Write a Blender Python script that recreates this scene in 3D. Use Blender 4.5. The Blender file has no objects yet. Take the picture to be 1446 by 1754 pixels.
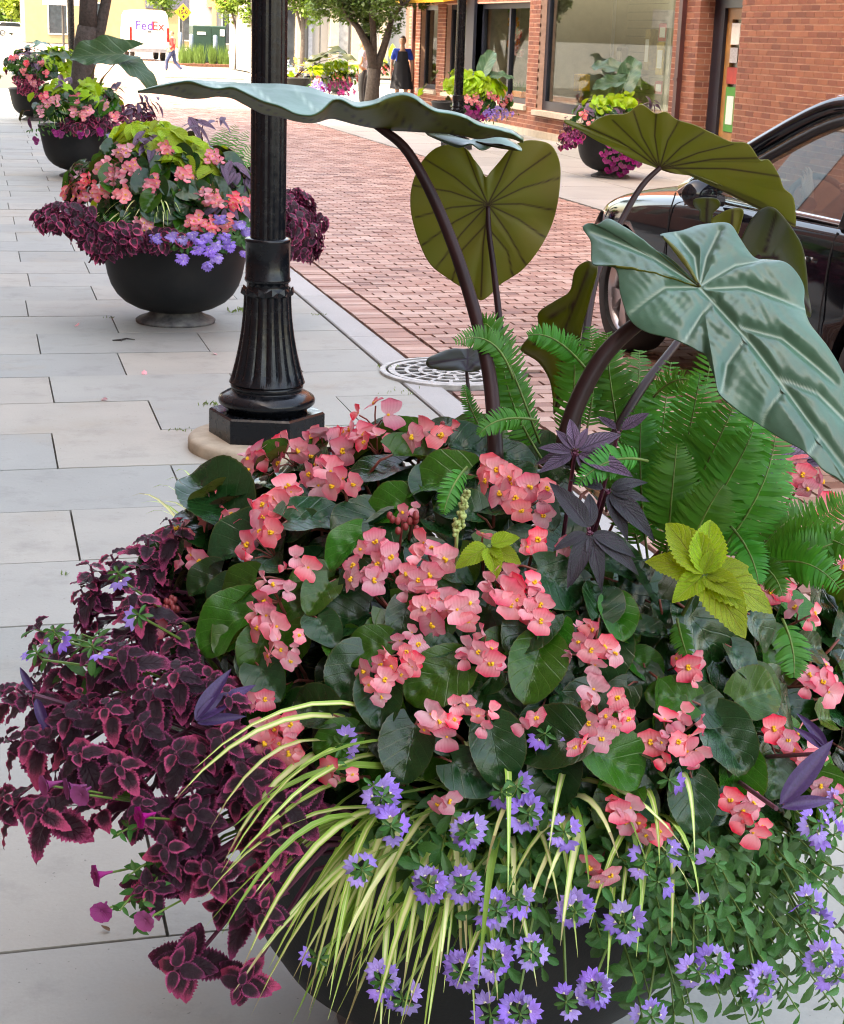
import bpy, bmesh, math, random
import numpy as np
from mathutils import Vector, Matrix, Euler
random.seed(7)
R_ = math.radians
SC = bpy.context.scene
COL = SC.collection
# ------------------------------------------------------------------ camera
PW, PH, FPX, HC = 1446.0, 1754.0, 2800.0, 1.70
YAW, PITCH, ROLL = R_(15.25), R_(16.25), R_(2.0)
_f = Vector((math.sin(YAW)*math.cos(PITCH), math.cos(YAW)*math.cos(PITCH), -math.sin(PITCH)))
_r = Vector((math.cos(YAW), -math.sin(YAW), 0)); _u = _r.cross(_f)
CR = math.cos(ROLL)*_r + math.sin(ROLL)*_u
CU = -math.sin(ROLL)*_r + math.cos(ROLL)*_u
CF = _f
CAM = Vector((0, 0, HC))
cd = bpy.data.cameras.new('camera'); cam = bpy.data.objects.new('camera', cd); COL.objects.link(cam)
cam.matrix_world = Matrix((( CR.x, CU.x, -CF.x, 0), (CR.y, CU.y, -CF.y, 0), (CR.z, CU.z, -CF.z, HC), (0, 0, 0, 1)))
cd.sensor_fit = 'VERTICAL'; cd.sensor_height = 24; cd.lens = 24*FPX/PH
cd.clip_start = .05; cd.clip_end = 3000
cd.dof.use_dof = True; cd.dof.focus_distance = 3.0; cd.dof.aperture_fstop = 26.0
SC.camera = cam
# ------------------------------------------------------------------ light
w = bpy.data.worlds.new('World'); SC.world = w; w.use_nodes = True
SUN_EL, SUN_AZ = 52.0, -108.0      # azimuth from the street direction, negative = to the left
nt = w.node_tree; bg = nt.nodes['Background']
sky = nt.nodes.new('ShaderNodeTexSky'); sky.sky_type = 'NISHITA'; sky.sun_disc = False
sky.sun_elevation = R_(SUN_EL); sky.sun_rotation = R_(SUN_AZ); sky.air_density = 1.0; sky.dust_density = 3.2; sky.ozone_density = 1.0
nt.links.new(sky.outputs[0], bg.inputs[0]); bg.inputs[1].default_value = .15
sd = bpy.data.lights.new('sun', 'SUN'); sd.energy = 2.0; sd.angle = R_(.6); sd.color = (1, .95, .87)
sun = bpy.data.objects.new('sun', sd); COL.objects.link(sun)
_sdir = Vector((math.sin(R_(SUN_AZ))*math.cos(R_(SUN_EL)), math.cos(R_(SUN_AZ))*math.cos(R_(SUN_EL)), math.sin(R_(SUN_EL))))
sun.rotation_euler = _sdir.to_track_quat('Z', 'Y').to_euler(); sun.location = (0, 0, 30)
SC.view_settings.view_transform = 'Standard'; SC.view_settings.look = 'None'
SC.view_settings.gamma = 1; SC.view_settings.exposure = 3.3
SC.view_settings.use_white_balance = True; SC.view_settings.white_balance_temperature = 9200; SC.view_settings.white_balance_tint = 12
SC.cycles.use_denoising = True; SC.cycles.filter_width = 1.1
SC.cycles.max_bounces = 8; SC.cycles.transparent_max_bounces = 6
SC.cycles.caustics_reflective = False; SC.cycles.caustics_refractive = False
# ------------------------------------------------------------------ pixel geometry
def ray(x, y): return (CF + CR*((x-PW/2)/FPX) + CU*((PH/2-y)/FPX))
def at_depth(x, y, z): return CAM + ray(x, y)*z                    # z along the optical axis
def ground(x, y, h=0):
    d = ray(x, y); return CAM + d*((h-HC)/d.z)
def on_x(x, y, X): d = ray(x, y); return CAM + d*(X/d.x)
def proj(p):
    d = Vector(p)-CAM; z = d.dot(CF); return (PW/2+FPX*d.dot(CR)/z, PH/2-FPX*d.dot(CU)/z, z)
# ------------------------------------------------------------------ materials
MATS = {}
class N:
    def __init__(s, name):
        s.m = bpy.data.materials.new(name); s.m.use_nodes = True; s.t = s.m.node_tree
        s.p = s.t.nodes['Principled BSDF']; s.out = s.t.nodes['Material Output']; MATS[name] = s.m
    def n(s, t, **k):
        a = s.t.nodes.new('ShaderNode'+t)
        for q, v in k.items(): setattr(a, q, v)
        return a
    def l(s, a, b): s.t.links.new(a, b)
    def math(s, op, a, b=None, c=None, clamp=False):
        m = s.n('Math', operation=op); m.use_clamp = clamp
        for i, v in enumerate((a, b, c)):
            if v is None: continue
            if isinstance(v, (int, float)): m.inputs[i].default_value = v
            else: s.l(v, m.inputs[i])
        return m.outputs[0]
    def mix(s, f, a, b, bt='MIX'):
        m = s.n('Mix', data_type='RGBA', blend_type=bt)
        for i, v in ((0, f), (6, a), (7, b)):
            if isinstance(v, (int, float)): m.inputs[i].default_value = v
            elif isinstance(v, (tuple, list)): m.inputs[i].default_value = (*v[:3], 1)
            else: s.l(v, m.inputs[i])
        return m.outputs[2]
    def noise(s, scale, detail=3, vec=None, rough=.55):
        a = s.n('TexNoise'); a.inputs['Scale'].default_value = scale; a.inputs['Detail'].default_value = detail; a.inputs['Roughness'].default_value = rough
        s.l(vec if vec is not None else s.n('TexCoord').outputs['Object'], a.inputs['Vector']); return a.outputs['Fac']
    def ramp(s, f, lo, hi):
        m = s.n('MapRange'); m.inputs[1].default_value = lo; m.inputs[2].default_value = hi; s.l(f, m.inputs[0]); return m.outputs[0]
    def bump(s, h, strength=.3, dist=.01):
        b = s.n('Bump'); b.inputs['Strength'].default_value = strength; b.inputs['Distance'].default_value = dist
        s.l(h, b.inputs['Height']); s.l(b.outputs[0], s.p.inputs['Normal']); return b
    def rnd(s): return s.n('ObjectInfo').outputs['Random']
    def base(s, c):
        if isinstance(c, (tuple, list)): s.p.inputs['Base Color'].default_value = (*c[:3], 1)
        else: s.l(c, s.p.inputs['Base Color'])
    def rough(s, r, metal=0, spec=None):
        if isinstance(r, (int, float)): s.p.inputs['Roughness'].default_value = r
        else: s.l(r, s.p.inputs['Roughness'])
        s.p.inputs['Metallic'].default_value = metal
        if spec is not None: s.p.inputs['Specular IOR Level'].default_value = spec
    def translucent(s, fac, col):
        t = s.n('BsdfTranslucent'); m = s.n('MixShader'); m.inputs[0].default_value = fac
        if isinstance(col, (tuple, list)): t.inputs[0].default_value = (*col[:3], 1)
        else: s.l(col, t.inputs[0])
        s.l(s.p.outputs[0], m.inputs[1]); s.l(t.outputs[0], m.inputs[2]); s.l(m.outputs[0], s.out.inputs[0])
def mat(name, c, rough=.6, metal=0, var=.25, scale=6, bump=0, bscale=60, bdist=.004, rvar=0, spec=None, trans=0, tcol=None, coat=0):
    """plain procedural surface: colour with noise variation, optional fine relief"""
    if name in MATS: return MATS[name]
    s = N(name)
    n1 = s.noise(scale, 4)
    d = tuple(x*(1-var) for x in c); h = tuple(min(1, x*(1+var)) for x in c)
    col = s.mix(s.ramp(n1, .3, .7), d, h)
    if rvar:
        f = s.math('MULTIPLY_ADD', s.rnd(), 2*rvar, 1-rvar)
        hs = s.n('HueSaturation'); s.l(f, hs.inputs['Value']); s.l(col, hs.inputs['Color'])
        s.l(s.math('MULTIPLY_ADD', s.rnd(), .03, .485), hs.inputs['Hue']); col = hs.outputs[0]
    s.base(col); s.rough(rough, metal, spec)
    if bump: s.bump(s.noise(bscale, 4), bump, bdist)
    if coat: s.p.inputs['Coat Weight'].default_value = coat; s.p.inputs['Coat Roughness'].default_value = .03
    if trans: s.translucent(trans, tcol or col)
    return s.m
# ------------------------------------------------------------------ mesh helpers
def mesh(name, vs, fs, m=None, uv=None, smooth=False, mi=None):
    me = bpy.data.meshes.new(name); me.from_pydata([tuple(v) for v in vs], [], fs); 
    for x in (m if isinstance(m, (list, tuple)) else [m] if m else []): me.materials.append(x)
    if uv is not None:
        l = me.uv_layers.new(name='UVMap'); idx = np.empty(len(me.loops), dtype=np.int32); me.loops.foreach_get('vertex_index', idx)
        l.data.foreach_set('uv', np.array(uv, dtype=np.float32)[idx].ravel())
    if mi is not None: me.polygons.foreach_set('material_index', mi)
    if smooth: me.polygons.foreach_set('use_smooth', [True]*len(me.polygons))
    me.update(); return me
class MB:
    """collects shapes into one mesh"""
    def __init__(s): s.v = []; s.f = []; s.mi = []; s.k = 0
    def add(s, vs, fs, k=None):
        o = len(s.v); s.v += [Vector(v) for v in vs]; s.f += [tuple(i+o for i in f) for f in fs]; s.mi += [s.k if k is None else k]*len(fs); return s
    def box(s, a, b, k=None, M=None):
        (x0, y0, z0), (x1, y1, z1) = a, b
        vs = [Vector(p) for p in ((x0,y0,z0),(x1,y0,z0),(x1,y1,z0),(x0,y1,z0),(x0,y0,z1),(x1,y0,z1),(x1,y1,z1),(x0,y1,z1))]
        if M: vs = [M @ v for v in vs]
        return s.add(vs, [(0,3,2,1),(4,5,6,7),(0,1,5,4),(1,2,6,5),(2,3,7,6),(3,0,4,7)], k)
    def bevbox(s, a, b, e, k=None, M=None):
        """box with its top edges chamfered by e"""
        (x0, y0, z0), (x1, y1, z1) = a, b; z2 = z1-e
        vs = [(x0,y0,z0),(x1,y0,z0),(x1,y1,z0),(x0,y1,z0),(x0,y0,z2),(x1,y0,z2),(x1,y1,z2),(x0,y1,z2),(x0+e,y0+e,z1),(x1-e,y0+e,z1),(x1-e,y1-e,z1),(x0+e,y1-e,z1)]
        vs = [Vector(v) for v in vs]
        if M: vs = [M @ v for v in vs]
        return s.add(vs, [(0,3,2,1),(8,9,10,11),(0,1,5,4),(1,2,6,5),(2,3,7,6),(3,0,4,7),(4,5,9,8),(5,6,10,9),(6,7,11,10),(7,4,8,11)], k)
    def tube(s, pts, rs, n=8, k=None, cap=True):
        pts = [Vector(p) for p in pts]
        if isinstance(rs, (int, float)): rs = [rs]*len(pts)
        vs = []; fs = []; ref = None
        for i, p in enumerate(pts):
            d = (pts[min(i+1, len(pts)-1)]-pts[max(i-1, 0)]).normalized()
            if ref is None: ref = Vector((0, 0, 1)) if abs(d.z) < .9 else Vector((1, 0, 0))
            a = d.cross(ref).normalized(); b = a.cross(d).normalized(); ref = b
            for j in range(n):
                t = 2*math.pi*j/n; vs.append(p+(a*math.cos(t)+b*math.sin(t))*rs[i])
        for i in range(len(pts)-1):
            for j in range(n): fs.append((i*n+j, i*n+(j+1) % n, (i+1)*n+(j+1) % n, (i+1)*n+j))
        if cap: fs.append(tuple(range(n))[::-1]); fs.append(tuple((len(pts)-1)*n+j for j in range(n)))
        return s.add(vs, fs, k)
    def lathe(s, prof, n=32, c=(0, 0, 0), k=None, flute=None, cap=True):
        """prof: (r, z) from bottom to top; flute(t, i) scales the radius"""
        vs = []; fs = []
        for i, (r, z) in enumerate(prof):
            for j in range(n):
                t = 2*math.pi*j/n; q = r*(flute(t, i) if flute else 1); vs.append((c[0]+q*math.cos(t), c[1]+q*math.sin(t), c[2]+z))
        for i in range(len(prof)-1):
            for j in range(n): fs.append((i*n+j, i*n+(j+1) % n, (i+1)*n+(j+1) % n, (i+1)*n+j))
        if cap: fs.append(tuple(range(n))[::-1]); fs.append(tuple((len(prof)-1)*n+j for j in range(n)))
        return s.add(vs, fs, k)
    def ball(s, c, r, n=10, k=None, sc=(1, 1, 1)):
        prof = []; m = max(4, n//2)
        vs = []; fs = []
        for i in range(m+1):
            a = -math.pi/2+math.pi*i/m
            for j in range(n):
                t = 2*math.pi*j/n; vs.append((c[0]+r*sc[0]*math.cos(a)*math.cos(t), c[1]+r*sc[1]*math.cos(a)*math.sin(t), c[2]+r*sc[2]*math.sin(a)))
        for i in range(m):
            for j in range(n): fs.append((i*n+j, i*n+(j+1) % n, (i+1)*n+(j+1) % n, (i+1)*n+j))
        return s.add(vs, fs, k)
    def extrude(s, poly, h0, h1, M=None, k=None):
        n = len(poly); vs = [Vector((x, y, h0)) for x, y in poly]+[Vector((x, y, h1)) for x, y in poly]
        if M: vs = [M @ v for v in vs]
        return s.add(vs, [tuple(range(n))[::-1], tuple(range(n, 2*n))]+[(i, (i+1) % n, n+(i+1) % n, n+i) for i in range(n)], k)
    def me(s, name, m, smooth=False): return mesh(name, s.v, s.f, m, smooth=smooth, mi=s.mi)
    def build(s, name, m, parent=None, smooth=False, base=None): return ob(name, s.me(name, m, smooth), parent)
def ob(name, me, parent=None, M=None):
    """links a mesh; M (or vertex data) is in world space, the parent is an unrotated Empty or mesh"""
    o = bpy.data.objects.new(name, me); COL.objects.link(o)
    M = M or Matrix.Identity(4)
    if parent is not None:
        o.parent = parent; M = WORLD[parent.name].inverted() @ M
        WORLD[o.name] = WORLD[parent.name] @ M
    else: WORLD[o.name] = M.copy()
    o.matrix_basis = M
    return o
WORLD = {}
def tag(o, label=None, cat=None, group=None, kind=None):
    if label: o['label'] = label
    if cat: o['category'] = cat
    if group: o['group'] = group
    if kind: o['kind'] = kind
    return o
def thing(name, label, cat, loc, group=None):
    o = bpy.data.objects.new(name, None); COL.objects.link(o); o.empty_display_size = .1
    o.location = loc; WORLD[o.name] = Matrix.Translation(loc); return tag(o, label, cat, group)
def struct(o): o['kind'] = 'structure'; return o
def frame(pos, along, normal, s=1.0):
    """matrix with local y along 'along', local z close to 'normal'"""
    y = Vector(along).normalized(); z = Vector(normal); z = z-y*z.dot(y)
    if z.length < 1e-4: z = y.orthogonal()
    z.normalize(); x = y.cross(z)
    if isinstance(s, (int, float)): s = (s, s, s)
    return Matrix(((x.x*s[0], y.x*s[1], z.x*s[2], pos[0]), (x.y*s[0], y.y*s[1], z.y*s[2], pos[1]), (x.z*s[0], y.z*s[1], z.z*s[2], pos[2]), (0, 0, 0, 1)))
def smooth_mod(me, lvl=1):
    o = bpy.data.objects.new('tmp', me); COL.objects.link(o); m = o.modifiers.new('s', 'SUBSURF'); m.levels = m.render_levels = lvl
    dg = bpy.context.evaluated_depsgraph_get(); e = bpy.data.meshes.new_from_object(o.evaluated_get(dg)); bpy.data.objects.remove(o)
    e.polygons.foreach_set('use_smooth', [True]*len(e.polygons)); return e
U = random.uniform
# ================================================================== THE SETTING
def masonry_mat(name, stops, obj, rough=.8, bump=.25, bscale=90, speck=.2, stain=None):
    """tone per piece: from the object or from a face attribute, along a small palette"""
    s = N(name)
    if obj: t = s.rnd()
    else:
        a = s.n('Attribute'); a.attribute_name = 'tone'; t = a.outputs['Fac']
    cr = s.n('ValToRGB'); e = cr.color_ramp.elements
    while len(e) < len(stops): e.new(.5)
    for i, c in enumerate(stops): e[i].position = i/(len(stops)-1); e[i].color = (*c, 1)
    s.l(t, cr.inputs[0])
    g = s.n('NewGeometry').outputs['Position']
    n1 = s.noise(2.2, 4, g); n2 = s.noise(130, 3, g)
    c = s.mix(s.math('MULTIPLY', s.ramp(n1, .35, .75), .35), cr.outputs[0], tuple(x*.72 for x in stops[0]))
    c = s.mix(s.math('MULTIPLY', s.ramp(n2, .35, .75), speck), c, tuple(x*.5 for x in stops[-1]))
    if stain:
        c = s.mix(s.math('MULTIPLY', s.ramp(s.noise(1.1, 5, g, .65), .56, .72), stain[1]), c, stain[0]); c = s.mix(s.math('MULTIPLY', s.ramp(s.noise(4, 6, g, .72), .52, .75), .38), c, (.12, .12, .11)); c = s.mix(s.math('MULTIPLY', s.math('GREATER_THAN', s.noise(75, 1, g), .76), .5), c, (.07, .065, .06))
    s.base(c); s.rough(rough); s.bump(s.noise(bscale, 5, g), bump, .004)
    return s.m
def tone_attr(me, per):
    a = me.attributes.new('tone', 'FLOAT', 'FACE')
    rs = [random.random() for _ in range(len(me.polygons)//per+1)]
    a.data.foreach_set('value', [rs[i//per] for i in range(len(me.polygons))])
TOPBOX = [(4,5,6,7),(0,1,5,4),(1,2,6,5),(2,3,7,6),(3,0,4,7)]
# ---- the earth and bed under everything
M_bed = mat('joint_sand', (.07, .06, .05), .95, var=.5, scale=40)
M_bedr = mat('joint_sand_brick', (.075, .05, .042), .95, var=.5, scale=40)
struct(MB().box((-700, -120, -.5), (700, 1400, -.06)).build('ground', mat('pale_concrete_ground', (.17, .165, .155), .9, var=.15, scale=.6)))
# ---- near pavement: bluestone slabs
STONE = [(.285, .295, .27), (.325, .335, .30), (.355, .358, .32), (.30, .315, .292), (.395, .372, .315), (.34, .345, .312)]
M_slab = masonry_mat('bluestone', STONE, True, .72, .18, 60, .1, stain=((.36, .31, .23), .55))
pav = struct(MB().box((-3.4, -3, -.07), (2.03, 60, -.022)).build('pavement', M_bed))
slab_me = MB().bevbox((-.5, -.5, -1), (.5, .5, 0), .0).me('slab', M_slab)
COURSE, y = .598, 9.424-.598*14
ci = 0
while y < 45:
    off = (.27 if ci % 2 else .70)+U(-.03, .03)
    x = off-.905*4
    while x < 2.0:
        x0, x1 = max(x, -3.3), min(x+.905, 2.02)
        if x1-x0 > .05 and x1 > -.6-(0 if y < 12 else 0):
            j = .0035
            o = ob('slab', slab_me, pav, Matrix.Translation(((x0+x1)/2, y+COURSE/2, U(-.0015, .0015))) @ Euler((U(-.002, .002), U(-.002, .002), 0)).to_matrix().to_4x4() @ Matrix.Diagonal((x1-x0-2*j, COURSE-2*j-U(0, .002), .04, 1)))
        x += .905
    y += COURSE; ci += 1
# ---- granite kerb set flush
M_kerb = masonry_mat('granite_kerb', [(.38, .38, .37), (.43, .43, .42), (.47, .47, .46)], True, .75, .5, 220, .35)
kerb = struct(MB().box((2.024, -2, -.07), (2.215, 60, -.02)).build('kerb', M_bed))
y = -1.3
while y < 58:
    ln = U(1.15, 1.6)
    mb = MB().bevbox((2.034, y+.004, -.06), (2.205, y+ln-.004, .002+U(0, .003)), .006); ob('kerb_stone', mb.me('kerb_stone', M_kerb), kerb); y += ln
# ---- brick roadway
BR = [(.20, .09, .065), (.36, .175, .125), (.44, .24, .18), (.54, .345, .275), (.38, .19, .135), (.56, .38, .31), (.31, .145, .105)]
M_rb1 = masonry_mat('paving_brick', BR, True, .62, .35, 120, .2)
M_rb2 = masonry_mat('paving_brick_field', BR, False, .62, .35, 120, .2)
road = struct(MB().box((2.216, -6, -.07), (6.28, 140, -.016)).build('road', M_bedr))
rb_me = MB().bevbox((-.5, -.5, -1), (.5, .5, 0), .0).me('brick', M_rb1)
bl, bw = .206, .0985
cands = []; y = .4; row = 0
while y < 60:
    # border band of two stretchers, then the field in running bond
    cands.append((2.222, 2.43, y))
    x = 2.44-(bl*.5 if row % 2 else 0)
    while x < 6.27:
        a, b = max(x, 2.44), min(x+bl, 6.27)
        if b-a > .03: cands.append((a, b, y))
        x += bl
    y += bw; row += 1
def visible(p, m=30):
    q = proj(p); return q[2] > 0 and -m < q[0] < PW+m and -m < q[1] < PH+m
GR = Vector((2.345, 8.12, 0)); GRR = .375        # the drain sits here
cands = [c for c in cands if (Vector(((c[0]+c[1])/2, c[2]+.05, 0))-GR).length > GRR+.03]
def hidden_by_planter(p): q = proj(p); return 840 < q[0] and q[1] > 640
key = lambda c: c[2] if (visible(((c[0]+c[1])/2, c[2], 0), 5) and not hidden_by_planter(((c[0]+c[1])/2, c[2], 0))) else 1e6+c[2]
cands.sort(key=key)
for i, (a, b, y) in enumerate(cands[:300]):
    ob('brick', rb_me, road, Matrix.Translation(((a+b)/2, y+bw/2, U(-.003, .002))) @ Euler((U(-.012, .012), U(-.008, .008), U(-.006, .006))).to_matrix().to_4x4() @ Matrix.Diagonal((b-a-.013-U(0, .006), bw-.009-U(0, .003), .05, 1)))
mb = MB()
for (a, b, y) in cands[300:]:
    z = U(-.003, .002); j = U(.005, .009)
    mb.add([(a+j, y+.004, -.04), (b-j, y+.004, -.04), (b-j, y+bw-.004, -.04), (a+j, y+bw-.004, -.04), (a+j, y+.004, z+U(-.001, .001)), (b-j, y+.004, z+U(-.001, .001)), (b-j, y+bw-.004, z+U(-.001, .001)), (a+j, y+bw-.004, z+U(-.001, .001))], TOPBOX)
me = mb.me('brick_field', M_rb2); tone_attr(me, 5); tag(ob('brick_field', me, road), kind='stuff')
s = N('far_brick'); g = s.n('NewGeometry').outputs['Position']; bt = s.n('TexBrick'); s.l(g, bt.inputs[0]); bt.inputs['Scale'].default_value = 4.9
for k, c in (('Color1', BR[3]), ('Color2', BR[5]), ('Mortar', BR[0])): bt.inputs[k].default_value = (*c, 1)
s.base(bt.outputs[0]); s.rough(.7)
struct(MB().box((2.216, 60, -.05), (9.2, 140, -.004)).build('far_road', s.m))
# ---- far pavement: pale concrete flags
CON = [(.31, .30, .27), (.36, .345, .315), (.40, .38, .35)]
M_con = masonry_mat('concrete_flag', CON, True, .85, .3, 80, .08)
pav2 = struct(MB().box((6.28, -2, -.07), (14.5, 60, -.02)).build('far_pavement', M_bed))
flag_me = MB().bevbox((-.5, -.5, -1), (.5, .5, 0), .0).me('flagstone', M_con)
M_k2 = MATS['granite_kerb']
yy = 4.0
while yy < 58:
    ob('kerb_stone', flag_me, pav2, Matrix.Translation((6.38, yy+.75, .004)) @ Matrix.Diagonal((.18, 1.49, .05, 1)))
    for k, (a, b) in enumerate(((6.475, 7.6), (7.6, 8.7), (8.7, 9.735))):
        ob('flagstone', flag_me, pav2, Matrix.Translation(((a+b)/2, yy+.75, U(-.001, .001))) @ Matrix.Diagonal((b-a-.012, 1.488, .05, 1)))
    if yy > 37.6: ob('flagstone', flag_me, pav2, Matrix.Translation((12.1, yy+.75, U(-.001, .001))) @ Matrix.Diagonal((4.7, 1.488, .05, 1)))
    yy += 1.5
# ---- the drain
M_iron = mat('cast_iron_drain', (.40, .39, .37), .55, .35, var=.3, scale=25, bump=.3, bscale=150)
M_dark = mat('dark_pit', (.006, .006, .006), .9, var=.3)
dr = thing('drain_grate', 'round cast metal drain grate with slots at the kerb behind the small dark leaf', 'drain', (GR.x, GR.y, 0))
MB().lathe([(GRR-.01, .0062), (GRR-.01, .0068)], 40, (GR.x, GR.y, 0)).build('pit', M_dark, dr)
mb = MB(); mb.lathe([(GRR, -.012), (GRR, .014), (GRR-.006, .017), (GRR-.03, .017), (GRR-.03, -.012)], 48, (GR.x, GR.y, 0), cap=False); mb.build('rim', M_iron, dr)
mb = MB()
for r0, r1 in ((.0, .035), (.078, .1), (.152, .174), (.225, .245), (.296, .33)):
    mb.lathe([(max(r1, .001), -.012), (r1, .0145), (max(r0, .001), .0145), (max(r0, .001), -.012)], 48, (GR.x, GR.y, 0), cap=False)
mb.build('ring_bar', M_iron, dr)
mb = MB()
for r0, r1, n, ph in ((.03, .08, 6, 0), (.10, .155, 10, .2), (.175, .225, 14, .1), (.245, .295, 18, .25)):
    for k in range(n):
        t = 2*math.pi*k/n+ph; M = Matrix.Translation((GR.x, GR.y, 0)) @ Matrix.Rotation(t, 4, 'Z'); mb.box((r0, -.009, -.012), (r1, .009, .014), M=M)
mb.build('spoke_bar', M_iron, dr)
# ---- lamp posts
s = N('black_post_paint'); g = s.n('NewGeometry').outputs['Position']
s.base(s.mix(s.ramp(s.noise(9, 5, g), .55, .8), (.005, .006, .008), (.012, .013, .015))); s.rough(s.ramp(s.noise(30, 4, g), .2, 1.6)); s.rough(.27, 0, .3); s.bump(s.noise(45, 4, g), .08, .004); M_post = s.m
def lamp_post(X, Y, label, base=True, footing=True):
    t = thing('lamp_post', label, 'lamp post', (X, Y, 0), 'black lamp posts along the street'); c = (X, Y, 0)
    if footing: MB().lathe([(.33, -.03), (.33, .04), (.322, .052), (.305, .058), (.10, .06)], 48, c).build('concrete_footing', mat('tan_concrete', (.42, .35, .26), .9, var=.2, scale=14, bump=.5, bscale=120), t, True)
    z0 = .0585 if footing else 0
    hx = lambda r_: [(X+r_*math.cos(R_(90-10-90+23-30+k*60+180)), Y+r_*math.sin(R_(90-10-90+23-30+k*60+180))) for k in range(6)]
    mb = MB(); o6 = hx(.245); i6 = hx(.236); mb.add([(a, b, z0) for a, b in o6]+[(a, b, z0+.098) for a, b in o6]+[(a, b, z0+.106) for a, b in i6], [(5, 4, 3, 2, 1, 0), (12, 13, 14, 15, 16, 17)]+[(k, (k+1) % 6, 6+(k+1) % 6, 6+k) for k in range(6)]+[(6+k, 6+(k+1) % 6, 12+(k+1) % 6, 12+k) for k in range(6)]); mb.build('base_block', M_post, t)
    zb = z0+.105
    prof = [(.17, 0), (.172, .018), (.192, .026), (.202, .036), (.2035, .05), (.197, .062), (.17, .078), (.15, .086), (.146, .09), (.151, .096), (.153, .108), (.147, .118), (.135, .122)]
    MB().lathe([(r, zb+z) for r, z in prof], 48, c).build('base_ring', M_post, t, True)
    zf = zb+.121; nf = 16
    fl = []; H = .375
    for i in range(17):
        v = i/16; r = .099+.060*(1-v)**1.9; fl.append((r, zf+v*H))
    def flute(tt, i):
        q = .5+.5*math.cos(tt*nf); edge = min(1, i/1.5)*1.0
        return 1-.075*edge*(1-q**.45)
    MB().lathe(fl, nf*8, c, flute=flute).build('fluted_bell', M_post, t)
    zc = zf+H
    mb = MB()
    for k in range(12):                         # crown of pointed leaves
        a = 2*math.pi*k/12; M = Matrix.Translation((X, Y, zc)) @ Matrix.Rotation(a, 4, 'Z')
        mb.add([M @ Vector(p) for p in ((.094, -.027, -.012), (.094, .027, -.012), (.102, .024, .012), (.102, -.024, .012), (.113, 0, -.002), (.107, 0, .026))], [(0, 4, 3), (0, 1, 4), (1, 2, 4), (2, 5, 4), (5, 3, 4), (0, 3, 5, 2, 1)])
    mb.build('crown', M_post, t)
    col = [(.095, -.01), (.097, .0), (.092, .012), (.086, .018), (.086, .04), (.09, .044), (.095, .05), (.095, .06), (.0915, .066), (.0915, .205), (.0945, .209), (.0945, .219), (.09, .223), (.07, .225)]
    MB().lathe([(r, zc+z) for r, z in col], 40, c).build('collar', M_post, t, True)
    def fl2(tt, i): return 1-.05*(.5+.5*math.cos(tt*14))**2
    MB().lathe([(.0725, zc+.215), (.072, zc+.8), (.066, 3.4), (.062, 3.75)], 14*6, c, flute=fl2).build('shaft', M_post, t)
    MB().lathe([(.06, 3.74), (.1, 3.78), (.07, 3.83), (.12, 3.9), (.13, 3.95)], 24, c).build('lamp_holder', M_post, t, True)
    MB().lathe([(.12, 3.951), (.19, 4.1), (.2, 4.25), (.15, 4.42), (.06, 4.5)], 24, c).build('lamp_globe', mat('frosted_globe', (.7, .7, .66), .35, var=.03), t, True)
    MB().lathe([(.1, 4.49), (.09, 4.53), (.03, 4.57), (.02, 4.68), (.004, 4.7)], 20, c).build('finial', M_post, t, True)
    return t
lamp_post(1.125, 6.67, 'black fluted lamp post on a round tan footing right behind the nearest planter')
p = ground(893, 247); lamp_post(7.25, 25.3, 'plain black lamp post across the street between two flower pots', footing=False)
p = ground(107, 175); lamp_post(1.95, 36.5, 'distant black lamp post rising behind the farthest left planter', footing=False)
# ---- planter bowls
s = N('charcoal_bowl'); g = s.n('TexCoord').outputs['Object']
s.base(s.mix(s.ramp(s.noise(5, 5, g), .4, .75), (.007, .0085, .0095), (.016, .017, .017))); s.rough(.55, 0, .3); s.bump(s.noise(160, 4, g), .25, .002); M_bowl = s.m
s = N('weathered_foot'); g = s.n('TexCoord').outputs['Object']
s.base(s.mix(s.ramp(s.noise(14, 5, g), .35, .7), (.045, .047, .05), (.2, .195, .18))); s.rough(.8); s.bump(s.noise(60, 4, g), .4, .004); M_foot = s.m
M_soil = mat('potting_soil', (.02, .014, .01), .95, var=.5, scale=60, bump=.8, bscale=70, bdist=.01)
bowl_prof = [(.10, .066), (.17, .072), (.235, .092), (.30, .127), (.345, .17), (.378, .225), (.398, .285), (.413, .36), (.428, .44), (.442, .51), (.452, .532), (.452, .548), (.443, .553), (.425, .549), (.412, .52), (.405, .49)]
foot_prof = [(.235, .0), (.238, .014), (.222, .026), (.175, .042), (.152, .058), (.15, .074), (.12, .09)]
bowl_me = MB().lathe(bowl_prof, 72, cap=False).me('bowl', M_bowl, True); foot_me = MB().lathe(foot_prof, 48).me('foot', M_foot, True); soil_me = MB().lathe([(.407, .47), (.3, .52), (.15, .55), (.02, .56)], 32).me('soil', M_soil, True)
def pot(X, Y, label, s=1.0):
    t = thing('planter_bowl', label, 'planter', (X, Y, 0), 'charcoal planter bowls along the street')
    M = Matrix.Translation((X, Y, .002)) @ Matrix.Diagonal((s, s, s, 1))
    ob('bowl', bowl_me, t, M); ob('foot', foot_me, t, M); ob('soil', soil_me, t, M); return t
P1 = Vector((.79, 2.46, 0)); P2 = Vector((1.095, 9.79, 0)); P3 = Vector((1.12, 19.6, 0)); P4 = Vector((.98, 31.0, 0))
P5 = Vector((7.97, 20.45, 0)); P6 = Vector((8.3, 29.0, 0)); P7 = Vector((7.6, 41.5, 0)); P8 = Vector((9.9, 47.0, 0))
pot(P1.x, P1.y, 'nearest charcoal bowl planter almost buried under flowers and trailing grass')
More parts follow.
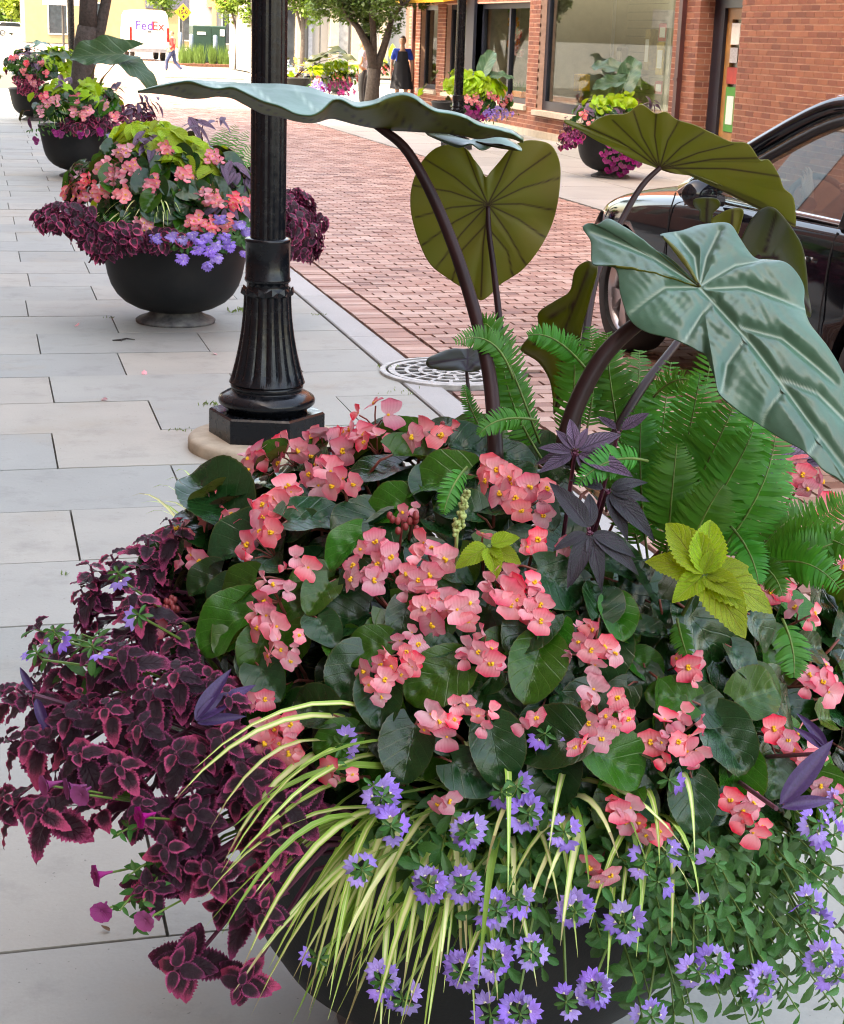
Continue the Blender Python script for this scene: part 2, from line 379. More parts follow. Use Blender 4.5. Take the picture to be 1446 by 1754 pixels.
pot(P2.x, P2.y, 'charcoal bowl planter beside the near lamp post, fully in view'); pot(P3.x, P3.y, 'third charcoal bowl in the left row, partly behind the second one', 1.05)
pot(P4.x, P4.y, 'farthest bowl of the left row, hidden under purple coleus'); pot(P5.x, P5.y, 'charcoal bowl across the street in front of the shop door, magenta petunias spilling', 1.08)
pot(P6.x, P6.y, 'charcoal bowl across the street beside the plain black lamp post', 1.05); pot(P7.x, P7.y, 'charcoal bowl beyond the road beside the forked tree', 1.05); pot(P8.x, P8.y, 'tall grey bowl behind the woman in blue', 1.05)
# ---- shop building
WX = 9.74
WALLB = [(.17, .055, .035), (.25, .085, .05), (.31, .11, .06), (.36, .135, .075), (.22, .07, .045), (.30, .10, .058)]
M_wb1 = masonry_mat('wall_brick', WALLB, True, .85, .4, 110, .15); M_wb2 = masonry_mat('wall_brick_field', WALLB, False, .85, .4, 110, .15)
M_mortar = mat('pink_mortar', (.58, .38, .29), .95, var=.12, scale=12, bump=.4, bscale=90)
M_navy = mat('dark_navy_frame', (.012, .016, .03), .4, var=.2)
M_sill = mat('limestone_sill', (.5, .44, .35), .85, var=.12, scale=20, bump=.2)
shop = thing('shop_building', 'red brick shop building with big dark framed windows across the street', 'building', (WX, 25, 0))
def yx(px, z=1.0):
    lo, hi = 8.0, 60.0
    for _ in range(50):
        m = (lo+hi)/2
        if proj((WX, m, z))[0] > px: lo = m
        else: hi = m
    return lo
# openings: (px left, px right, z0, z1)
def zx(px, py): return on_x(px, py, WX).z
winA = (yx(718), yx(747)); winB = (yx(761), yx(800)); winC = (yx(813), yx(902)); winE = (yx(920), yx(1146)); door = (yx(1188), yx(1258))
SA = zx(716, 150); SE = zx(912, 187); HEADA = zx(760, 8)
OPEN = [(winA[1], winA[0], SA, HEADA), (winB[1], winB[0], SA, HEADA), (winC[1], winC[0], SA-.02, HEADA), (winE[1], winE[0], SE, 3.4), (door[1], door[0], 0, 2.42)]
Y0, Y1, ZT = 6.0, yx(699), 7.5
# core wall with real openings, 0.3 m thick behind the brick face
def cutwall(mb, x0, x1, y0, y1, z0, z1, ops):
    ys = sorted({y0, y1, *[o[0] for o in ops], *[o[1] for o in ops]}); zs = sorted({z0, z1, *[o[2] for o in ops if z0 < o[2] < z1], *[o[3] for o in ops if z0 < o[3] < z1]})
    for a, b in zip(ys, ys[1:]):
        for c, d in zip(zs, zs[1:]):
            if not any(o[0]-1e-6 <= a and b <= o[1]+1e-6 and o[2]-1e-6 <= c and d <= o[3]+1e-6 for o in ops): mb.box((x0, a, c), (x1, b, d))
mb = MB(); cutwall(mb, WX+.0045, WX+.3, Y0, Y1, 0, ZT, OPEN); wall = mb.build('wall', M_mortar, shop)
MB().box((WX+.001, Y1+.001, 0), (WX+9, Y1+.3, ZT)).build('side_wall', M_wb2, shop)
MB().box((WX+.3, Y0, ZT), (WX+9, Y1+.3, ZT+.2)).build('roof', mat('grey_roofing', (.12, .12, .12), .9), shop)
MB().box((WX-.04, Y0, ZT), (WX+.3, Y1+.3, ZT+.16)).build('cornice', M_sill, shop)
# bricks
CP, BP = .0775, .236
br = []; zc = .12; row = 0
while zc < ZT-.08:
    y = Y0-(BP/2 if row % 2 else 0)
    while y < Y1:
        a, b = max(y, Y0)+.005, min(y+BP, Y1)-.008
        segs = [(a, b)]
        for o in OPEN:
            if zc+CP*.5 > o[2]-.06 and zc+CP*.5 < o[3]+.02:
                ns = []
                for (p_, q_) in segs:
                    if q_ <= o[0] or p_ >= o[1]: ns.append((p_, q_))
                    else:
                        if p_ < o[0]: ns.append((p_, o[0]))
                        if q_ > o[1]: ns.append((o[1], q_))
                segs = ns
        br += [(p_, q_, zc) for p_, q_ in segs if q_-p_ > .02]
        y += BP
    zc += CP; row += 1
def bkey(b):
    c = (WX, (b[0]+b[1])/2, b[2]); q = proj(c)
    return b[0] if (-5 < q[1] < 260 and q[0] < PW+5 and not (q[0] > 1250 and q[1] > 250-.36*(q[0]-1250))) else 1e5+b[0]
br.sort(key=bkey)
wb_me = MB().box((-.5, -.5, -.5), (.5, .5, .5)).me('brick', M_wb1)
for a, b, z in br[:300]: ob('brick', wb_me, wall, Matrix.Translation((WX+.02+U(-.001, .001), (a+b)/2, z+CP/2)) @ Matrix.Diagonal((.04, b-a, CP-.0145, 1)))
mb = MB()
for a, b, z in br[300:]:
    x = WX+U(-.001, .001); mb.add([(x+.03, a, z+.006), (x+.03, b, z+.006), (x+.03, b, z+CP-.006), (x+.03, a, z+CP-.006), (x, a, z+.006), (x, b, z+.006), (x, b, z+CP-.006), (x, a, z+CP-.006)], TOPBOX)
me = mb.me('brick_field', M_wb2); tone_attr(me, 5); tag(ob('brick_field', me, wall), kind='stuff')
MB().box((WX-.05, Y0, 0), (WX+.28, door[1]-.02, .118)).box((WX-.05, door[0]+.02, 0), (WX+.28, Y1+.02, .118)).build('plinth', mat('plinth_concrete', (.45, .39, .31), .9, var=.15), shop)
# slim dark red boxes on the wall face, drawn as the dark vertical strips
M_red = mat('dark_red_strip', (.07, .018, .016), .5)
for yy in (yx(1163), yx(709)):
    mb = MB(); mb.box((WX-.07, yy-.06, .12), (WX+.02, yy+.06, ZT-.1)); o = mb.build('wall_strip', M_red, shop)
    for z in (1.2, 3.2): MB().box((WX-.085, yy-.07, z), (WX+.02, yy+.07, z+.04)).build('bracket', M_red, o)
# glazing
s = N('window_glass'); s.base((.9, .95, .95)); gl = s.n('BsdfGlossy'); gl.inputs['Roughness'].default_value = .01; tr = s.n('BsdfTransparent'); tr.inputs[0].default_value = (.86, .9, .88, 1)
fr = s.n('Fresnel'); fr.inputs[0].default_value = 1.6; mx = s.n('MixShader'); s.l(s.math('MULTIPLY', fr.outputs[0], .2, clamp=True), mx.inputs[0]); s.l(tr.outputs[0], mx.inputs[1]); s.l(gl.outputs[0], mx.inputs[2]); s.l(mx.outputs[0], s.out.inputs[0]); M_glass = s.m
def shopwin(o, mull=(), sill=True, fw=.09):
    y0, y1, z0, z1 = o
    w_ = tag(MB().box((WX+.12, y0, z0), (WX+.2, y0+fw, z1)).box((WX+.12, y1-fw, z0), (WX+.2, y1, z1)).box((WX+.12, y0+fw, z0), (WX+.2, y1-fw, z0+fw)).box((WX+.12, y0+fw, z1-fw), (WX+.2, y1-fw, z1)).build('window_frame', M_navy, shop))
    for m_ in mull: MB().box((WX+.11, m_-.05, z0+fw), (WX+.21, m_+.05, z1-fw)).build('mullion', M_navy, w_)
    ed = [y0+fw, *mull, y1-fw]
    for a, b in zip(ed, ed[1:]): MB().box((WX+.155, a, z0+fw), (WX+.161, b, z1-fw)).build('pane', M_glass, w_)
    if sill: MB().box((WX-.06, y0-.07, z0-.09), (WX+.118, y1+.07, z0-.002)).build('sill', M_sill, w_)
for i, o in enumerate(OPEN[:4]): shopwin(o, mull=(yx(860),) if i == 2 else (), sill=True, fw=.16 if i == 3 else .1)
MB().box((WX-.06, yx(813), SA-.1), (WX+.25, yx(800), 3.0)).build('window_post', M_navy, shop)
aw = MB(); aw.extrude([(0, 2.46), (-.6, 2.36), (-.6, 2.6), (0, 3.1)], yx(803), yx(712), Matrix(((1, 0, 0, WX), (0, 0, 1, 0), (0, 1, 0, 0), (0, 0, 0, 1)))); tag(aw.build('awning', mat('yellow_awning', (.72, .42, .03), .7, var=.1), shop), 'yellow awning over the two narrow windows')
# bricks on the returns beside the door
mb = MB(); zc = .12; row = 0
while zc < 2.5:
    for a, b in (((WX+.002, WX+.12), (WX+.132, WX+.298)) if row % 2 else ((WX+.002, WX+.2), (WX+.212, WX+.298))): mb.box((a, door[0]-.006, zc+.007), (b, door[0]-.0005, zc+CP-.007))
    zc += CP; row += 1
me = mb.me('return_bricks', M_wb2); tone_attr(me, 6); tag(ob('brick_return', me, wall), kind='stuff')
# door in its recess
DX = WX+.28
y0, y1 = door[1], door[0]
M_wood = mat('oak_door', (.36, .17, .05), .45, var=.3, scale=5)
fr_ = MB().box((DX-.06, y1-.34, 0), (DX+.06, y1, 2.42)).box((DX-.06, y0, 0), (DX+.06, y0+.06, 2.42)).box((DX-.06, y0+.06, 2.2), (DX+.06, y1-.34, 2.42)).build('door_frame', M_navy, shop)
dr_ = MB().box((DX-.01, y0+.061, .01), (DX+.04, y1-.341, .55)).box((DX-.01, y0+.061, 2.05), (DX+.04, y1-.341, 2.199)).box((DX-.01, y1-.5, .55), (DX+.04, y1-.341, 2.05)).box((DX-.01, y0+.061, .55), (DX+.04, y0+.2, 2.05)).build('door', M_wood, shop)
MB().box((DX+.01, y0+.2, .55), (DX+.02, y1-.5, 2.05)).build('door_pane', M_glass, dr_)
MB().tube([(DX-.01, y0+.32, 1.0), (DX-.09, y0+.3, 1.05), (DX-.11, y0+.3, 1.2), (DX-.09, y0+.3, 1.35), (DX-.01, y0+.32, 1.4)], .016, 8).build('door_handle', mat('bronze_handle', (.25, .08, .04), .35, .6), dr_, True)
M_paper = mat('white_paper', (.75, .75, .72), .8, var=.08, scale=30)
M_pgreen = mat('green_poster', (.06, .3, .05), .7, var=.2); M_pred = mat('red_poster', (.4, .05, .04), .7, var=.3)
ctr = (y0+y1)/2
for a, b, c, d, m_, n_ in ((ctr-.1, ctr+.16, 1.72, 2.0, M_paper, 'notice'), (ctr-.08, ctr+.15, 1.48, 1.68, mat('grey_notice', (.4, .4, .42), .7, var=.4, scale=40), 'notice'), (ctr-.12, ctr+.2, 1.2, 1.42, M_pred, 'poster'), (ctr-.14, ctr+.18, .56, 1.16, M_pgreen, 'poster')):
    MB().box((DX-.018, a, c), (DX-.0115, b, d)).build(n_, m_, dr_)
MB().box((DX-.023, ctr-.09, .66), (DX-.0185, ctr+.12, 1.04)).build('notice', M_paper, dr_)
MB().box((DX+.3, door[1]-.4, 0), (DX+.35, door[0]+.4, 2.5)).build('inner_lobby_wall', mat('dark_lobby', (.05, .04, .035), .8), shop)
# shop interiors: shallow display with a slatted back wall
M_slat = mat('cream_slatwall', (.36, .325, .235), .7, var=.06, scale=8)
iy0, iy1 = winE[1]-.6, winE[0]+.6
MB().box((WX+.3, iy0-.02, -.0), (WX+4.0, iy1+.02, .38)).build('display_floor', mat('display_floor', (.35, .32, .27), .6), shop)
bw_ = MB().box((WX+1.9, iy0, .4), (WX+1.95, iy1, 3.4)).build('display_back_wall', mat('slat_groove', (.2, .18, .14), .9), shop)
z = .42
while z < 3.3: MB().box((WX+1.885, iy0, z), (WX+1.899, iy1, z+.128)).build('slat', M_slat, bw_); z += .14
for side, a, b in (('a', iy0-.06, iy0), ('b', iy1, iy1+.06)): MB().box((WX+.31, a, .0), (WX+1.95, b, 3.4)).build('display_side_wall', M_slat, shop)
MB().box((WX+.3, iy0, 3.41), (WX+1.95, iy1, 3.46)).build('display_ceiling', M_slat, shop)
for px in (1000, 1050, 1088): 
    yy = yx(px)-.6; MB().box((WX+1.2, yy-.11, .39), (WX+1.38, yy+.11, 3.4)).build('display_column', mat('cream_column', (.40, .36, .27), .7), shop)
cols = [(.45, .06, .07), (.5, .33, .04), (.1, .1, .1), (.5, .5, .48), (.22, .12, .25), (.3, .22, .08), (.08, .12, .2), (.45, .2, .05)]
def goods(x, y, z, sx, sy, sz, c, label):
    mb = MB(); mb.bevbox((x, y-sy/2, z), (x+sx, y+sy/2, z+sz), min(sx, sy, sz)*.15); mb.box((x-.004, y-sy*.35, z+sz*.2), (x-.001, y+sy*.35, z+sz*.75), 1)
    o = mb.build('merchandise_box', [mat('goods_%d' % c, cols[c], .6, var=.3, scale=20), M_paper], None); return tag(o, label, 'merchandise', 'packed goods hung on the shop display wall')
GL = ['dark red box highest on the right of the shop display wall', 'tall ochre pack below the red box on the shop display wall', 'narrow tall brown pack left of the ochre one in the wide shop window', 'black box in the middle of the shop display wall', 'mauve box right of the cream column in the wide shop window', 'small navy box above the mauve one in the wide shop window', 'dark red box low at the right of the wide shop window', 'tall pale grey pack near the amber stand', 'mauve box low in the middle of the wide shop window', 'black box low beside the red one in the wide shop window']
for i, (px, py, sy, sz, c) in enumerate(((1135, 55, .34, .3, 0), (1130, 100, .3, .55, 1), (1108, 85, .22, .7, 5), (1060, 95, .24, .3, 2), (1030, 110, .3, .4, 4), (1045, 70, .2, .25, 6), (1128, 150, .34, .22, 0), (990, 105, .2, .5, 3), (1068, 130, .26, .28, 4), (1095, 140, .24, .26, 2))):
    q = on_x(px, py, WX+1.7); goods(WX+1.7, q.y, max(q.z-sz/2, .4), .14, sy, sz, c, GL[i])
q = on_x(988, 140, WX+.9); tag(MB().bevbox((WX+.9, q.y-.16, q.z-.16), (WX+1.1, q.y+.16, q.z+.14), .02).box((WX+1.0-.02, q.y-.02, .38), (WX+1.02, q.y+.02, q.z-.16)).build('lantern_stand', mat('amber_lantern', (.75, .42, .03), .5, var=.3, scale=30), None), 'amber yellow stand in the wide shop window', 'display stand')
q = on_x(965, 168, WX+.5); tag(MB().bevbox((WX+.42, q.y-.42, .381), (WX+.8, q.y+.5, .62), .03).box((WX+.411, q.y-.3, .46), (WX+.419, q.y+.2, .53), 1).box((WX+.405, q.y+.42, .45), (WX+.44, q.y+.52, .66), 2).build('display_tray', [mat('grey_tray', (.3, .31, .33), .4), M_paper, mat('lime_tab', (.6, .6, .05), .6)], None), 'pale grey tray with a yellow end at the foot of the wide shop window', 'tray')
# second shop: back wall and paper flowers
jy0, jy1 = winC[1]-.05, winA[0]+.3
MB().box((WX+1.6, jy0, 0), (WX+1.65, jy1, 3.4)).build('back_wall', mat('grey_white_wall', (.42, .44, .45), .8, var=.15, scale=2), shop)
MB().box((WX+.31, jy0, 0), (WX+1.6, jy1, .3)).build('window_shelf', mat('shelf_grey', (.3, .3, .3), .7), shop)
for yy in (winA[1]-.25, winC[0]+.05): MB().box((WX+.31, yy-.02, .3), (WX+1.6, yy+.02, 3.4)).build('partition', mat('cream_column', (.40, .36, .27), .7), shop)
fl_cols = [(.6, .05, .05), (.7, .2, .03), (.55, .08, .2), (.7, .45, .45), (.7, .35, .05), (.25, .4, .06)]
def pom(px, py, r, c, lab):
    q = on_x(px, py, WX+.55); mb = MB()
    for k in range(34):
        d = Vector((U(-1, 1), U(-1, 1), U(-1, 1))).normalized(); a = d.orthogonal().normalized(); b = d.cross(a); e = r*.55
        cc = Vector(q)+d*r*.7; mb.add([cc-a*e*.5, cc+d*e*.5+b*e*.5, cc+a*e*.5, cc+d*e*.5-b*e*.5], [(0, 1, 2, 3)])
    mb.tube([q+Vector((0, 0, r)), (q.x, q.y, 3.0)], .004, 4)
    tag(mb.build('paper_flower', mat('crepe_%d' % c, fl_cols[c], .8, var=.2, trans=.3), None), lab, 'paper flower', 'paper flowers hung in the corner shop window')
PL = ['%s paper flower hanging %s in the corner shop window' % q for q in (('orange', 'top left'), ('crimson pink', 'second from the left'), ('red', 'high beside the dark mullion'), ('crimson pink', 'highest left of the mullion'), ('red', 'mid height left of the mullion'), ('orange', 'mid height next to the mullion'), ('pale pink', 'low near the mullion'), ('small red', 'lowest left of the mullion'), ('amber', 'high right of the mullion'), ('red', 'mid height right of the mullion'), ('orange', 'low right of the mullion'), ('pale pink', 'lowest right of the mullion'), ('green', 'topmost right of the mullion'))]
for i, (px, py, r, c) in enumerate(((828, 20, .16, 1), (838, 40, .15, 2), (850, 28, .16, 0), (846, 12, .14, 2), (836, 58, .13, 0), (852, 50, .13, 1), (845, 70, .12, 3), (838, 72, .1, 0), (880, 38, .13, 4), (884, 58, .13, 0), (880, 75, .14, 1), (888, 88, .13, 3), (878, 20, .1, 5))):
    pom(px, py, r, c, PL[i])
q = on_x(884, 150, WX+.5); bx = thing('orange_planter_box', 'orange box with green plants inside the corner shop window', 'planter box', (WX+.5, q.y, .3))
MB().bevbox((WX+.35, q.y-.8, .301), (WX+.7, q.y+.5, .72), .02).build('box', mat('orange_wood', (.55, .19, .03), .6, var=.2), bx)
mb = MB()
for k in range(120):
    p_ = Vector((WX+U(.36, .68), q.y+U(-.75, .45), .72)); d = Vector((U(-.4, .4), U(-.4, .4), 1)).normalized()*U(.08, .22); a = d.orthogonal().normalized()*.02; mb.add([p_-a, p_+a, p_+d], [(0, 1, 2)])
mb.build('foliage', mat('indoor_green', (.08, .2, .03), .6, var=.3, trans=.3), bx)
# ================================================================== BACKGROUND
def at_y(px, py, Y): d = ray(px, py); return CAM + d*(Y/d.y)
M_white = mat('white_render', (.27, .267, .255), .85, var=.05, scale=2)
M_cream = mat('cream_render', (.28, .215, .12), .85, var=.08, scale=2)
M_pane = mat('dark_pane', (.03, .04, .05), .12, var=.3, scale=3)
def building(name, label, x0, x1, y0, y1, h, m, wins=(), roof=True, base=None):
    """wins: rectangles (u0,u1,z0,z1) on the face looking back along the street (y = y0)"""
    t = thing(name, label, 'building', ((x0+x1)/2, y0, 0)); MB().box((x0, y0, 0), (x1, y1, h)).build('wall', m, t)
    if roof: MB().box((x0-.2, y0-.2, h), (x1+.2, y1+.2, h+.35)).build('roof', mat('parapet', (.5, .48, .45), .9), t)
    for a, b, c, d in wins:
        f = MB().box((a-.1, y0-.08, c-.1), (b+.1, y0-.004, c)).box((a-.1, y0-.08, d), (b+.1, y0-.004, d+.1)).box((a-.1, y0-.08, c), (a, y0-.004, d)).box((b, y0-.08, c), (b+.1, y0-.004, d)).build('window', mat('window_trim', (.5, .48, .44), .7), t)
        MB().box((a, y0-.03, c), (b, y0-.005, d)).build('pane', M_pane, f)
    return t
# the block on the near side whose shade lies over the street (only its shade is in the picture)
blk = building('shading_block', 'tall brick block along the near pavement, to the left of the view', -12, -3.6, -45, 31.5, 21, mat('block_brick', (.27, .12, .085), .85, var=.2, scale=1.5))
f_ = []
for fl in range(6):
    for k in range(24):
        yy = -42+k*3.05; z = 1.0+fl*3.4; w_ = MB().box((-3.61, yy, z), (-3.56, yy+1.5, z+.08)).box((-3.61, yy, z+1.9), (-3.57, yy+1.5, z+1.98)).build('window', M_sill, blk); MB().box((-3.6, yy+.02, z+.08), (-3.585, yy+1.48, z+1.9)).build('pane', M_pane, w_)
# pale buildings that close the street
a = at_y(225, 40, 150); b = at_y(345, 40, 150)
cb = building('cream_building', 'cream building with a dark sign band at the end of the street', a.x-9, b.x+4.5, 150, 165, 9.5, M_cream, wins=[(b.x-1.9, b.x-.3, .6, 3.2), (a.x-7, a.x-5.5, .8, 3.4), (a.x-4, a.x-2.6, .8, 3.4)])
p0 = at_y(251, 14, 149); p1 = at_y(345, -6, 149)
tag(MB().box((p0.x, 149.7, p0.z), (p1.x, 149.98, p0.z+1.6)).build('sign_band', mat('slate_band', (.06, .065, .1), .6), cb), 'dark slate sign band')
a = at_y(350, 40, 140); b = at_y(480, 40, 140)
rb = building('row_building', 'pale building with coral panels behind the green cabinet', a.x, b.x+6, 140, 150, 9, M_white, wins=[(a.x+1.5, a.x+3, .5, 3), (a.x+4, a.x+5.2, .5, 3)])
MB().box((a.x+.2, 139.7, at_y(350, 12, 140).z), (a.x+8, 139.95, 6)).build('coral_panel', mat('coral_panel', (.6, .2, .12), .8), rb)
for k in range(4): MB().box((a.x+.6+k*1.7, 139.6, 0), (a.x+.95+k*1.7, 139.97, at_y(350, 12, 140).z)).build('pier', M_cream, rb)
a = at_y(508, 60, 66); b = at_y(700, 60, 66)
wb_ = building('white_shop', 'white shopfront with tall pale columns behind the forked tree', a.x-1.2, b.x+6, 66, 76, 8, M_white, wins=[(a.x-.7, a.x+.1, .3, 2.6)])
for px in (512, 570, 607, 655):
    q = at_y(px, 60, 66); MB().bevbox((q.x-.16, 65.6, 0), (q.x+.16, 65.98, 5.2), .02).bevbox((q.x-.24, 65.55, 0), (q.x+.24, 65.99, .3), .04).build('column', mat('stone_column', (.30, .26, .21), .85, var=.1), wb_)
MB().box((at_y(528, 60, 65.9).x, 65.85, .2), (at_y(535, 60, 65.9).x, 65.97, 4)).build('wall_strip', mat('grey_pipe', (.25, .27, .3), .6), wb_)
for u in (582, 622, 640): q = at_y(u, 60, 65.9); MB().box((q.x-.45, 65.9, .4), (q.x+.35, 65.985, 3.0)).build('shop_pane', mat('pale_blind', (.36, .37, .37), .3), wb_)
MB().box((a.x-1, 65.5, 3.05), (b.x+6, 65.99, 3.3)).build('lintel', mat('stone_column', (.62, .55, .46), .85), wb_)
# signs
def post_sign(label, px, py_top, py_bot, Y, w_, panel, pm, diamond=False, polew=.05):
    c = at_y(px, (py_top+py_bot)/2, Y); t = thing('street_sign', label, 'sign', (c.x, Y, 0))
    hz = abs(at_y(px, py_top, Y).z-at_y(px, py_bot, Y).z)/2
    MB().tube([(c.x, Y+.04, 0), (c.x, Y+.04, c.z+hz)], polew, 8).build('pole', mat('dark_pole', (.05, .05, .05), .5), t)
    if diamond: mb = MB(); mb.extrude([(0, -hz), (hz, 0), (0, hz), (-hz, 0)], 0, .03, Matrix(((1, 0, 0, c.x), (0, 0, -1, Y-.01), (0, 1, 0, c.z), (0, 0, 0, 1)))); pn = mb.build('panel', pm, t)
    else: pn = MB().box((c.x-w_/2, Y-.04, c.z-hz), (c.x+w_/2, Y-.01, c.z+hz)).build('panel', pm, t)
    return t, pn, c, hz
def text(body, size, M, m, parent, off=.0, name='lettering', shear=0):
    cu = bpy.data.curves.new(name, 'FONT'); cu.body = body; cu.size = size; cu.align_x = 'CENTER'; cu.align_y = 'CENTER'; cu.extrude = .002; cu.offset = off; cu.shear = shear
    o = bpy.data.objects.new('tmp', cu); COL.objects.link(o); dg = bpy.context.evaluated_depsgraph_get(); me = bpy.data.meshes.new_from_object(o.evaluated_get(dg)); bpy.data.objects.remove(o)
    me.materials.clear(); me.materials.append(m); return ob(name, me, parent, M)
FACE = lambda x, y, z: Matrix(((1, 0, 0, x), (0, 0, -1, y), (0, 1, 0, z), (0, 0, 0, 1)))      # text facing back down the street
M_blk = mat('black_print', (.01, .01, .01), .6)
t, pn, c, hz = post_sign('yellow diamond clearance sign on a pole above the green cabinet', 314, 6, 36, 92, 1, None, mat('sign_yellow', (.85, .42, .02), .5, var=.05), True)
text('15-0', hz*.62, FACE(c.x-.02, 91.955, c.z), M_blk, pn, .012); text("'", hz*.5, FACE(c.x+hz*.62, 91.955, c.z+.05), M_blk, pn, .01)
for sgn in (1, -1):
    mb = MB(); mb.extrude([(-.07, .30), (.07, .30), (.07, .42), (.2, .42), (0, .70), (-.2, .42), (-.07, .42)], 0, .01, FACE(c.x, 91.95, c.z) @ Matrix.Diagonal((hz, hz*sgn, 1, 1))); mb.build('arrow', M_blk, pn)
post_sign('square grey street sign on a thin dark pole left of the forked tree', 549, -18, 26, 58, .62, None, mat('sign_grey', (.22, .22, .24), .6), polew=.035)
post_sign('grey sign board at the top edge beside the distant left lamp post', 107, -25, 9, 42, .95, None, mat('sign_grey_pale', (.45, .46, .48), .6), polew=.03)
# green cabinet with guard posts
a = at_y(331, 103, 82); b = at_y(387, 103, 82); hcab = at_y(360, 44, 82).z
cb = thing('utility_cabinet', 'dark green utility cabinet between grey guard posts', 'cabinet', ((a.x+b.x)/2, 82.5, 0))
M_cg = mat('cabinet_green', (.008, .036, .026), .5, var=.12)
MB().bevbox((a.x, 82, 0), (b.x, 83.6, hcab), .04).build('body', M_cg, cb)
for u, v in ((a.x+.04, (a.x+b.x)/2+.07), ((a.x+b.x)/2+.09, b.x-.04)): MB().box((u, 81.96, .1), (v, 81.995, hcab-.12)).build('door', M_cg, cb)
MB().box((a.x+.2, 81.94, hcab-.42), (a.x+.6, 81.958, hcab-.3)).build('label_plate', M_paper, cb); MB().box((b.x-.28, 81.94, hcab-.46), (b.x-.07, 81.958, hcab-.16)).build('label_plate', M_paper, cb)
for i, (px, top) in enumerate(((309, 55), (328, 58), (369, 60), (398, 63))):
    q = at_y(px, 103, 81.2 if i != 2 else 80.6); h = at_y(px, top, q.y).z
    tag(MB().lathe([(.1, 0), (.1, h-.06), (.07, h-.02), (.02, h)], 14, (q.x, q.y, 0)).build('guard_post', mat('post_bluegrey', (.13, .18, .24), .5), None, True), ['leftmost guard post, beside the yellow sign pole', 'guard post at the left corner of the green cabinet', 'guard post standing before the green cabinet doors', 'guard post to the right of the green cabinet'][i], 'guard post', 'guard posts around the green cabinet')
mb = MB()
for k in range(900):
    px = random.choice((U(308, 330), U(335, 350), U(360, 368), U(374, 392))); q = at_y(px, 104, U(79.6, 81.0)); h = U(.25, 1.05); d = Vector((U(-.2, .2), U(-.2, .2), h)); s_ = Vector((.03, 0, 0)); p_ = Vector((q.x, q.y, 0)); mb.add([p_-s_, p_+s_, p_+d], [(0, 1, 2)])
tag(mb.build('tall_grass', mat('tall_grass', (.09, .17, .03), .6, var=.3, trans=.3)), 'tufts of tall green grass around the green cabinet', 'grass', kind='stuff')
struct(MB().box((at_y(300, 106, 80).x, 79, -.05), (at_y(415, 106, 80).x, 84, .07)).build('planting_bed', mat('bark_mulch', (.12, .05, .03), .95, var=.5, scale=9)))
tag(MB().bevbox((at_y(432, 130, 62).x, 61, 0), (at_y(470, 130, 62).x, 62.5, .32), .03).build('stone_planter_kerb', mat('stone_kerb', (.5, .5, .48), .9)), 'low pale stone edging just left of the lamp post shaft', 'stone edging')
# ---- trees
def tree(name, label, base, trunk_paths, crown_c, crown_r, nleaf, leaf, m, group=None, tm=None, seed=1):
    rn = random.Random(seed); t = thing(name, label, 'tree', base, group); b = Vector(base)
    mb = MB()
    for pts, rs in trunk_paths: mb.tube([b+Vector(p_) for p_ in pts], rs, 10)
    c = b+Vector(crown_c); r = Vector(crown_r)
    ends = [b+Vector(p_[0][-1]) for p_ in trunk_paths]
    lobes = []
    for k in range(46):
        d = Vector((rn.gauss(0, 1), rn.gauss(0, 1), rn.gauss(0, 1))).normalized(); q = c+Vector((d.x*r.x, d.y*r.y, d.z*r.z))*rn.uniform(.45, .95); lobes.append((q, rn.uniform(.16, .3)*max(r)))
    for q, _ in lobes[:26]:
        e = min(ends, key=lambda e_: (e_-q).length); m_ = (e+q)/2+Vector((rn.uniform(-.2, .2), rn.uniform(-.2, .2), .1)); mb.tube([e, m_, q], [.035, .02, .008], 5)
    mb.build('trunk', tm or mat('grey_bark', (.07, .058, .05), .9, var=.35, scale=22, bump=.8, bscale=35, bdist=.02), t, True)
    vs = []; fs = []
    for k in range(nleaf):
        q, lr = lobes[k % len(lobes)]; d = Vector((rn.gauss(0, 1), rn.gauss(0, 1), rn.gauss(0, 1))); d.normalize(); p_ = q+d*lr*rn.uniform(.35, 1)**.6
        a = Vector((rn.uniform(-1, 1), rn.uniform(-1, 1), rn.uniform(-.8, .4))).normalized(); n_ = a.cross(Vector((rn.uniform(-.6, .6), rn.uniform(-.6, .6), 1))).normalized(); L = leaf*rn.uniform(.7, 1.3); o = len(vs)
        vs += [p_, p_+a*L*.45+n_*L*.27, p_+a*L, p_+a*L*.45-n_*L*.27]; fs.append((o, o+1, o+2, o+3))
    ob('crown', mesh('crown', vs, fs, m), t); return t
M_leafA = mat('linden_leaf', (.05, .11, .025), .5, var=.4, scale=1.2, trans=.35, tcol=(.12, .22, .03)); M_leafB = mat('young_leaf', (.10, .19, .03), .5, var=.35, scale=1.0, trans=.4, tcol=(.2, .32, .04))
# forked tree across the street
b = at_y(636, 182, 36.0); b.z = 0
Z = lambda px, py: at_y(px, py, 36.0)-b
tree('street_tree', 'forked tree with a leafy crown beside the woman in blue', b, [([(0, 0, 0), (.02, 0, .5), tuple(Z(642, 118))], [.19, .15, .14]), ([tuple(Z(642, 120)), tuple(Z(632, 82)), tuple(Z(612, 45)), tuple(Z(596, 30))], [.13, .09, .07, .05]), ([tuple(Z(643, 120)), tuple(Z(654, 92)), tuple(Z(664, 60)), tuple(Z(672, 30)), tuple(Z(688, 10))], [.11, .085, .075, .055, .04]), ([tuple(Z(640, 100)), tuple(Z(640, 60)), tuple(Z(636, 10)), (0, 0, 3.6)], [.08, .07, .06, .04])],
     tuple(Z(626, -38)), (1.35, 1.3, 1.25), 17000, .11, M_leafA, seed=4)
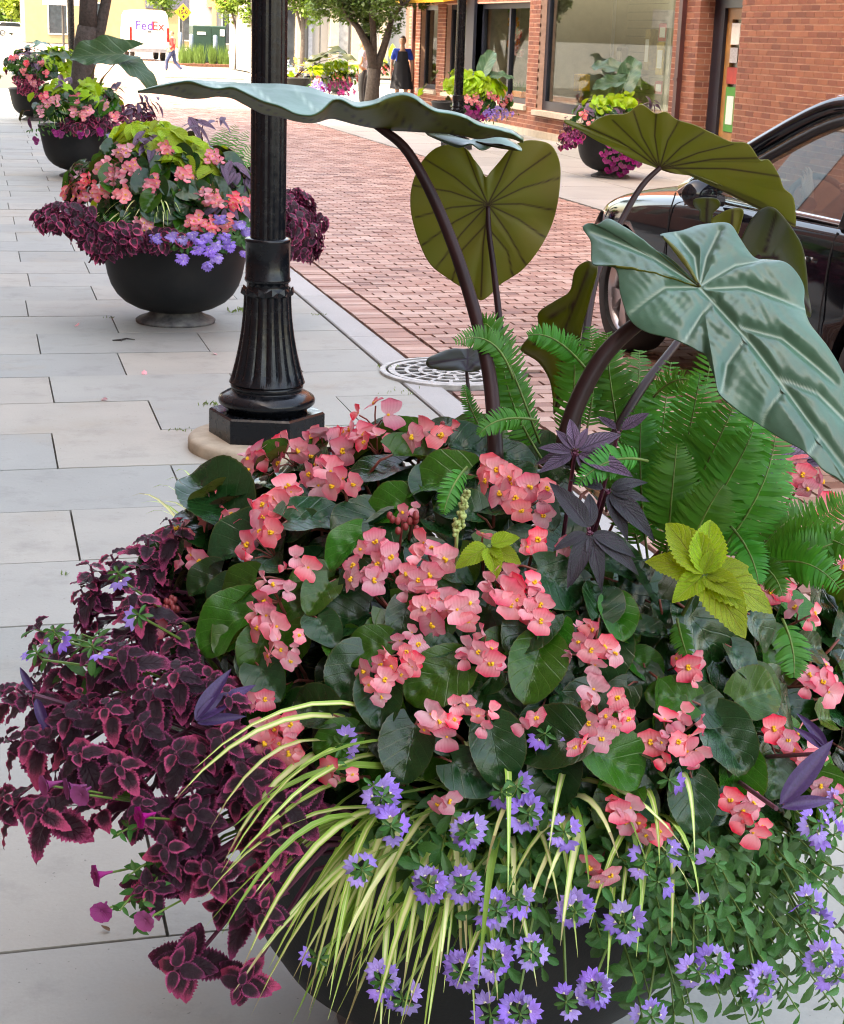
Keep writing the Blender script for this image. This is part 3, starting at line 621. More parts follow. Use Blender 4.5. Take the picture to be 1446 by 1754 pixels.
# forked trunk on the near pavement, its crown above the picture
b = at_y(140, 190, 27.5); b.z = 0
Z2 = lambda px, py: at_y(px, py, 27.5)-b
tree('street_tree', 'grey forked tree trunk behind the third planter on the left', b, [([(0, 0, 0), tuple(Z2(141, 140)), tuple(Z2(147, 70)), tuple(Z2(150, 45))], [.22, .19, .18, .16]), ([tuple(Z2(150, 60)), tuple(Z2(152, 0)), tuple(Z2(150, -120)), tuple(Z2(146, -220))], [.15, .145, .13, .1]), ([tuple(Z2(160, 90)), tuple(Z2(172, 50)), tuple(Z2(182, 0)), tuple(Z2(200, -150))], [.1, .09, .085, .06])],
     tuple(Z2(150, -380)), (2.2, 2.2, 1.6), 6000, .12, M_leafA, seed=5)
def small_tree(px, pyb, Y, h, r, label, seed, m=M_leafB, n=5200, leaf=.2, name='young_tree'):
    b = at_y(px, pyb, Y); b.z = 0
    tree(name, label, b, [([(0, 0, 0), (.05, 0, h*.3), (0, 0, h*.6)], [.1, .08, .05]), ([(0.03, 0, h*.35), (r*.3, 0, h*.65)], [.05, .03]), ([(0.03, 0, h*.35), (-r*.3, .1, h*.65)], [.05, .03])], (0, 0, h*.72), (r, r, h*.32), n, leaf, m, 'young trees at the far end of the street', seed=seed)
small_tree(405, 116, 74, 4.6, 1.25, 'slender young tree right of the green cabinet', 11); small_tree(436, 118, 70, 5.2, 1.2, 'young leafy tree just left of the lamp post shaft', 12)
small_tree(516, 140, 56, 4.6, 1.15, 'pale green tree just right of the lamp post shaft', 13); small_tree(20, 55, 215, 11, 5, 'leftmost sunlit tree beyond the far car park', 14, leaf=.6); small_tree(95, 55, 218, 8.5, 4.2, 'sunlit tree behind the distant left lamp post', 15, leaf=.6)
small_tree(128, 55, 222, 9, 4, 'sunlit tree beyond the parked cars, beside the forked trunk', 16, leaf=.6); small_tree(195, 60, 190, 9, 2.6, 'tall narrow tree left of the white van', 17, leaf=.5); small_tree(282, 90, 120, 6.5, 1.5, 'tree seen over the right edge of the white van', 18, leaf=.3)
small_tree(60, 57, 212, 5, 4.5, 'low yellow green tree between the far white cars', 19, leaf=.6, m=mat('lime_leaf', (.22, .3, .04), .5, var=.3, trans=.4))
hedge = thing('hedge', 'sunlit yellow green hedge along the far car park', 'hedge', (at_y(60, 50, 240).x, 240, 0)); mb = MB(); rn = random.Random(3)
for k in range(6000):
    p_ = Vector((at_y(90, 50, 240).x+rn.uniform(-22, 22), 240+rn.uniform(0, 3), rn.random()**.7*5.5*(1+.3*math.sin(k*.7)))); a = Vector((rn.uniform(-1, 1), rn.uniform(-1, 1), rn.uniform(-1, 1))).normalized()*.5; c_ = a.orthogonal().normalized()*.3; mb.add([p_-a, p_+c_, p_+a, p_-c_], [(0, 1, 2, 3)])
mb.build('foliage', M_leafB, hedge)
# ---- vehicles
M_tyre = mat('tyre_rubber', (.012, .012, .012), .8, var=.2); M_alloy = mat('alloy', (.55, .55, .56), .3, .9, var=.1); M_cwhite = mat('white_car_paint', (.58, .58, .58), .25, var=.02, coat=.5)
M_taill = mat('red_lamp_plastic', (.4, .01, .01), .2); M_bump = mat('black_plastic', (.02, .02, .022), .5); M_cglass = mat('car_dark_glass', (.015, .02, .025), .05)
def wheel(parent, c, r, wd, axis=Vector((1, 0, 0)), spokes=5, side=-1):
    """axis along x: tyre, rim and spokes, outer face on 'side'"""
    M = Matrix.Translation(c) @ Matrix.Rotation(math.pi/2, 4, 'Y') if abs(axis.x) > .5 else Matrix.Translation(c) @ Matrix.Rotation(math.pi/2, 4, 'X')
    def tr(mb): mb.v = [M @ v for v in mb.v]; return mb
    h = wd/2; t = tr(MB().lathe([(r*.66, -h), (r*.9, -h), (r*.98, -h*.75), (r, -h*.3), (r, h*.3), (r*.98, h*.75), (r*.9, h), (r*.66, h), (r*.66, -h)], 40, cap=False)).build('wheel', M_tyre, parent, True)
    tr(MB().lathe([(r*.67, -h*.8), (r*.62, -h*.7), (r*.6, 0), (r*.62, h*.7), (r*.67, h*.8)], 40, cap=False)).build('rim', M_alloy, t, True)
    tr(MB().lathe([(r*.6, -.03), (r*.6, .03)], 24)).build('brake_disc', mat('brake_dark', (.05, .05, .05), .4, .6), t)
    mb = MB(); zs = side*h*.72
    for k in range(spokes):
        a = 2*math.pi*k/spokes
        for da in (-.13, .13):
            A = Matrix.Rotation(a+da*.4, 4, 'Z'); mb.add([A @ Vector(q) for q in ((.03, -.018, zs*1.02), (.03, .018, zs*1.02), (r*.63, .03+da*.2, zs*.9), (r*.63, -.03+da*.2, zs*.9), (.03, -.018, zs*.6), (.03, .018, zs*.6), (r*.63, .03+da*.2, zs*.6), (r*.63, -.03+da*.2, zs*.6))], [(0, 1, 2, 3), (4, 7, 6, 5), (0, 4, 5, 1), (1, 5, 6, 2), (2, 6, 7, 3), (3, 7, 4, 0)])
    mb.lathe([(.045, zs*.6), (.045, zs*1.05)], 14); tr(mb).build('spoke_wheel', M_alloy, t); return t
# delivery van seen from behind
v0 = at_y(226, 104, 86); v1 = at_y(287, 104, 86); vx = (v0.x+v1.x)/2; hw = .98; vy = 86.0; vh = at_y(260, 17, 86).z
van = thing('delivery_van', 'white high roof delivery van seen from behind at the end of the street', 'van', (vx, vy+2.8, 0))
sec = [(-hw*.97, .42), (-hw, .8), (-hw, 1.5), (-hw*.93, vh-.25), (-hw*.82, vh-.05), (-hw*.6, vh), (hw*.6, vh), (hw*.82, vh-.05), (hw*.93, vh-.25), (hw, 1.5), (hw, .8), (hw*.97, .42)]
mb = MB(); mb.extrude(sec, -(vy+5.4), -vy, Matrix(((1, 0, 0, vx), (0, 0, -1, 0), (0, 1, 0, 0), (0, 0, 0, 1)))); mb.build('body', M_cwhite, van)
for sg in (-1, 1):
    d_ = MB().bevbox((vx+min(sg*.012, sg*.84), -.72, 0), (vx+max(sg*.012, sg*.84), 1.0, .03), .01)   # placed upright below
    x0, x1 = sorted((vx+sg*.012, vx+sg*.8)); dd = MB().box((x0, vy-.03, .62), (x1, vy-.002, vh-.2)).build('rear_door', M_cwhite, van)
    MB().box((x0+.12, vy-.04, 1.0), (x1-.1, vy-.0305, 1.07)).build('trim_strip', mat('grey_trim', (.25, .26, .28), .5), dd)
    x0, x1 = sorted((vx+sg*.87, vx+sg*.985)); MB().box((x0, vy-.05, .95), (x1, vy-.002, 1.62)).build('tail_light', M_taill, van)
    wheel(van, Vector((vx+sg*.78, vy+1.2, .36)), .36, .24); wheel(van, Vector((vx+sg*.78, vy+4.6, .36)), .36, .24)
MB().bevbox((vx-hw, vy-.14, .42), (vx+hw, vy-.003, .62), .03).build('rear_bumper', mat('grey_bumper', (.12, .13, .15), .5), van)
MB().box((vx-.26, vy-.045, .72), (vx+.26, vy-.031, .86)).build('number_plate', mat('plate_white', (.6, .6, .62), .5), van); MB().box((vx-.1, vy-.05, 1.38), (vx+.1, vy-.031, 1.44)).build('door_handle', M_bump, van)
q = at_y(244, 44, vy-.05); text('Fed', .62, FACE(at_y(247, 44, vy).x, vy-.036, q.z), mat('logo_purple', (.05, .02, .2), .5), van, .006); text('Ex', .62, FACE(at_y(271, 46, vy).x, vy-.036, q.z-.01), mat('logo_red', (.6, .02, .02), .5), van, .006)
def far_car(label, x, y, flip, group='white cars in the far car park'):
    t = thing('parked_car', label, 'car', (x, y, 0), group); f = -1 if flip else 1
    P = lambda u, z: (x+f*u, z)
    body = [P(-2.3, .35), P(-2.3, .8), P(-2.1, 1.0), P(-1.2, 1.05), P(-.5, 1.55), P(1.6, 1.6), P(2.15, 1.1), P(2.25, .4)]
    Mx = Matrix(((1, 0, 0, 0), (0, 0, 1, 0), (0, 1, 0, 0), (0, 0, 0, 1)))
    MB().extrude(body, y-.85, y+.85, Mx).build('body', M_cwhite, t); MB().extrude([P(-.95, 1.07), P(-.4, 1.48), P(1.5, 1.53), P(1.9, 1.1)], y-.87, y-.852, Mx).build('side_window', M_cglass, t)
    for u in (-1.45, 1.45): wheel(t, Vector((x+f*u, y-.78, .34)), .34, .2, Vector((0, 1, 0)), side=1)
q = at_y(26, 57, 205); far_car('white car parked side on at the far left edge', q.x, 205, True); q = at_y(122, 66, 165); far_car('white car between the distant lamp post and the forked trunk', q.x, 165, False)
# ================================================================== THE BLACK CAR
s = N('black_car_paint'); s.base((.006, .007, .010)); s.rough(.05, 0, .5); s.p.inputs['Coat Weight'].default_value = 0; s.p.inputs['Coat Roughness'].default_value = .02
s.l(s.mix(.3, (.006, .007, .01), (.008, .008, .012)), s.p.inputs['Base Color']); M_car = s.m
M_chrome = mat('chrome_trim', (.8, .8, .82), .12, 1, var=.03)
CX, CXW = 3.47, 1.84          # left side plane and width
car = thing('black_car', 'glossy black sedan driving past behind the big green leaf', 'car', (CX+CXW/2, 7.0, 0))
def sect(Y, hw, zs, k=0):
    """half cross sections (right half mirrored) : list of (offset from centre fraction, z)"""
    c = CX+CXW/2; L = [(c-hw*a, Y, z) for a, z in zs]; return L+[(c+hw*a, Y, z) for a, z in reversed(zs)]
F0 = 9.47                      # foremost point
st = []
def S(Y, hw, sill, low, mid, sh, top):  # top = hood or deck height at the centre line
    st.append(sect(Y, hw, [(.80, sill), (.97, sill+.03), (.995, low), (1.0, mid), (.985, sh-.06), (.955, sh), (.8, sh+(top-sh)*.55), (.4, top-.01), (.12, top)]))
H2 = CXW/2
S(F0, H2*.62, .34, .40, .48, .60, .66); S(F0-.06, H2*.80, .26, .38, .50, .68, .76); S(F0-.18, H2*.915, .22, .36, .52, .75, .84); S(F0-.36, H2*.968, .20, .36, .54, .81, .90); S(F0-.62, H2*.99, .2, .36, .56, .855, .945)
S(F0-.95, H2, .2, .36, .58, .89, .985); S(F0-1.4, H2, .2, .36, .60, .925, 1.02); S(F0-1.75, H2*.995, .2, .36, .62, .95, 1.04); S(F0-2.6, H2*.995, .2, .36, .62, .965, 1.0); S(F0-3.6, H2*.995, .2, .36, .62, .985, 1.02); S(F0-4.1, H2*.99, .22, .38, .62, .99, 1.05); S(F0-4.55, H2*.93, .26, .42, .62, .96, 1.03); S(F0-4.8, H2*.72, .34, .46, .62, .88, .95)
n = len(st[0]); vs = [v for L in st for v in L]; fs = []
for i in range(len(st)-1):
    for j in range(n): fs.append((i*n+j, i*n+(j+1) % n, (i+1)*n+(j+1) % n, (i+1)*n+j))
fs += [tuple(range(n))[::-1], tuple((len(st)-1)*n+j for j in range(n))]
hull = smooth_mod(mesh('body', vs, fs, M_car), 2)
# wheel arches cut out
hb = bpy.data.objects.new('tmp', hull); COL.objects.link(hb); cut = []
WY = (F0-.80, F0-3.62)
for Y in WY:
    for xx in (CX-.2, CX+CXW-.22):
        c_ = MB(); c_.lathe([(.385, 0), (.385, .42)], 40); c_.v = [Matrix.Translation((xx, Y, .335)) @ Matrix.Rotation(math.pi/2, 4, 'Y') @ v for v in c_.v]
        co = bpy.data.objects.new('cut', c_.me('cut', M_bump)); COL.objects.link(co); cut.append(co); m_ = hb.modifiers.new('b', 'BOOLEAN'); m_.object = co; m_.operation = 'DIFFERENCE'; m_.solver = 'EXACT'
dg = bpy.context.evaluated_depsgraph_get(); hull2 = bpy.data.meshes.new_from_object(hb.evaluated_get(dg)); bpy.data.objects.remove(hb)
for c_ in cut: bpy.data.objects.remove(c_)
body = ob('body', hull2, car)
for Y in WY:
    for sd_, xx in ((-1, CX+.115), (1, CX+CXW-.115)): wheel(car, Vector((xx, Y, .335)), .335, .225, side=sd_, spokes=5)
# greenhouse: pillars, roof and glass from side profile
zb = .965; prof = [(F0-1.45, zb), (F0-2.45, 1.40), (F0-2.9, 1.475), (F0-3.4, 1.48), (F0-3.9, 1.42), (F0-4.5, 1.02)]   # windscreen foot to rear
def gx(z, inset=0): return CX+.075+(z-zb)*.36+inset
def strip(pts, d, name, m, par=car, mirror=True, sm=True):
    """tube-like bar following the left (and right) greenhouse line"""
    for sd_ in ((-1, 1) if mirror else (-1,)):
        mb = MB(); mb.tube([((gx(z) if sd_ < 0 else 2*CX+CXW-gx(z)), Y, z) for Y, z in pts], d, 8); mb.build(name, m, par, sm)
def dense(pts, k=6):
    out = []
    for i in range(len(pts)-1):
        p0, p1, p2, p3 = (np.array(pts[max(0, min(len(pts)-1, i+d))]) for d in (-1, 0, 1, 2))
        for q in range(k):
            t = q/k; out.append(tuple(.5*((2*p1)+(-p0+p2)*t+(2*p0-5*p1+4*p2-p3)*t*t+(-p0+3*p1-3*p2+p3)*t**3)))
    return out+[tuple(pts[-1])]
dp = dense(prof)
strip(dp, .045, 'roof_rail', M_car); strip([(y, z+.038) for y, z in dp], .013, 'roof_trim', M_chrome)
strip([(y-.1, z-.06) for y, z in dense(prof[:4])]+[(F0-3.5, zb+.02)], .022, 'window_seal', M_bump)
strip([(F0-1.5, zb+.012), (F0-2.5, zb+.017), (F0-4.3, zb+.03)], .014, 'belt_trim', M_chrome)
strip([(F0-3.12, 1.46), (F0-3.18, zb)], .05, 'door_pillar', M_bump)
mb = MB(); vs = []; fs = []
for i, (Y, z) in enumerate(dp):
    for j in range(9):
        u = j/8; x0 = gx(z); x1 = 2*CX+CXW-gx(z); vs.append((x0+(x1-x0)*u, Y+.10*(1-(2*u-1)**2)*(1 if i < len(dp)*.4 else -.3), z+.035*(1-(2*u-1)**2)))
rows = len(dp); 
def band(a, b, name, m):
    f_ = [(i*9+j, i*9+j+1, (i+1)*9+j+1, (i+1)*9+j) for i in range(a, b) for j in range(8)]; ob(name, mesh(name, vs, f_, m, smooth=True), car)
s = N('car_glass'); gl = s.n('BsdfGlossy'); gl.inputs['Roughness'].default_value = .01; tr = s.n('BsdfTransparent'); tr.inputs[0].default_value = (.74, .80, .77, 1); fr = s.n('Fresnel'); fr.inputs[0].default_value = 1.5; mx = s.n('MixShader')
s.l(s.math('MULTIPLY', fr.outputs[0], .45), mx.inputs[0]); s.l(tr.outputs[0], mx.inputs[1]); s.l(gl.outputs[0], mx.inputs[2]); s.l(mx.outputs[0], s.out.inputs[0]); M_cg2 = s.m
band(0, 7, 'windscreen', M_cg2); band(7, 22, 'roof', M_car); band(22, rows-1, 'rear_window', M_cg2)
for sd_ in (-1, 1):
    pts = [(F0-1.62, zb+.01), (F0-2.45, 1.375), (F0-2.75, 1.43), (F0-3.1, 1.445), (F0-3.12, zb+.01)]; pts2 = [(F0-3.2, zb+.01), (F0-3.2, 1.44), (F0-3.45, 1.44), (F0-3.85, 1.38), (F0-4.3, zb+.04)]
    for P_ in (pts, pts2):
        v_ = [((gx(z, .012) if sd_ < 0 else 2*CX+CXW-gx(z, .012)), Y, z) for Y, z in P_]; ob('side_window', mesh('side_window', v_+[(x+.005*-sd_, y, z) for x, y, z in v_], [tuple(range(len(v_))), tuple(range(len(v_), 2*len(v_)))[::-1]], M_cg2), car)
# lamps, handles, mirror, door seams, grille, seats
for sd_ in (-1, 1):
    c_ = CX+CXW/2; x = lambda a: c_+sd_*a
    o = MB().add([(x(.60), F0+.0, .585), (x(.80), F0-.145, .60), (x(.865), F0-.30, .66), (x(.84), F0-.33, .745), (x(.72), F0-.15, .70), (x(.56), F0-.03, .64)], [tuple(range(6))]); o.v = [v+Vector((sd_*.02, .03, 0)) for v in o.v]
    me = o.me('headlight', mat('headlight_lens', (.75, .78, .8), .08, .3, var=.1, scale=40)); ob('headlight', me, car)
    MB().ball((x(.73), F0-.10, .655), .05, 12, sc=(1, .7, 1)).build('headlight_reflector', M_chrome, car, True)
    for Y in (F0-2.85, F0-3.65): MB().tube([(x(.905), Y+.1, .80), (x(.945), Y+.08, .805), (x(.945), Y-.1, .815), (x(.905), Y-.12, .815)], .014, 6).build('door_handle', M_chrome, car, True)
    mr = MB().ball((x(1.0), F0-1.98, 1.0), .1, 14, sc=(.95, .55, .72)).build('door_mirror', M_car, car, True); MB().tube([(x(.87), F0-1.98, .965), (x(.97), F0-1.98, .975)], .025, 8).build('mirror_arm', M_bump, mr)
    for Y in (F0-1.42, F0-3.15, F0-4.0): MB().tube([(x(.912), Y, .28), (x(.9225), Y, .45), (x(.9225), Y, .62), (x(.905), Y, .86), (x(.88), Y, .955)], .004, 5).build('door_seam', M_bump, car)
    MB().bevbox((x(.42)-.26, F0-3.05, .45), (x(.42)+.26, F0-2.45, .55), .04).build('seat', mat('dark_seat', (.03, .03, .032), .8), car); MB().bevbox((x(.42)-.24, F0-3.14, .5), (x(.42)+.24, F0-3.0, 1.12), .04).build('seat_back', mat('dark_seat', (.03, .03, .032), .8), car)
MB().box((CX+.5, F0-.03, .42), (CX+CXW-.5, F0+.012, .58)).build('grille', M_bump, car)
MB().bevbox((CX+.12, F0-1.98, .7), (CX+CXW-.12, F0-1.5, .99), .06).build('dashboard', mat('dash_black', (.02, .02, .022), .7), car)
mb = MB(); tc = Vector((CX+.5, F0-2.12, .93)); mb.tube([tc+Vector((.18*math.cos(a), .06*math.sin(a), .17*math.sin(a))) for a in np.linspace(0, 2*math.pi, 25)], .016, 7); mb.tube([tc, tc+Vector((0, .2, -.08))], .03, 7); mb.box((tc.x-.16, tc.y-.012, tc.z-.02), (tc.x+.16, tc.y+.012, tc.z+.02)); mb.build('steering_wheel', M_bump, car, True)
# ================================================================== PEOPLE
def skin(name, verts, edges, radii, m, parent, root=0, lvl=2):
    me = bpy.data.meshes.new(name); me.from_pydata([tuple(v) for v in verts], edges, []); me.materials.append(m)
    o = bpy.data.objects.new('tmp', me); COL.objects.link(o); o.modifiers.new('sk', 'SKIN'); sb = o.modifiers.new('ss', 'SUBSURF'); sb.levels = sb.render_levels = lvl
    sv = me.skin_vertices[0].data
    for i, r in enumerate(radii): sv[i].radius = (r if isinstance(r, tuple) else (r, r)); sv[i].use_root = (i == root)
    dg = bpy.context.evaluated_depsgraph_get(); e = bpy.data.meshes.new_from_object(o.evaluated_get(dg)); bpy.data.objects.remove(o)
    e.polygons.foreach_set('use_smooth', [True]*len(e.polygons)); return ob(name, e, parent)
M_skin = mat('skin_light', (.52, .30, .21), .55, var=.08); M_skin2 = mat('skin_tan', (.42, .23, .15), .55, var=.08); M_hair = mat('dark_brown_hair', (.03, .018, .012), .45, var=.3, scale=60); M_hair2 = mat('light_brown_hair', (.14, .075, .035), .5, var=.3, scale=60)
def person(label, base, yaw, J, h, skinm, hairm, clothes, hair='bun', group='people out on the street'):
    """J: joints in metres for a 1.7 m figure, x right, y forward, z up; clothes(kind) builders"""
    k = h/1.7; Mx = Matrix.Translation(base) @ Matrix.Rotation(yaw, 4, 'Z') @ Matrix.Diagonal((k, k, k, 1)); T = lambda p_: Mx @ Vector(p_)
    t = thing('person', label, 'person', base, group); V = []; E_ = []; Rr = []
    def v(p_, r): V.append(T(p_)); Rr.append(tuple(q*k for q in r) if isinstance(r, tuple) else r*k); return len(V)-1
    def e(*ids):
        for a, b in zip(ids, ids[1:]): E_.append((a, b))
    pel = v(J['pelvis'], (.15, .11)); wst = v(J['waist'], (.13, .095)); ch = v(J['chest'], (.155, .11)); nb = v(J['neck'], .052); hd0 = v(J['jaw'], (.06, .07)); e(pel, wst, ch, nb, hd0)
    for s_ in ('l', 'r'):
        sh = v(J['sh_'+s_], .058); el = v(J['el_'+s_], .041); wr = v(J['wr_'+s_], .028); e(ch, sh, el, wr)
        d = (Vector(J['wr_'+s_])-Vector(J['el_'+s_])).normalized(); sd_ = Vector((0, 1, 0)) if abs(d.y) < .8 else Vector((0, 0, 1)); sd_ = (sd_-d*sd_.dot(d)).normalized(); wv = Vector(J['wr_'+s_]); pm = v(wv+d*.06, (.038, .02)); e(wr, pm)
        for q, ln in ((-.028, .065), (-.009, .08), (.011, .075), (.028, .055)):
            a = v(wv+d*.085+sd_*q, .009); b = v(wv+d*(.085+ln*.6)+sd_*q*1.1, .0085); c = v(wv+d*(.085+ln)+sd_*q+d.cross(sd_)*.015, .007); e(pm, a, b, c)
        a = v(wv+d*.035+sd_*.035, .011); b = v(wv+d*.08+sd_*.05, .009); e(pm, a, b)
        hp = v(J['hip_'+s_], .088); kn = v(J['kn_'+s_], .056); an = v(J['an_'+s_], .037); to = v(J['to_'+s_], .034); e(pel, hp, kn, an, to)
    skin('body', V, E_, Rr, skinm, t)
    # head: egg with brow, nose, chin, ears and mouth
    hc = Vector(J['head']); face = Vector(J.get('face', (0, 1, 0))).normalized(); up = Vector((0, 0, 1)); rt = face.cross(up).normalized()
    mb = MB(); n_, m_ = 24, 16; vs = []; fs = []
    for i in range(m_+1):
        a = -math.pi/2+math.pi*i/m_
        for j in range(n_):
            b = 2*math.pi*j/n_; fx, fy, fz = math.cos(a)*math.sin(b), math.cos(a)*math.cos(b), math.sin(a)
            w_ = .076*(1-.18*max(0, -fz)); dp_ = .094*(1-.1*max(0, -fz)*(1 if fy < 0 else .2)); q = Vector((fx*w_, fy*dp_, fz*.116))
            if fy > .8 and abs(fx) < .25 and -.35 < fz < .15: q.y += .022*(1-abs(fx)/.25)*(1-max(0, fz)/.15 if fz > 0 else 1-.4*abs(fz+.2))
            vs.append(hc+rt*q.x+face*q.y+up*q.z)
    for i in range(m_):
        for j in range(n_): fs.append((i*n_+j, i*n_+(j+1) % n_, (i+1)*n_+(j+1) % n_, (i+1)*n_+j))
    ob('head', mesh('head', [T(q) for q in vs], fs, skinm, smooth=True), t)
    mb = MB()
    for sx in (-1, 1):
        mb.ball(hc+rt*(.031*sx)+face*.084+up*.008, .0115, 8, 0, (1, 1, .6)); mb.ball(hc+rt*(.031*sx)+face*.092+up*.008, .006, 6, 1); mb.ball(hc+rt*(.078*sx)+up*(-.005), .026, 8, 2, (.4, .6, 1))
        mb.tube([hc+rt*(.016*sx)+face*.091+up*.031, hc+rt*(.045*sx)+face*.083+up*.03], .004, 5, 1)
    mb.ball(hc+face*.089-up*.052, .02, 8, 3, (1, .35, .35)); mb.v = [T(q) for q in mb.v]; mb.build('face_features', [mat('eye_white', (.7, .7, .7), .3), M_hair, skinm, mat('lips', (.45, .12, .11), .5)], t, True)
    mb = MB(); vs = []; fs = []
    for i in range(9):
        a = -.35+(math.pi/2+.35)*i/8
        for j in range(n_):
            b = 2*math.pi*j/n_; low = .9 if math.cos(b) > .35 else 0
            a2 = max(a, .62*low); q = Vector((math.cos(a2)*math.sin(b)*.083, math.cos(a2)*math.cos(b)*.101-.004, math.sin(a2)*.125)); vs.append(hc+rt*q.x+face*q.y+up*q.z)
    for i in range(8):
        for j in range(n_): fs.append((i*n_+j, i*n_+(j+1) % n_, (i+1)*n_+(j+1) % n_, (i+1)*n_+j))
    mb.add(vs, fs)
    if hair == 'bun': mb.ball(hc-face*.1+up*.03, .045, 10)
    if hair == 'long': mb.tube([hc-face*.03+up*.06, hc-face*.07-up*.06, hc-face*.085-up*.2, hc-face*.08-up*.33], [.07, .085, .08, .04], 12)
    mb.v = [T(q) for q in mb.v]; mb.build('hair', hairm, t, True)
    for c in clothes: c(t, T, k, J)
    return t
def shirt(m, sleeve=.75, hem=-.04):
    def f(t, T, k, J):
        Vv = [Vector(J['pelvis'])+Vector((0, 0, hem+.05)), J['waist'], J['chest'], Vector(J['neck'])-Vector((0, 0, .045))]; E_ = [(0, 1), (1, 2), (2, 3)]; Rr = [(.165, .125), (.145, .11), (.168, .125), (.072, .07)]
        for s_ in ('l', 'r'):
            sh, el, wr = Vector(J['sh_'+s_]), Vector(J['el_'+s_]), Vector(J['wr_'+s_]); i = len(Vv); Vv += [sh]; Rr += [.074]; E_ += [(2, i)]
            if sleeve <= 1: Vv += [sh.lerp(el, sleeve)]; Rr += [.062]; E_ += [(i, i+1)]
            else: Vv += [el, el.lerp(wr, .88)]; Rr += [.056, .045]; E_ += [(i, i+1), (i+1, i+2)]
        skin('shirt', [T(p_) for p_ in Vv], E_, [tuple(q*k for q in r) if isinstance(r, tuple) else r*k for r in Rr], m, t)
    return f
def trousers(m, length=.96, name='trousers'):
    def f(t, T, k, J):
        Vv = [Vector(J['pelvis'])+Vector((0, 0, .06)), J['pelvis']]; E_ = [(0, 1)]; Rr = [(.15, .115), (.165, .128)]
        for s_ in ('l', 'r'):
            hp, kn, an = (Vector(J[q+s_]) for q in ('hip_', 'kn_', 'an_')); i = len(Vv); Vv += [hp, kn, kn.lerp(an, length)]; Rr += [.1, .075, .066]; E_ += [(1, i), (i, i+1), (i+1, i+2)]
        skin(name, [T(p_) for p_ in Vv], E_, [tuple(q*k for q in r) if isinstance(r, tuple) else r*k for r in Rr], m, t, root=1)
    return f
def shoes(m):
    def f(t, T, k, J):
        for s_ in ('l', 'r'):
            an, to = Vector(J['an_'+s_]), Vector(J['to_'+s_]); d = (to-an); d.z = 0; d.normalize(); heel = an-d*.05; heel.z = an.z-.03
            skin('shoe', [T(q) for q in (heel, an+Vector((0, 0, -.025))+d*.03, to)], [(0, 1), (1, 2)], [.045*k, .052*k, (.046*k, .034*k)], m, t)
    return f
def skirt(m, z0, z1, r0, r1, name, dy=0, front=False, bib=None):
    def f(t, T, k, J):
        n_ = 40; vs = []; fs = []; c = Vector(J['pelvis'])
        for i in range(9):
            v_ = i/8; z = z0+(z1-z0)*v_; r = r0+(r1-r0)*v_
            for j in range(n_):
                a = 2*math.pi*j/n_; q = r*(1+.05*math.cos(a*9)*(1-v_)); vs.append(T((c.x+q*math.sin(a), c.y+q*.74*math.cos(a)+dy, z)))
        for i in range(8):
            for j in range(n_): fs.append((i*n_+j, i*n_+(j+1) % n_, (i+1)*n_+(j+1) % n_, (i+1)*n_+j))
        ob(name, mesh(name, vs, fs, m, smooth=True), t)
        if bib:
            w0, zt = bib; mb = MB(); ch = Vector(J['chest'])
            P_ = [(-w0*1.25, z1-.02), (w0*1.25, z1-.02), (w0, zt), (-w0, zt)]; y_ = lambda x, z: c.y+.152-abs(x)*.25-max(0, z-1.15)*.1
            rows = [[Vector((x*(1.25-(.25)*v_), y_(x, z1-.02+(zt-z1+.02)*v_), z1-.02+(zt-z1+.02)*v_)) for x in np.linspace(-w0, w0, 9)] for v_ in np.linspace(0, 1, 8)]
            vv = [T(p_) for r_ in rows for p_ in r_]; ff = [(i*9+j, i*9+j+1, (i+1)*9+j+1, (i+1)*9+j) for i in range(7) for j in range(8)]; ob('apron_bib', mesh('apron_bib', vv, ff, m, smooth=True), t)
    return f
stand = dict(pelvis=(0, 0, .93), waist=(0, .01, 1.1), chest=(0, .0, 1.28), neck=(0, -.01, 1.45), jaw=(0, .015, 1.52), head=(0, .02, 1.585), sh_l=(-.17, -.01, 1.37), sh_r=(.17, -.01, 1.37), el_l=(-.23, -.02, 1.09), el_r=(.235, -.03, 1.09), wr_l=(-.235, .05, .86), wr_r=(.25, .03, .85), hip_l=(-.09, 0, .86), hip_r=(.09, 0, .86), kn_l=(-.1, .02, .48), kn_r=(.1, .01, .48), an_l=(-.1, -.02, .085), an_r=(.11, -.02, .085), to_l=(-.12, .12, .035), to_r=(.13, .12, .035))
M_blue = mat('royal_blue_cotton', (.01, .06, .45), .8, var=.15); M_apron = mat('black_apron', (.012, .014, .02), .75, var=.3); M_shoe = mat('black_shoe', (.015, .015, .015), .5); M_jean = mat('blue_denim', (.01, .025, .075), .85, var=.25, scale=30); M_redc = mat('red_cotton', (.40, .012, .014), .8, var=.15)
wb = at_y(690, 63, 37.2); wh = wb.z+.02
person('woman in a royal blue top and black apron standing before the shop corner', Vector((wb.x, 37.2, 0)), R_(172), {**stand, 'face': (.25, 1, 0)}, wh*1.7/1.7, M_skin, M_hair, [shirt(M_blue, .8), skirt(M_apron, .52, 1.14, .27, .165, 'apron_skirt', bib=(.11, 1.36)), shoes(M_shoe)])
walk = {**stand, 'pelvis': (0, 0, .92), 'kn_l': (-.09, .22, .5), 'an_l': (-.1, .24, .09), 'to_l': (-.11, .40, .04), 'kn_r': (.09, -.06, .47), 'an_r': (.1, -.38, .16), 'to_r': (.11, -.28, .05), 'el_l': (-.23, -.12, 1.1), 'wr_l': (-.2, .06, .95), 'el_r': (.23, .06, 1.1), 'wr_r': (.2, .27, 1.02), 'face': (0.1, 1, 0)}
mbp = ground(296, 126); mh = at_y(293, 53, mbp.y).z
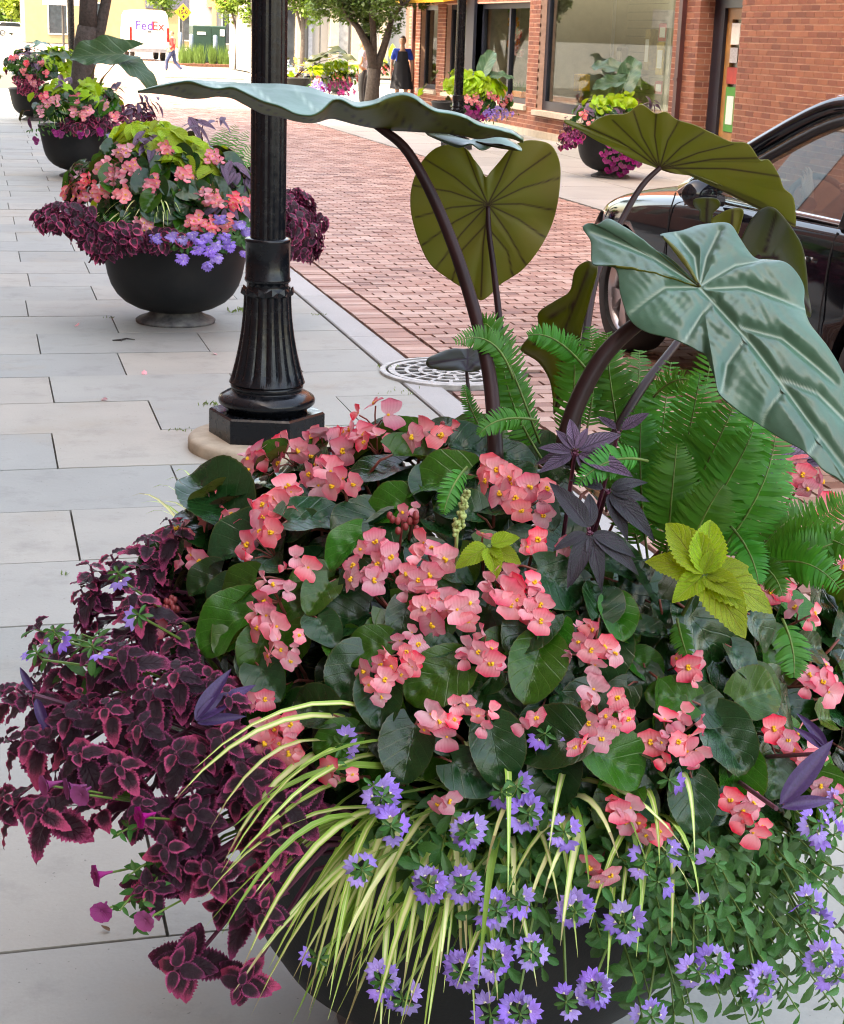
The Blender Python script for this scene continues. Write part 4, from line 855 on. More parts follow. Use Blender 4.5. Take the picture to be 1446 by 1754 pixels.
person('man in a red shirt and blue jeans walking across the far road', Vector((mbp.x, mbp.y, 0)), R_(62), walk, mh, M_skin2, M_hair2, [shirt(M_redc, 1.5, -.1), trousers(M_jean), shoes(M_paper)], hair='short')
hb_ = at_y(630, 88, 38.6); M_pat = mat('patterned_blouse', (.45, .46, .55), .8, var=.6, scale=35)
person('person in a pale patterned top and black trousers half hidden by the forked tree', Vector((hb_.x-.1, 38.6, 0)), R_(60), {**stand, 'wr_l': (-.05, .28, 1.08), 'wr_r': (.1, .26, 1.12)}, 1.58, M_skin2, M_hair2, [shirt(M_pat, .5, -.05), trousers(M_apron), shoes(M_shoe)], hair='long')
seat = dict(pelvis=(0, 0, .62), waist=(0, -.02, .79), chest=(0, -.05, .97), neck=(0, -.04, 1.13), jaw=(0, -.01, 1.19), head=(0, 0, 1.255), sh_l=(-.17, -.05, 1.06), sh_r=(.17, -.05, 1.06), el_l=(-.25, .14, .86), el_r=(.22, .14, .86), wr_l=(-.17, .36, 1.05), wr_r=(.13, .36, 1.0), hip_l=(-.1, .05, .6), hip_r=(.1, .05, .6), kn_l=(-.12, .45, .66), kn_r=(.12, .45, .66), an_l=(-.12, .72, .33), an_r=(.12, .72, .33), to_l=(-.12, .86, .28), to_r=(.12, .86, .28))
person('driver with long dark hair at the wheel of the black car', Vector((CX+.5, F0-2.66, 0)), 0, seat, 1.68, M_skin, M_hair, [shirt(mat('black_shirt', (.02, .02, .022), .8), 1.5, 0), trousers(M_apron)], hair='long', group=None)
# ---- café chairs
def cafe_chair(px, py, Y, m, label, yaw):
    q = at_y(px, py, Y); t = thing('cafe_chair', label, 'chair', (q.x, Y, 0), 'metal chairs outside the white shop'); M = Matrix.Translation((q.x, Y, 0)) @ Matrix.Rotation(R_(yaw), 4, 'Z')
    def bd(mb, n_): mb.v = [M @ v for v in mb.v]; mb.build(n_, m, t)
    bd(MB().bevbox((-.25, -.25, .43), (.25, .25, .47), .015), 'seat'); mb = MB()
    for z in (.6, .7, .8): mb.box((-.24, .235, z), (.24, .255, z+.06))
    mb.tube([(-.24, .25, .45), (-.25, .3, .9)], .015, 6); mb.tube([(.24, .25, .45), (.25, .3, .9)], .015, 6); bd(mb, 'backrest')
    for x in (-.23, .23):
        for y in (-.22, .23): bd(MB().tube([(x, y, .44), (x*1.1, y*1.15, 0)], .016, 6), 'leg')
        bd(MB().tube([(x*1.1, .25, .66), (x*1.15, 0, .68), (x*1.1, -.22, .64), (x, -.22, .44)], .014, 6), 'arm')
cafe_chair(504, 138, 51, mat('grey_blue_metal', (.16, .2, .25), .4, .3), 'grey metal cafe chair just right of the lamp post shaft', 100); cafe_chair(521, 133, 53, mat('yellow_metal', (.75, .42, .04), .45), 'yellow cafe chair beside the grey metal one', 75)
# ================================================================== PLANTS : materials
def leaf_mat(name, top, under, edge=None, edge_w=.9, vein=None, vein_n=6, vein_k=.55, vein_w=.12, rough=.35, trans=.15, tcol=None, var=.25, bump=.25, coat=0, mid=None, noise_edge=.0, patch=None, spec=.4):
    """two-sided leaf: uv.x across (0..1), uv.y along; veins run from the midrib to the margin"""
    s = N(name); uv = s.n('UVMap'); sx = s.n('SeparateXYZ'); s.l(uv.outputs[0], sx.inputs[0])
    au = s.math('ABSOLUTE', s.math('MULTIPLY_ADD', sx.outputs[0], 2, -1)); v = sx.outputs[1]
    rib = s.math('SUBTRACT', 1, s.math('DIVIDE', au, vein_w*.45), clamp=True)
    ph = s.math('FRACT', s.math('SUBTRACT', s.math('MULTIPLY', v, vein_n), s.math('MULTIPLY', s.math('POWER', au, .8), vein_k*vein_n*.45)))
    lat = s.math('SUBTRACT', 1, s.math('DIVIDE', s.math('ABSOLUTE', s.math('SUBTRACT', ph, .5)), vein_w), clamp=True)
    vm = s.math('MAXIMUM', rib, s.math('MULTIPLY', lat, .7))
    n1 = s.noise(30, 4)
    col = s.mix(s.ramp(n1, .3, .7), tuple(x*(1-var) for x in top), tuple(x*(1+var) for x in top))
    if patch: col = s.mix(s.math('MULTIPLY', s.ramp(s.noise(45, 5), .48, .62), patch[1]), col, patch[0])
    if vein: col = s.mix(s.math('MULTIPLY', vm, .75), col, vein)
    if edge:
        e = s.math('MAXIMUM', au, s.math('MULTIPLY_ADD', v, 1.0, 0))
        e = s.math('ADD', e, s.math('MULTIPLY', s.math('SUBTRACT', s.noise(70, 3), .5), noise_edge))
        m = s.n('MapRange'); m.inputs[1].default_value = edge_w; m.inputs[2].default_value = min(1.2, edge_w+(.22 if noise_edge else .1)); s.l(s.math('ADD', e, s.math('MULTIPLY_ADD', s.rnd(), .3 if noise_edge else 0.0, -.15 if noise_edge else 0.0)), m.inputs[0]); col = s.mix(m.outputs[0], col, edge)
    hs = s.n('HueSaturation'); s.l(s.math('MULTIPLY_ADD', s.rnd(), .6, .72), hs.inputs['Value']); s.l(s.math('MULTIPLY_ADD', s.rnd(), .035, .4825), hs.inputs['Hue']); s.l(col, hs.inputs['Color']); col = hs.outputs[0]
    bf = s.n('NewGeometry').outputs['Backfacing']
    col = s.mix(bf, col, under); s.base(col); s.rough(rough, 0, spec)
    if coat: s.p.inputs['Coat Weight'].default_value = coat; s.p.inputs['Coat Roughness'].default_value = .15
    hgt = s.math('SUBTRACT', s.math('MULTIPLY', s.noise(55, 2), .5), vm); s.bump(hgt, bump, .004)
    if trans: s.translucent(trans, tcol or col)
    return s.m
L_beg = leaf_mat('begonia_leaf', (.006, .040, .009), (.075, .055, .025), edge=(.10, .09, .03), edge_w=.95, vein=(.018, .06, .018), vein_n=5, vein_k=1.1, vein_w=.07, rough=.15, trans=.06, tcol=(.05, .12, .01), bump=.22, spec=.42)
L_begy = leaf_mat('begonia_young_leaf', (.02, .105, .008), (.09, .09, .025), edge=(.12, .08, .03), edge_w=.95, vein=(.07, .16, .03), vein_n=5, vein_k=1.1, vein_w=.07, rough=.2, trans=.15, tcol=(.1, .2, .01), bump=.22)
L_col = leaf_mat('dark_coleus_leaf', (.022, .008, .014), (.12, .015, .045), edge=(.50, .06, .19), edge_w=.72, vein=(.05, .008, .02), vein_n=6, vein_k=.8, vein_w=.1, rough=.42, trans=.12, tcol=(.3, .02, .08), bump=.7, noise_edge=.95)
L_lime = leaf_mat('lime_coleus_leaf', (.30, .44, .015), (.3, .42, .04), edge=(.5, .58, .04), edge_w=.93, vein=(.8, .78, .22), vein_n=8, vein_k=.9, vein_w=.12, rough=.5, trans=.35, tcol=(.5, .6, .02), bump=.8, patch=((.07, .24, .008), .85))
L_limeb = leaf_mat('lime_vine_leaf', (.26, .46, .012), (.28, .44, .04), vein=(.4, .56, .05), vein_n=6, rough=.45, trans=.35, tcol=(.35, .5, .02), bump=.4)
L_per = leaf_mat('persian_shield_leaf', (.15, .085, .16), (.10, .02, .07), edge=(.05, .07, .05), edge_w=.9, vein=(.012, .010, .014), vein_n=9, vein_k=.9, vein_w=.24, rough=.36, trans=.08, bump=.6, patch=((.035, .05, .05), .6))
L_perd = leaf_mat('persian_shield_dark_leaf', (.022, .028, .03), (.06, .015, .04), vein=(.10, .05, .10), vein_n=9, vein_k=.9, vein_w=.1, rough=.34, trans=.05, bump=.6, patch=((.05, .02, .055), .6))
L_pur = leaf_mat('purple_heart_leaf', (.045, .022, .085), (.09, .02, .09), rough=.45, trans=.1, vein_n=1, bump=.1)
L_sca = leaf_mat('fan_flower_leaf', (.032, .135, .024), (.07, .15, .05), vein=(.07, .17, .05), vein_n=4, rough=.42, trans=.2, tcol=(.1, .25, .03), bump=.2)
L_fern = leaf_mat('fern_pinna', (.02, .185, .010), (.05, .2, .02), vein=(.06, .24, .02), vein_n=1, rough=.45, trans=.25, tcol=(.1, .32, .03), bump=.1)
s = N('striped_grass'); uv = s.n('UVMap'); sx = s.n('SeparateXYZ'); s.l(uv.outputs[0], sx.inputs[0]); au = s.math('ABSOLUTE', s.math('MULTIPLY_ADD', sx.outputs[0], 2, -1))
c = s.mix(s.ramp(s.math('ADD', au, s.math('MULTIPLY', s.math('SUBTRACT', s.rnd(), .5), .9)), .15, .55), (.86, .84, .42), (.34, .54, .09)); c = s.mix(s.math('MULTIPLY', s.math('GREATER_THAN', s.rnd(), .8), .6), c, (.12, .28, .04)); c = s.mix(s.math('GREATER_THAN', s.math('SUBTRACT', sx.outputs[1], s.math('MULTIPLY', s.rnd(), .25)), .87), c, (.42, .36, .16)); s.base(c); s.rough(.4); s.translucent(.25, c); M_grass = s.m
M_stem_r = mat('reddish_stem', (.20, .05, .035), .5, var=.3, scale=30); M_stem_p = mat('purple_stem', (.10, .02, .045), .5, var=.3, scale=30); M_stem_g = mat('green_stem', (.10, .17, .03), .5, var=.3, scale=30)
def _nw(s, sx):
    w_ = s.math('SINE', s.math('MULTIPLY', sx.outputs[0], 46)); return s.math('MULTIPLY_ADD', w_, .5, s.noise(90, 3))
N.n_wave = _nw
def petal_mat(name, inner, outer, rough=.5, trans=.3, pos=.45, back=None):
    s = N(name); uv = s.n('UVMap'); sx = s.n('SeparateXYZ'); s.l(uv.outputs[0], sx.inputs[0])
    f = s.math('ADD', sx.outputs[1], s.math('MULTIPLY', s.math('SUBTRACT', s.rnd(), .5), .35)); c = s.mix(s.ramp(f, pos-.3, pos+.55), inner, outer)
    hs = s.n('HueSaturation'); s.l(s.math('MULTIPLY_ADD', s.rnd(), .42, .74), hs.inputs['Value']); s.l(s.math('MULTIPLY_ADD', s.math('FRACT', s.math('MULTIPLY', s.rnd(), 7.3)), .3, .82), hs.inputs['Saturation']); s.l(s.math('MULTIPLY_ADD', s.rnd(), .02, .49), hs.inputs['Hue']); s.l(c, hs.inputs['Color']); c = hs.outputs[0]
    s.base(c); s.rough(rough); s.bump(s.n_wave(sx), .25, .002); s.translucent(trans, c); return s.m
P_beg = petal_mat('coral_petal', (.96, .46, .50), (.94, .095, .185)); P_sca = petal_mat('violet_petal', (.46, .30, .82), (.30, .18, .72), trans=.25); P_mag = petal_mat('magenta_petal', (.32, .01, .16), (.45, .015, .25)); P_yel = mat('stamen_yellow', (.85, .48, .02), .6, var=.1); P_wht = mat('throat_cream', (.8, .75, .5), .6, var=.1)
# ================================================================== leaf and flower meshes
def leaf_me(name, m, L, W, prof, nu=6, nv=12, bend=.25, fold=.12, ruff=0, rf=3, serr=0, teeth=0, lobe=0, pet=0, pm=None, asym=0, puck=0, seed=0):
    rn = random.Random(seed); vs = []; uv = []; fs = []; ph = rn.uniform(0, 6)
    for i in range(nv+1):
        v = i/nv; hw = prof(v)*W/2; tw = rn.uniform(-.02, .02)
        for j in range(nu+1):
            u = 2*j/nu-1; a = abs(u); e = 1
            if serr and a > .99: e = 1+serr*(1 if (i % 2) else -1)*(1 if 0 < i < nv else 0)
            x = u*hw*e*(1+asym*u); y = v*L-lobe*L*(a**1.6)*(1-v)**5
            z = fold*a*hw*1.2-bend*L*v*v+ruff*W*math.sin(v*rf*6.28+ph+(1.5 if u > 0 else 0))*a*a+puck*W*math.sin(v*vpk)*math.cos(u*4)*(1-a)
            vs.append((x, y, z)); uv.append((j/nu, v))
    for i in range(nv):
        for j in range(nu): q = i*(nu+1)+j; fs.append((q, q+1, q+nu+2, q+nu+1))
    mi = [0]*len(fs)
    if pet:
        mb = MB(); mb.tube([(0, .004, 0), (0, -pet*.45, -pet*.25), (0, -pet*.75, -pet*.75)], [.0022*L/.1, .0026*L/.1, .003*L/.1], 5); o = len(vs); vs += [tuple(v) for v in mb.v]; uv += [(.5, .5)]*len(mb.v); fs += [tuple(k+o for k in f) for f in mb.f]; mi += [1]*len(mb.f)
    return mesh(name, vs, fs, [m, pm or m], uv=uv, smooth=True, mi=mi)
vpk = 22
ovate = lambda v: (math.sin(math.pi*min(1, v**.62))**.75 if 0 < v < 1 else 0)
cord = lambda v: max(0.0, (1-(2*max(v, .0)**.72-1)**2))**.55 if v < 1 else 0
cordb = lambda v: max(.12 if v < .05 else 0, cord(v*.97+.02)) if v < 1 else 0
lance = lambda v: (math.sin(math.pi*v**.72)**.9 if 0 < v < 1 else 0)
spat = lambda v: (.12+.88*math.sin(math.pi*min(1, v**1.5))**.8 if 0 < v < .999 else .02)
BEG = [leaf_me('leaf', m, 1, .96, cordb, 10, 22, bend=b, fold=f, ruff=.035, rf=1.6, serr=.012, lobe=.22, puck=.028, pet=.5, pm=M_stem_r, asym=a, seed=i) for i, (m, b, f, a) in enumerate(((L_beg, .22, .32, .12), (L_beg, .38, .2, -.12), (L_beg, .12, .5, .1), (L_begy, .18, .42, -.1), (L_begy, .05, .75, .05), (L_beg, .5, .05, .14)))]
COLE = [leaf_me('leaf', m, 1, .72, ovate, 6, 24, bend=b, fold=f, ruff=r*1.6, rf=3.2, serr=.10, lobe=.04, pet=.18, pm=M_stem_p, puck=.012, seed=20+i) for i, (m, b, f, r) in enumerate(((L_col, .3, .2, .03), (L_col, .5, .1, .04), (L_col, .1, .45, .03), (L_col, .7, .15, .05)))]
LIME = [leaf_me('leaf', L_lime, 1, .66, ovate, 8, 26, bend=b, fold=f, ruff=.03, rf=2.4, serr=.06, lobe=.06, pet=.15, pm=M_stem_g, puck=.012, seed=30+i) for i, (b, f) in enumerate(((.3, .25), (.15, .5), (.5, .15)))]
VINE = [leaf_me('leaf', L_limeb, 1, .95, cordb, 6, 10, bend=b, fold=f, ruff=.03, rf=1.5, lobe=.25, pet=.4, pm=M_stem_g, seed=35+i) for i, (b, f) in enumerate(((.3, .25), (.5, .1), (.15, .4)))]
PERS = [leaf_me('leaf', L_per, 1, .38, lance, 6, 16, bend=b, fold=f, ruff=.02, rf=2, serr=.015, pet=.06, pm=M_stem_p, puck=.012, seed=40+i) for i, (b, f) in enumerate(((.35, .3), (.6, .2), (.15, .4)))]
PURP = [leaf_me('leaf', L_pur, 1, .24, lance, 4, 10, bend=b, fold=.6, seed=45+i) for i, b in enumerate((.1, .35))]
SCAL = [leaf_me('leaf', L_sca, 1, .42, spat, 4, 10, bend=b, fold=f, serr=.06, seed=50+i) for i, (b, f) in enumerate(((.2, .25), (.45, .1), (.05, .45)))]
PETL = [leaf_me('leaf', L_sca, 1, .4, lance, 2, 5, bend=.2, fold=.2, seed=58)]
def petals(mb_spec, name, mats):
    """each petal: (angle, length, width, tilt up, cup)"""
    vs = []; fs = []; uv = []; mi = []
    for ang, L, W, tilt, cup in mb_spec:
        nu, nv = 6, 6; o = len(vs); A = Matrix.Rotation(ang, 3, 'Z')
        for i in range(nv+1):
            v = i/nv; hw = W/2*max(0.0, 1-abs((v-.58)/.60)**2.6)**.5 if i < nv else W*.13
            for j in range(nu+1):
                u = 2*j/nu-1; x = u*hw; y = L*(v-.09*abs(u)**2*(v > .8)); z = tilt*y-cup*L*v*v+.25*cup*abs(u)**2*W; vs.append(tuple(A @ Vector((x, y, z)))); uv.append((j/nu, v))
        for i in range(nv):
            for j in range(nu): q = o+i*(nu+1)+j; fs.append((q, q+1, q+nu+2, q+nu+1)); mi.append(0)
    return vs, fs, uv, mi
def blossom(spec, name, mats, core_r, core_k=1, extra=None):
    vs, fs, uv, mi = petals(spec, name, mats); mb = MB()
    for k in range(7): d = Vector((random.gauss(0, 1), random.gauss(0, 1), abs(random.gauss(0, 1)))).normalized()*core_r*.7; mb.ball(d+Vector((0, 0, core_r*.5)), core_r*.5, 6)
    if extra: extra(mb)
    o = len(vs); vs += [tuple(v) for v in mb.v]; uv += [(.5, .5)]*len(mb.v); fs += [tuple(k+o for k in f) for f in mb.f]; mi += [1]*len(mb.f)
    return mesh(name, vs, fs, mats, uv=uv, smooth=True, mi=mi)
PI = math.pi
BLOS = [blossom(((0, .62, 1.0, t, c), (PI, .6, .98, t, c), (PI/2, .5, .48, t*.6, c), (-PI/2, .5, .48, t*.6, c)), 'blossom', [P_beg, P_yel], .12) for t, c in ((.25, .15), (.55, .35), (.1, .25))]
BLOS.append(blossom(((0, .5, .62, 1.5, .9), (PI, .48, .6, 1.5, .9)), 'blossom', [P_beg, P_beg], .1))            # bud
BLOS.append(blossom(((.2, .66, .9, .4, .1), (PI+.3, .5, .8, .15, .4), (PI/2, .42, .4, .3, .2), (-PI/2+.2, .55, .42, .5, .1)), 'blossom', [P_beg, P_yel], .12))
BLOS.append(blossom(((0, .62, 1.0, .9, .5), (PI, .6, .98, .9, .5)), 'blossom', [P_beg, P_yel], .06))            # half open
SCAF = [blossom([(a, .66, .25, t, .35) for a in (-1.25, -.62, 0, .62, 1.25)], 'flower', [P_sca, P_wht], .07) for t in (.25, .5)]
def trump(mb): mb.lathe([(.05, -.8), (.09, -.45), (.2, -.1), (.3, .02)], 10, cap=False)
PETF = [blossom([(a*2*PI/5, .55, .72, t, .3) for a in range(5)], 'flower', [P_mag, P_mag], .06, extra=trump) for t in (.3, .6)]
# ================================================================== mounds
class Mound:
    def __init__(s, c, r): s.c = Vector(c); s.r = Vector(r)
    def hit(s, px, py, k=1.0):
        r = s.r*k; d = ray(px, py); o = CAM-s.c
        D = Vector((d.x/r.x, d.y/r.y, d.z/r.z)); O = Vector((o.x/r.x, o.y/r.y, o.z/r.z)); a = D.dot(D); b = D.dot(O); c = O.dot(O)-1; q = b*b-a*c
        t = (-b-math.sqrt(q))/a if q > 0 else -b/a
        p = CAM+d*t; n = Vector(((p.x-s.c.x)/r.x**2, (p.y-s.c.y)/r.y**2, (p.z-s.c.z)/r.z**2)).normalized(); return p, n
    def pt(s, th, ph, k=1.0):
        d = Vector((math.cos(ph)*math.cos(th), math.cos(ph)*math.sin(th), math.sin(ph))); p = s.c+Vector((d.x*s.r.x, d.y*s.r.y, d.z*s.r.z))*k
        return p, Vector((d.x/s.r.x, d.y/s.r.y, d.z/s.r.z)).normalized()
def jit(v, a): return (Vector(v)+Vector((U(-a, a), U(-a, a), U(-a, a)))).normalized()
def imgdir(deg): return CR*math.cos(R_(deg))+CU*math.sin(R_(deg))      # direction seen in the picture, 0 = right, 90 = up
UP = Vector((0, 0, 1))
def put_leaf(plant, meshes, p, along, n, L, centre=True, name='leaf', sx=1.0):
    along = Vector(along); n = Vector(n); a = (along-n*along.dot(n)); a = a.normalized() if a.length > 1e-3 else n.orthogonal().normalized()
    pos = p-a*L*.5 if centre else p
    return ob(name, random.choice(meshes) if isinstance(meshes, list) else meshes, plant, frame(pos, a, n, (L*sx, L, L)))
def inpoly(x, y, P):
    r = False; j = len(P)-1
    for i in range(len(P)):
        if (P[i][1] > y) != (P[j][1] > y) and x < (P[j][0]-P[i][0])*(y-P[i][1])/(P[j][1]-P[i][1])+P[i][0]: r = not r
        j = i
    return r
def scatter(P, n, mind):
    xs = [p[0] for p in P]; ys = [p[1] for p in P]; out = []; tries = 0
    while len(out) < n and tries < n*60:
        tries += 1; x, y = U(min(xs), max(xs)), U(min(ys), max(ys))
        if inpoly(x, y, P) and all((x-a)**2+(y-b)**2 > mind*mind for a, b in out): out.append((x, y))
    return out
def cluster(plant, p, n, r, k, size, root, meshes=None, stem=M_stem_r, name='flower_cluster', sub='blossom'):
    """flower head: branching stalks (the part) with a blossom on each (sub-parts)"""
    n = Vector(n).normalized(); a = n.orthogonal().normalized(); b = n.cross(a); mb = MB(); base = p-n*r*1.3; root = Vector(root)
    mb.tube([root, root.lerp(base, .5)+UP*.01, base], [.0035, .003, .0025], 5); P_ = []
    for i in range(k):
        t = 2.4*i+U(-.3, .3); rr = r*math.sqrt((i+.35)/k)*.95; q = p+(a*math.cos(t)+b*math.sin(t))*rr-n*rr*rr/(r*2.2)+n*U(-.1, .1)*r; mb.tube([base, base.lerp(q, .5)+n*.004, q-n*.004], .0014, 4); P_.append((q, t, rr))
    c = mb.build(name, stem, plant)
    for q, t, rr in P_:
        nn = jit(n+(a*math.cos(t)+b*math.sin(t))*rr/r*.7, .35); al = jit(-UP+nn.cross(UP)*.4, .6); s_ = size*random.choice((U(.85, 1.15), U(.85, 1.15), U(.85, 1.1), U(.55, .8)))
        ob(sub, random.choice(meshes or BLOS), c, frame(q, al if abs(al.dot(nn)) < .95 else nn.orthogonal(), nn, s_))
    return c
# ================================================================== NEAREST PLANTER
MD = Mound((P1.x+.02, P1.y, .46), (.64, .58, .60))       # dome of the begonias
SK = Mound((P1.x+.04, P1.y, .43), (.72, .58, .55))       # skirt of the trailing flowers
CO = Mound((P1.x-.2, P1.y-.04, .44), (.68, .54, .50))    # bulge of the dark coleus on the left
core = P1+Vector((0, 0, .6))
beg_names = [('left', 'dark leaved coral begonia at the left of the nearest planter, next to the coleus', P1+Vector((-.24, -.02, .53)), (440, 1000)), ('back', 'coral begonia at the back of the nearest planter, below the lamp post base', P1+Vector((-.12, .22, .53)), (620, 790)),
             ('centre', 'coral begonia in the middle of the nearest planter, below the purple shield leaves', P1+Vector((.0, -.05, .55)), (780, 980)), ('front', 'coral begonia at the front of the nearest planter, above the striped grass', P1+Vector((-.02, -.24, .53)), (760, 1210)),
             ('right', 'coral begonia with the largest round flower head, right of the nearest planter centre', P1+Vector((.2, -.16, .53)), (1090, 1180)), ('edge', 'coral begonia at the right edge of the nearest planter, under the lime leaves', P1+Vector((.3, .02, .53)), (1350, 1150))]
begs = {}
for k, lab, b, _ in beg_names: begs[k] = (thing('begonia_plant', lab, 'begonia', b, 'coral begonias in the nearest planter'), b)
def near_beg(x, y): k = min(beg_names, key=lambda q: (q[3][0]-x)**2+(q[3][1]-y)**2)[0]; return begs[k]
for t, b in begs.values():                      # each plant has its own stems
    mb = MB()
    for k in range(5): d = Vector((U(-.12, .12), U(-.12, .12), U(.2, .34))); mb.tube([b, b+d*.5+Vector((U(-.02, .02), 0, 0)), b+d], [.008, .006, .004], 6)
    mb.build('stem', M_stem_r, t, True)
clus = [(635, 697, 3, 42), (440, 778, 5, 40), (492, 765, 5, 42), (545, 752, 6, 45), (597, 742, 5, 42), (640, 750, 4, 38), (545, 802, 5, 40), (585, 825, 3, 30), (372, 858, 7, 48), (468, 858, 9, 58), (300, 915, 4, 38), (326, 955, 3, 28), (395, 888, 4, 36), (505, 962, 3, 34), (465, 1012, 4, 40), (455, 1062, 4, 38), (488, 1106, 6, 44), (636, 932, 3, 36), (618, 985, 4, 36), (662, 958, 2, 24), (738, 948, 5, 44), (712, 1000, 5, 44), (742, 1034, 6, 48), (788, 1038, 4, 36), (706, 872, 2, 24), (848, 812, 4, 38), (902, 842, 8, 60), (826, 922, 1, 14), (916, 928, 2, 22), (960, 938, 1, 16), (886, 1008, 9, 58), (855, 985, 3, 34), (908, 1040, 5, 44), (700, 1108, 6, 44), (640, 1165, 5, 46), (692, 1148, 3, 30), (826, 1112, 7, 46), (760, 1232, 6, 48), (822, 1216, 4, 38), (1016, 1106, 8, 58), (1016, 1064, 1, 16), (1184, 1136, 4, 38), (1040, 1216, 9, 60), (1165, 1264, 13, 66), (905, 1236, 2, 26), (986, 1272, 2, 22), (434, 1196, 2, 28), (482, 1266, 7, 46), (452, 1238, 2, 26), (585, 1326, 3, 34), (755, 1372, 2, 20), (1066, 1382, 4, 34), (1114, 1424, 3, 32), (1275, 1380, 3, 34), (1292, 1418, 3, 30), (1030, 1502, 3, 32), (1410, 1160, 7, 46), (1352, 1258, 3, 36), (1382, 1292, 3, 32), (1432, 1350, 4, 40), (1388, 812, 5, 40), (1422, 862, 3, 28), (1432, 952, 3, 28), (1338, 1012, 2, 26), (1384, 1052, 3, 30), (260, 1066, 5, 38), (770, 738, 2, 22), (720, 742, 2, 22)]
for x, y, k, r in clus:
    M_ = MD if y < 1340 else SK
    p, n = M_.hit(x, y, 1.055); t, b = near_beg(x, y); Z = proj(p)[2]; n2 = (n*.8-CF*.55+UP*.25).normalized()
    cluster(t, p, n2, r*.84/FPX*Z, k, 41/FPX*Z, b.lerp(p, .55))
lv = [(405, 940, 135, 200), (545, 882, 125, 10), (540, 848, 80, 15), (630, 803, 125, 205), (668, 762, 120, 180), (600, 760, 70, 150), (745, 822, 135, 175), (720, 780, 110, 10), (545, 1022, 85, 250), (385, 1075, 140, 215), (405, 1010, 100, 190), (560, 1078, 80, 300), (625, 1112, 95, 195), (760, 1106, 62, 20), (912, 1152, 125, 255), (905, 1082, 115, 230), (962, 1002, 115, 330), (740, 1166, 125, 215), (535, 1212, 95, 160), (652, 1206, 105, 270), (460, 1166, 90, 300), (1024, 1026, 95, 80), (1058, 1062, 85, 280), (1155, 1030, 110, 250), (1112, 990, 100, 100), (1215, 1092, 150, 310), (1147, 1192, 95, 170), (1216, 1210, 95, 350), (1300, 1190, 115, 20), (1250, 1276, 130, 300), (935, 1272, 135, 190), (1190, 1380, 110, 270), (1226, 1370, 64, 200), (968, 1210, 65, 110), (790, 984, 58, 0), (1310, 1080, 90, 320), (690, 1062, 90, 260), (1276, 1135, 80, 300), (850, 860, 110, 190), (780, 870, 90, 160), (1370, 1060, 90, 300), (1390, 1110, 80, 20), (290, 1010, 60, 190), (310, 1110, 70, 250), (440, 1120, 100, 250), (590, 940, 100, 240), (820, 770, 120, 10), (880, 780, 90, 340), (500, 900, 80, 180), (350, 1000, 80, 210), (600, 1160, 110, 240), (700, 1290, 120, 260), (850, 1290, 120, 280), (1060, 1310, 130, 330), (570, 1270, 90, 200), (1330, 1330, 90, 260), (610, 1000, 80, 200)]
for x, y, L, a in lv:
    p, n = MD.hit(x, y, 1.0); t, b = near_beg(x, y); Z = proj(p)[2]
    put_leaf(t, BEG[:4], p, imgdir(a), jit(n*.7-CF*.45+UP*.35, .25), L/FPX*Z*.86)
BZ = [(330, 860), (430, 800), (560, 760), (700, 740), (850, 760), (960, 800), (980, 950), (1080, 970), (1150, 1000), (1290, 1060), (1446, 1000), (1490, 1400), (1250, 1430), (1000, 1370), (800, 1330), (600, 1330), (480, 1250), (360, 1130), (270, 1080), (280, 950)]
for x, y in scatter(BZ, 190, 34):
    p, n = MD.hit(x, y, U(.9, .98)); t, b = near_beg(x, y); Z = proj(p)[2]; a = 270+(x-820)*.11+U(-70, 70)
    put_leaf(t, BEG, p, imgdir(a), jit(n*.8-CF*.2+UP*.3, .4), U(58, 105)/FPX*Z)
for x, y in scatter([(x, y) for x, y in BZ]+[(250, 1000)], 190, 28):                 # deeper layer
    p, n = MD.hit(x, y, U(.66, .86)); t, b = near_beg(x, y); put_leaf(t, BEG[:3], p, jit(n+UP*.2, .9), jit(n*.6-CF*.4+UP*.3, .5), U(.09, .14))
for k in range(70):                              # the side turned away
    th, ph = U(-.2, PI+.2), U(.0, 1.25); p, n = MD.pt(th, ph, U(.88, 1.0)); q = proj(p); t, b = begs['back'] if abs(th-PI/2) < .9 else (begs['edge'] if th < PI/2 else begs['left'])
    if q[1] < 690: continue
    put_leaf(t, BEG, p, jit(n-UP*.3, .5), jit(n+UP*.6, .4), U(.09, .13))
    if k % 6 == 0: cluster(t, p+n*.04, n, .04, 5, .036, b.lerp(p, .5))
# a few red bud sprays
for x, y in ((780, 732), (690, 890), (285, 1040)):
    p, n = MD.hit(x, y, 1.04); t, b = near_beg(x, y); mb = MB(); mb.tube([b.lerp(p, .6), p], .002, 5)
    for k in range(12): q = p+Vector((U(-.02, .02), U(-.02, .02), U(-.012, .012))); mb.ball(q, .005, 6, sc=(1, 1, 1.3))
    mb.build('bud_spray', mat('red_bud', (.28, .04, .04), .5), t, True)
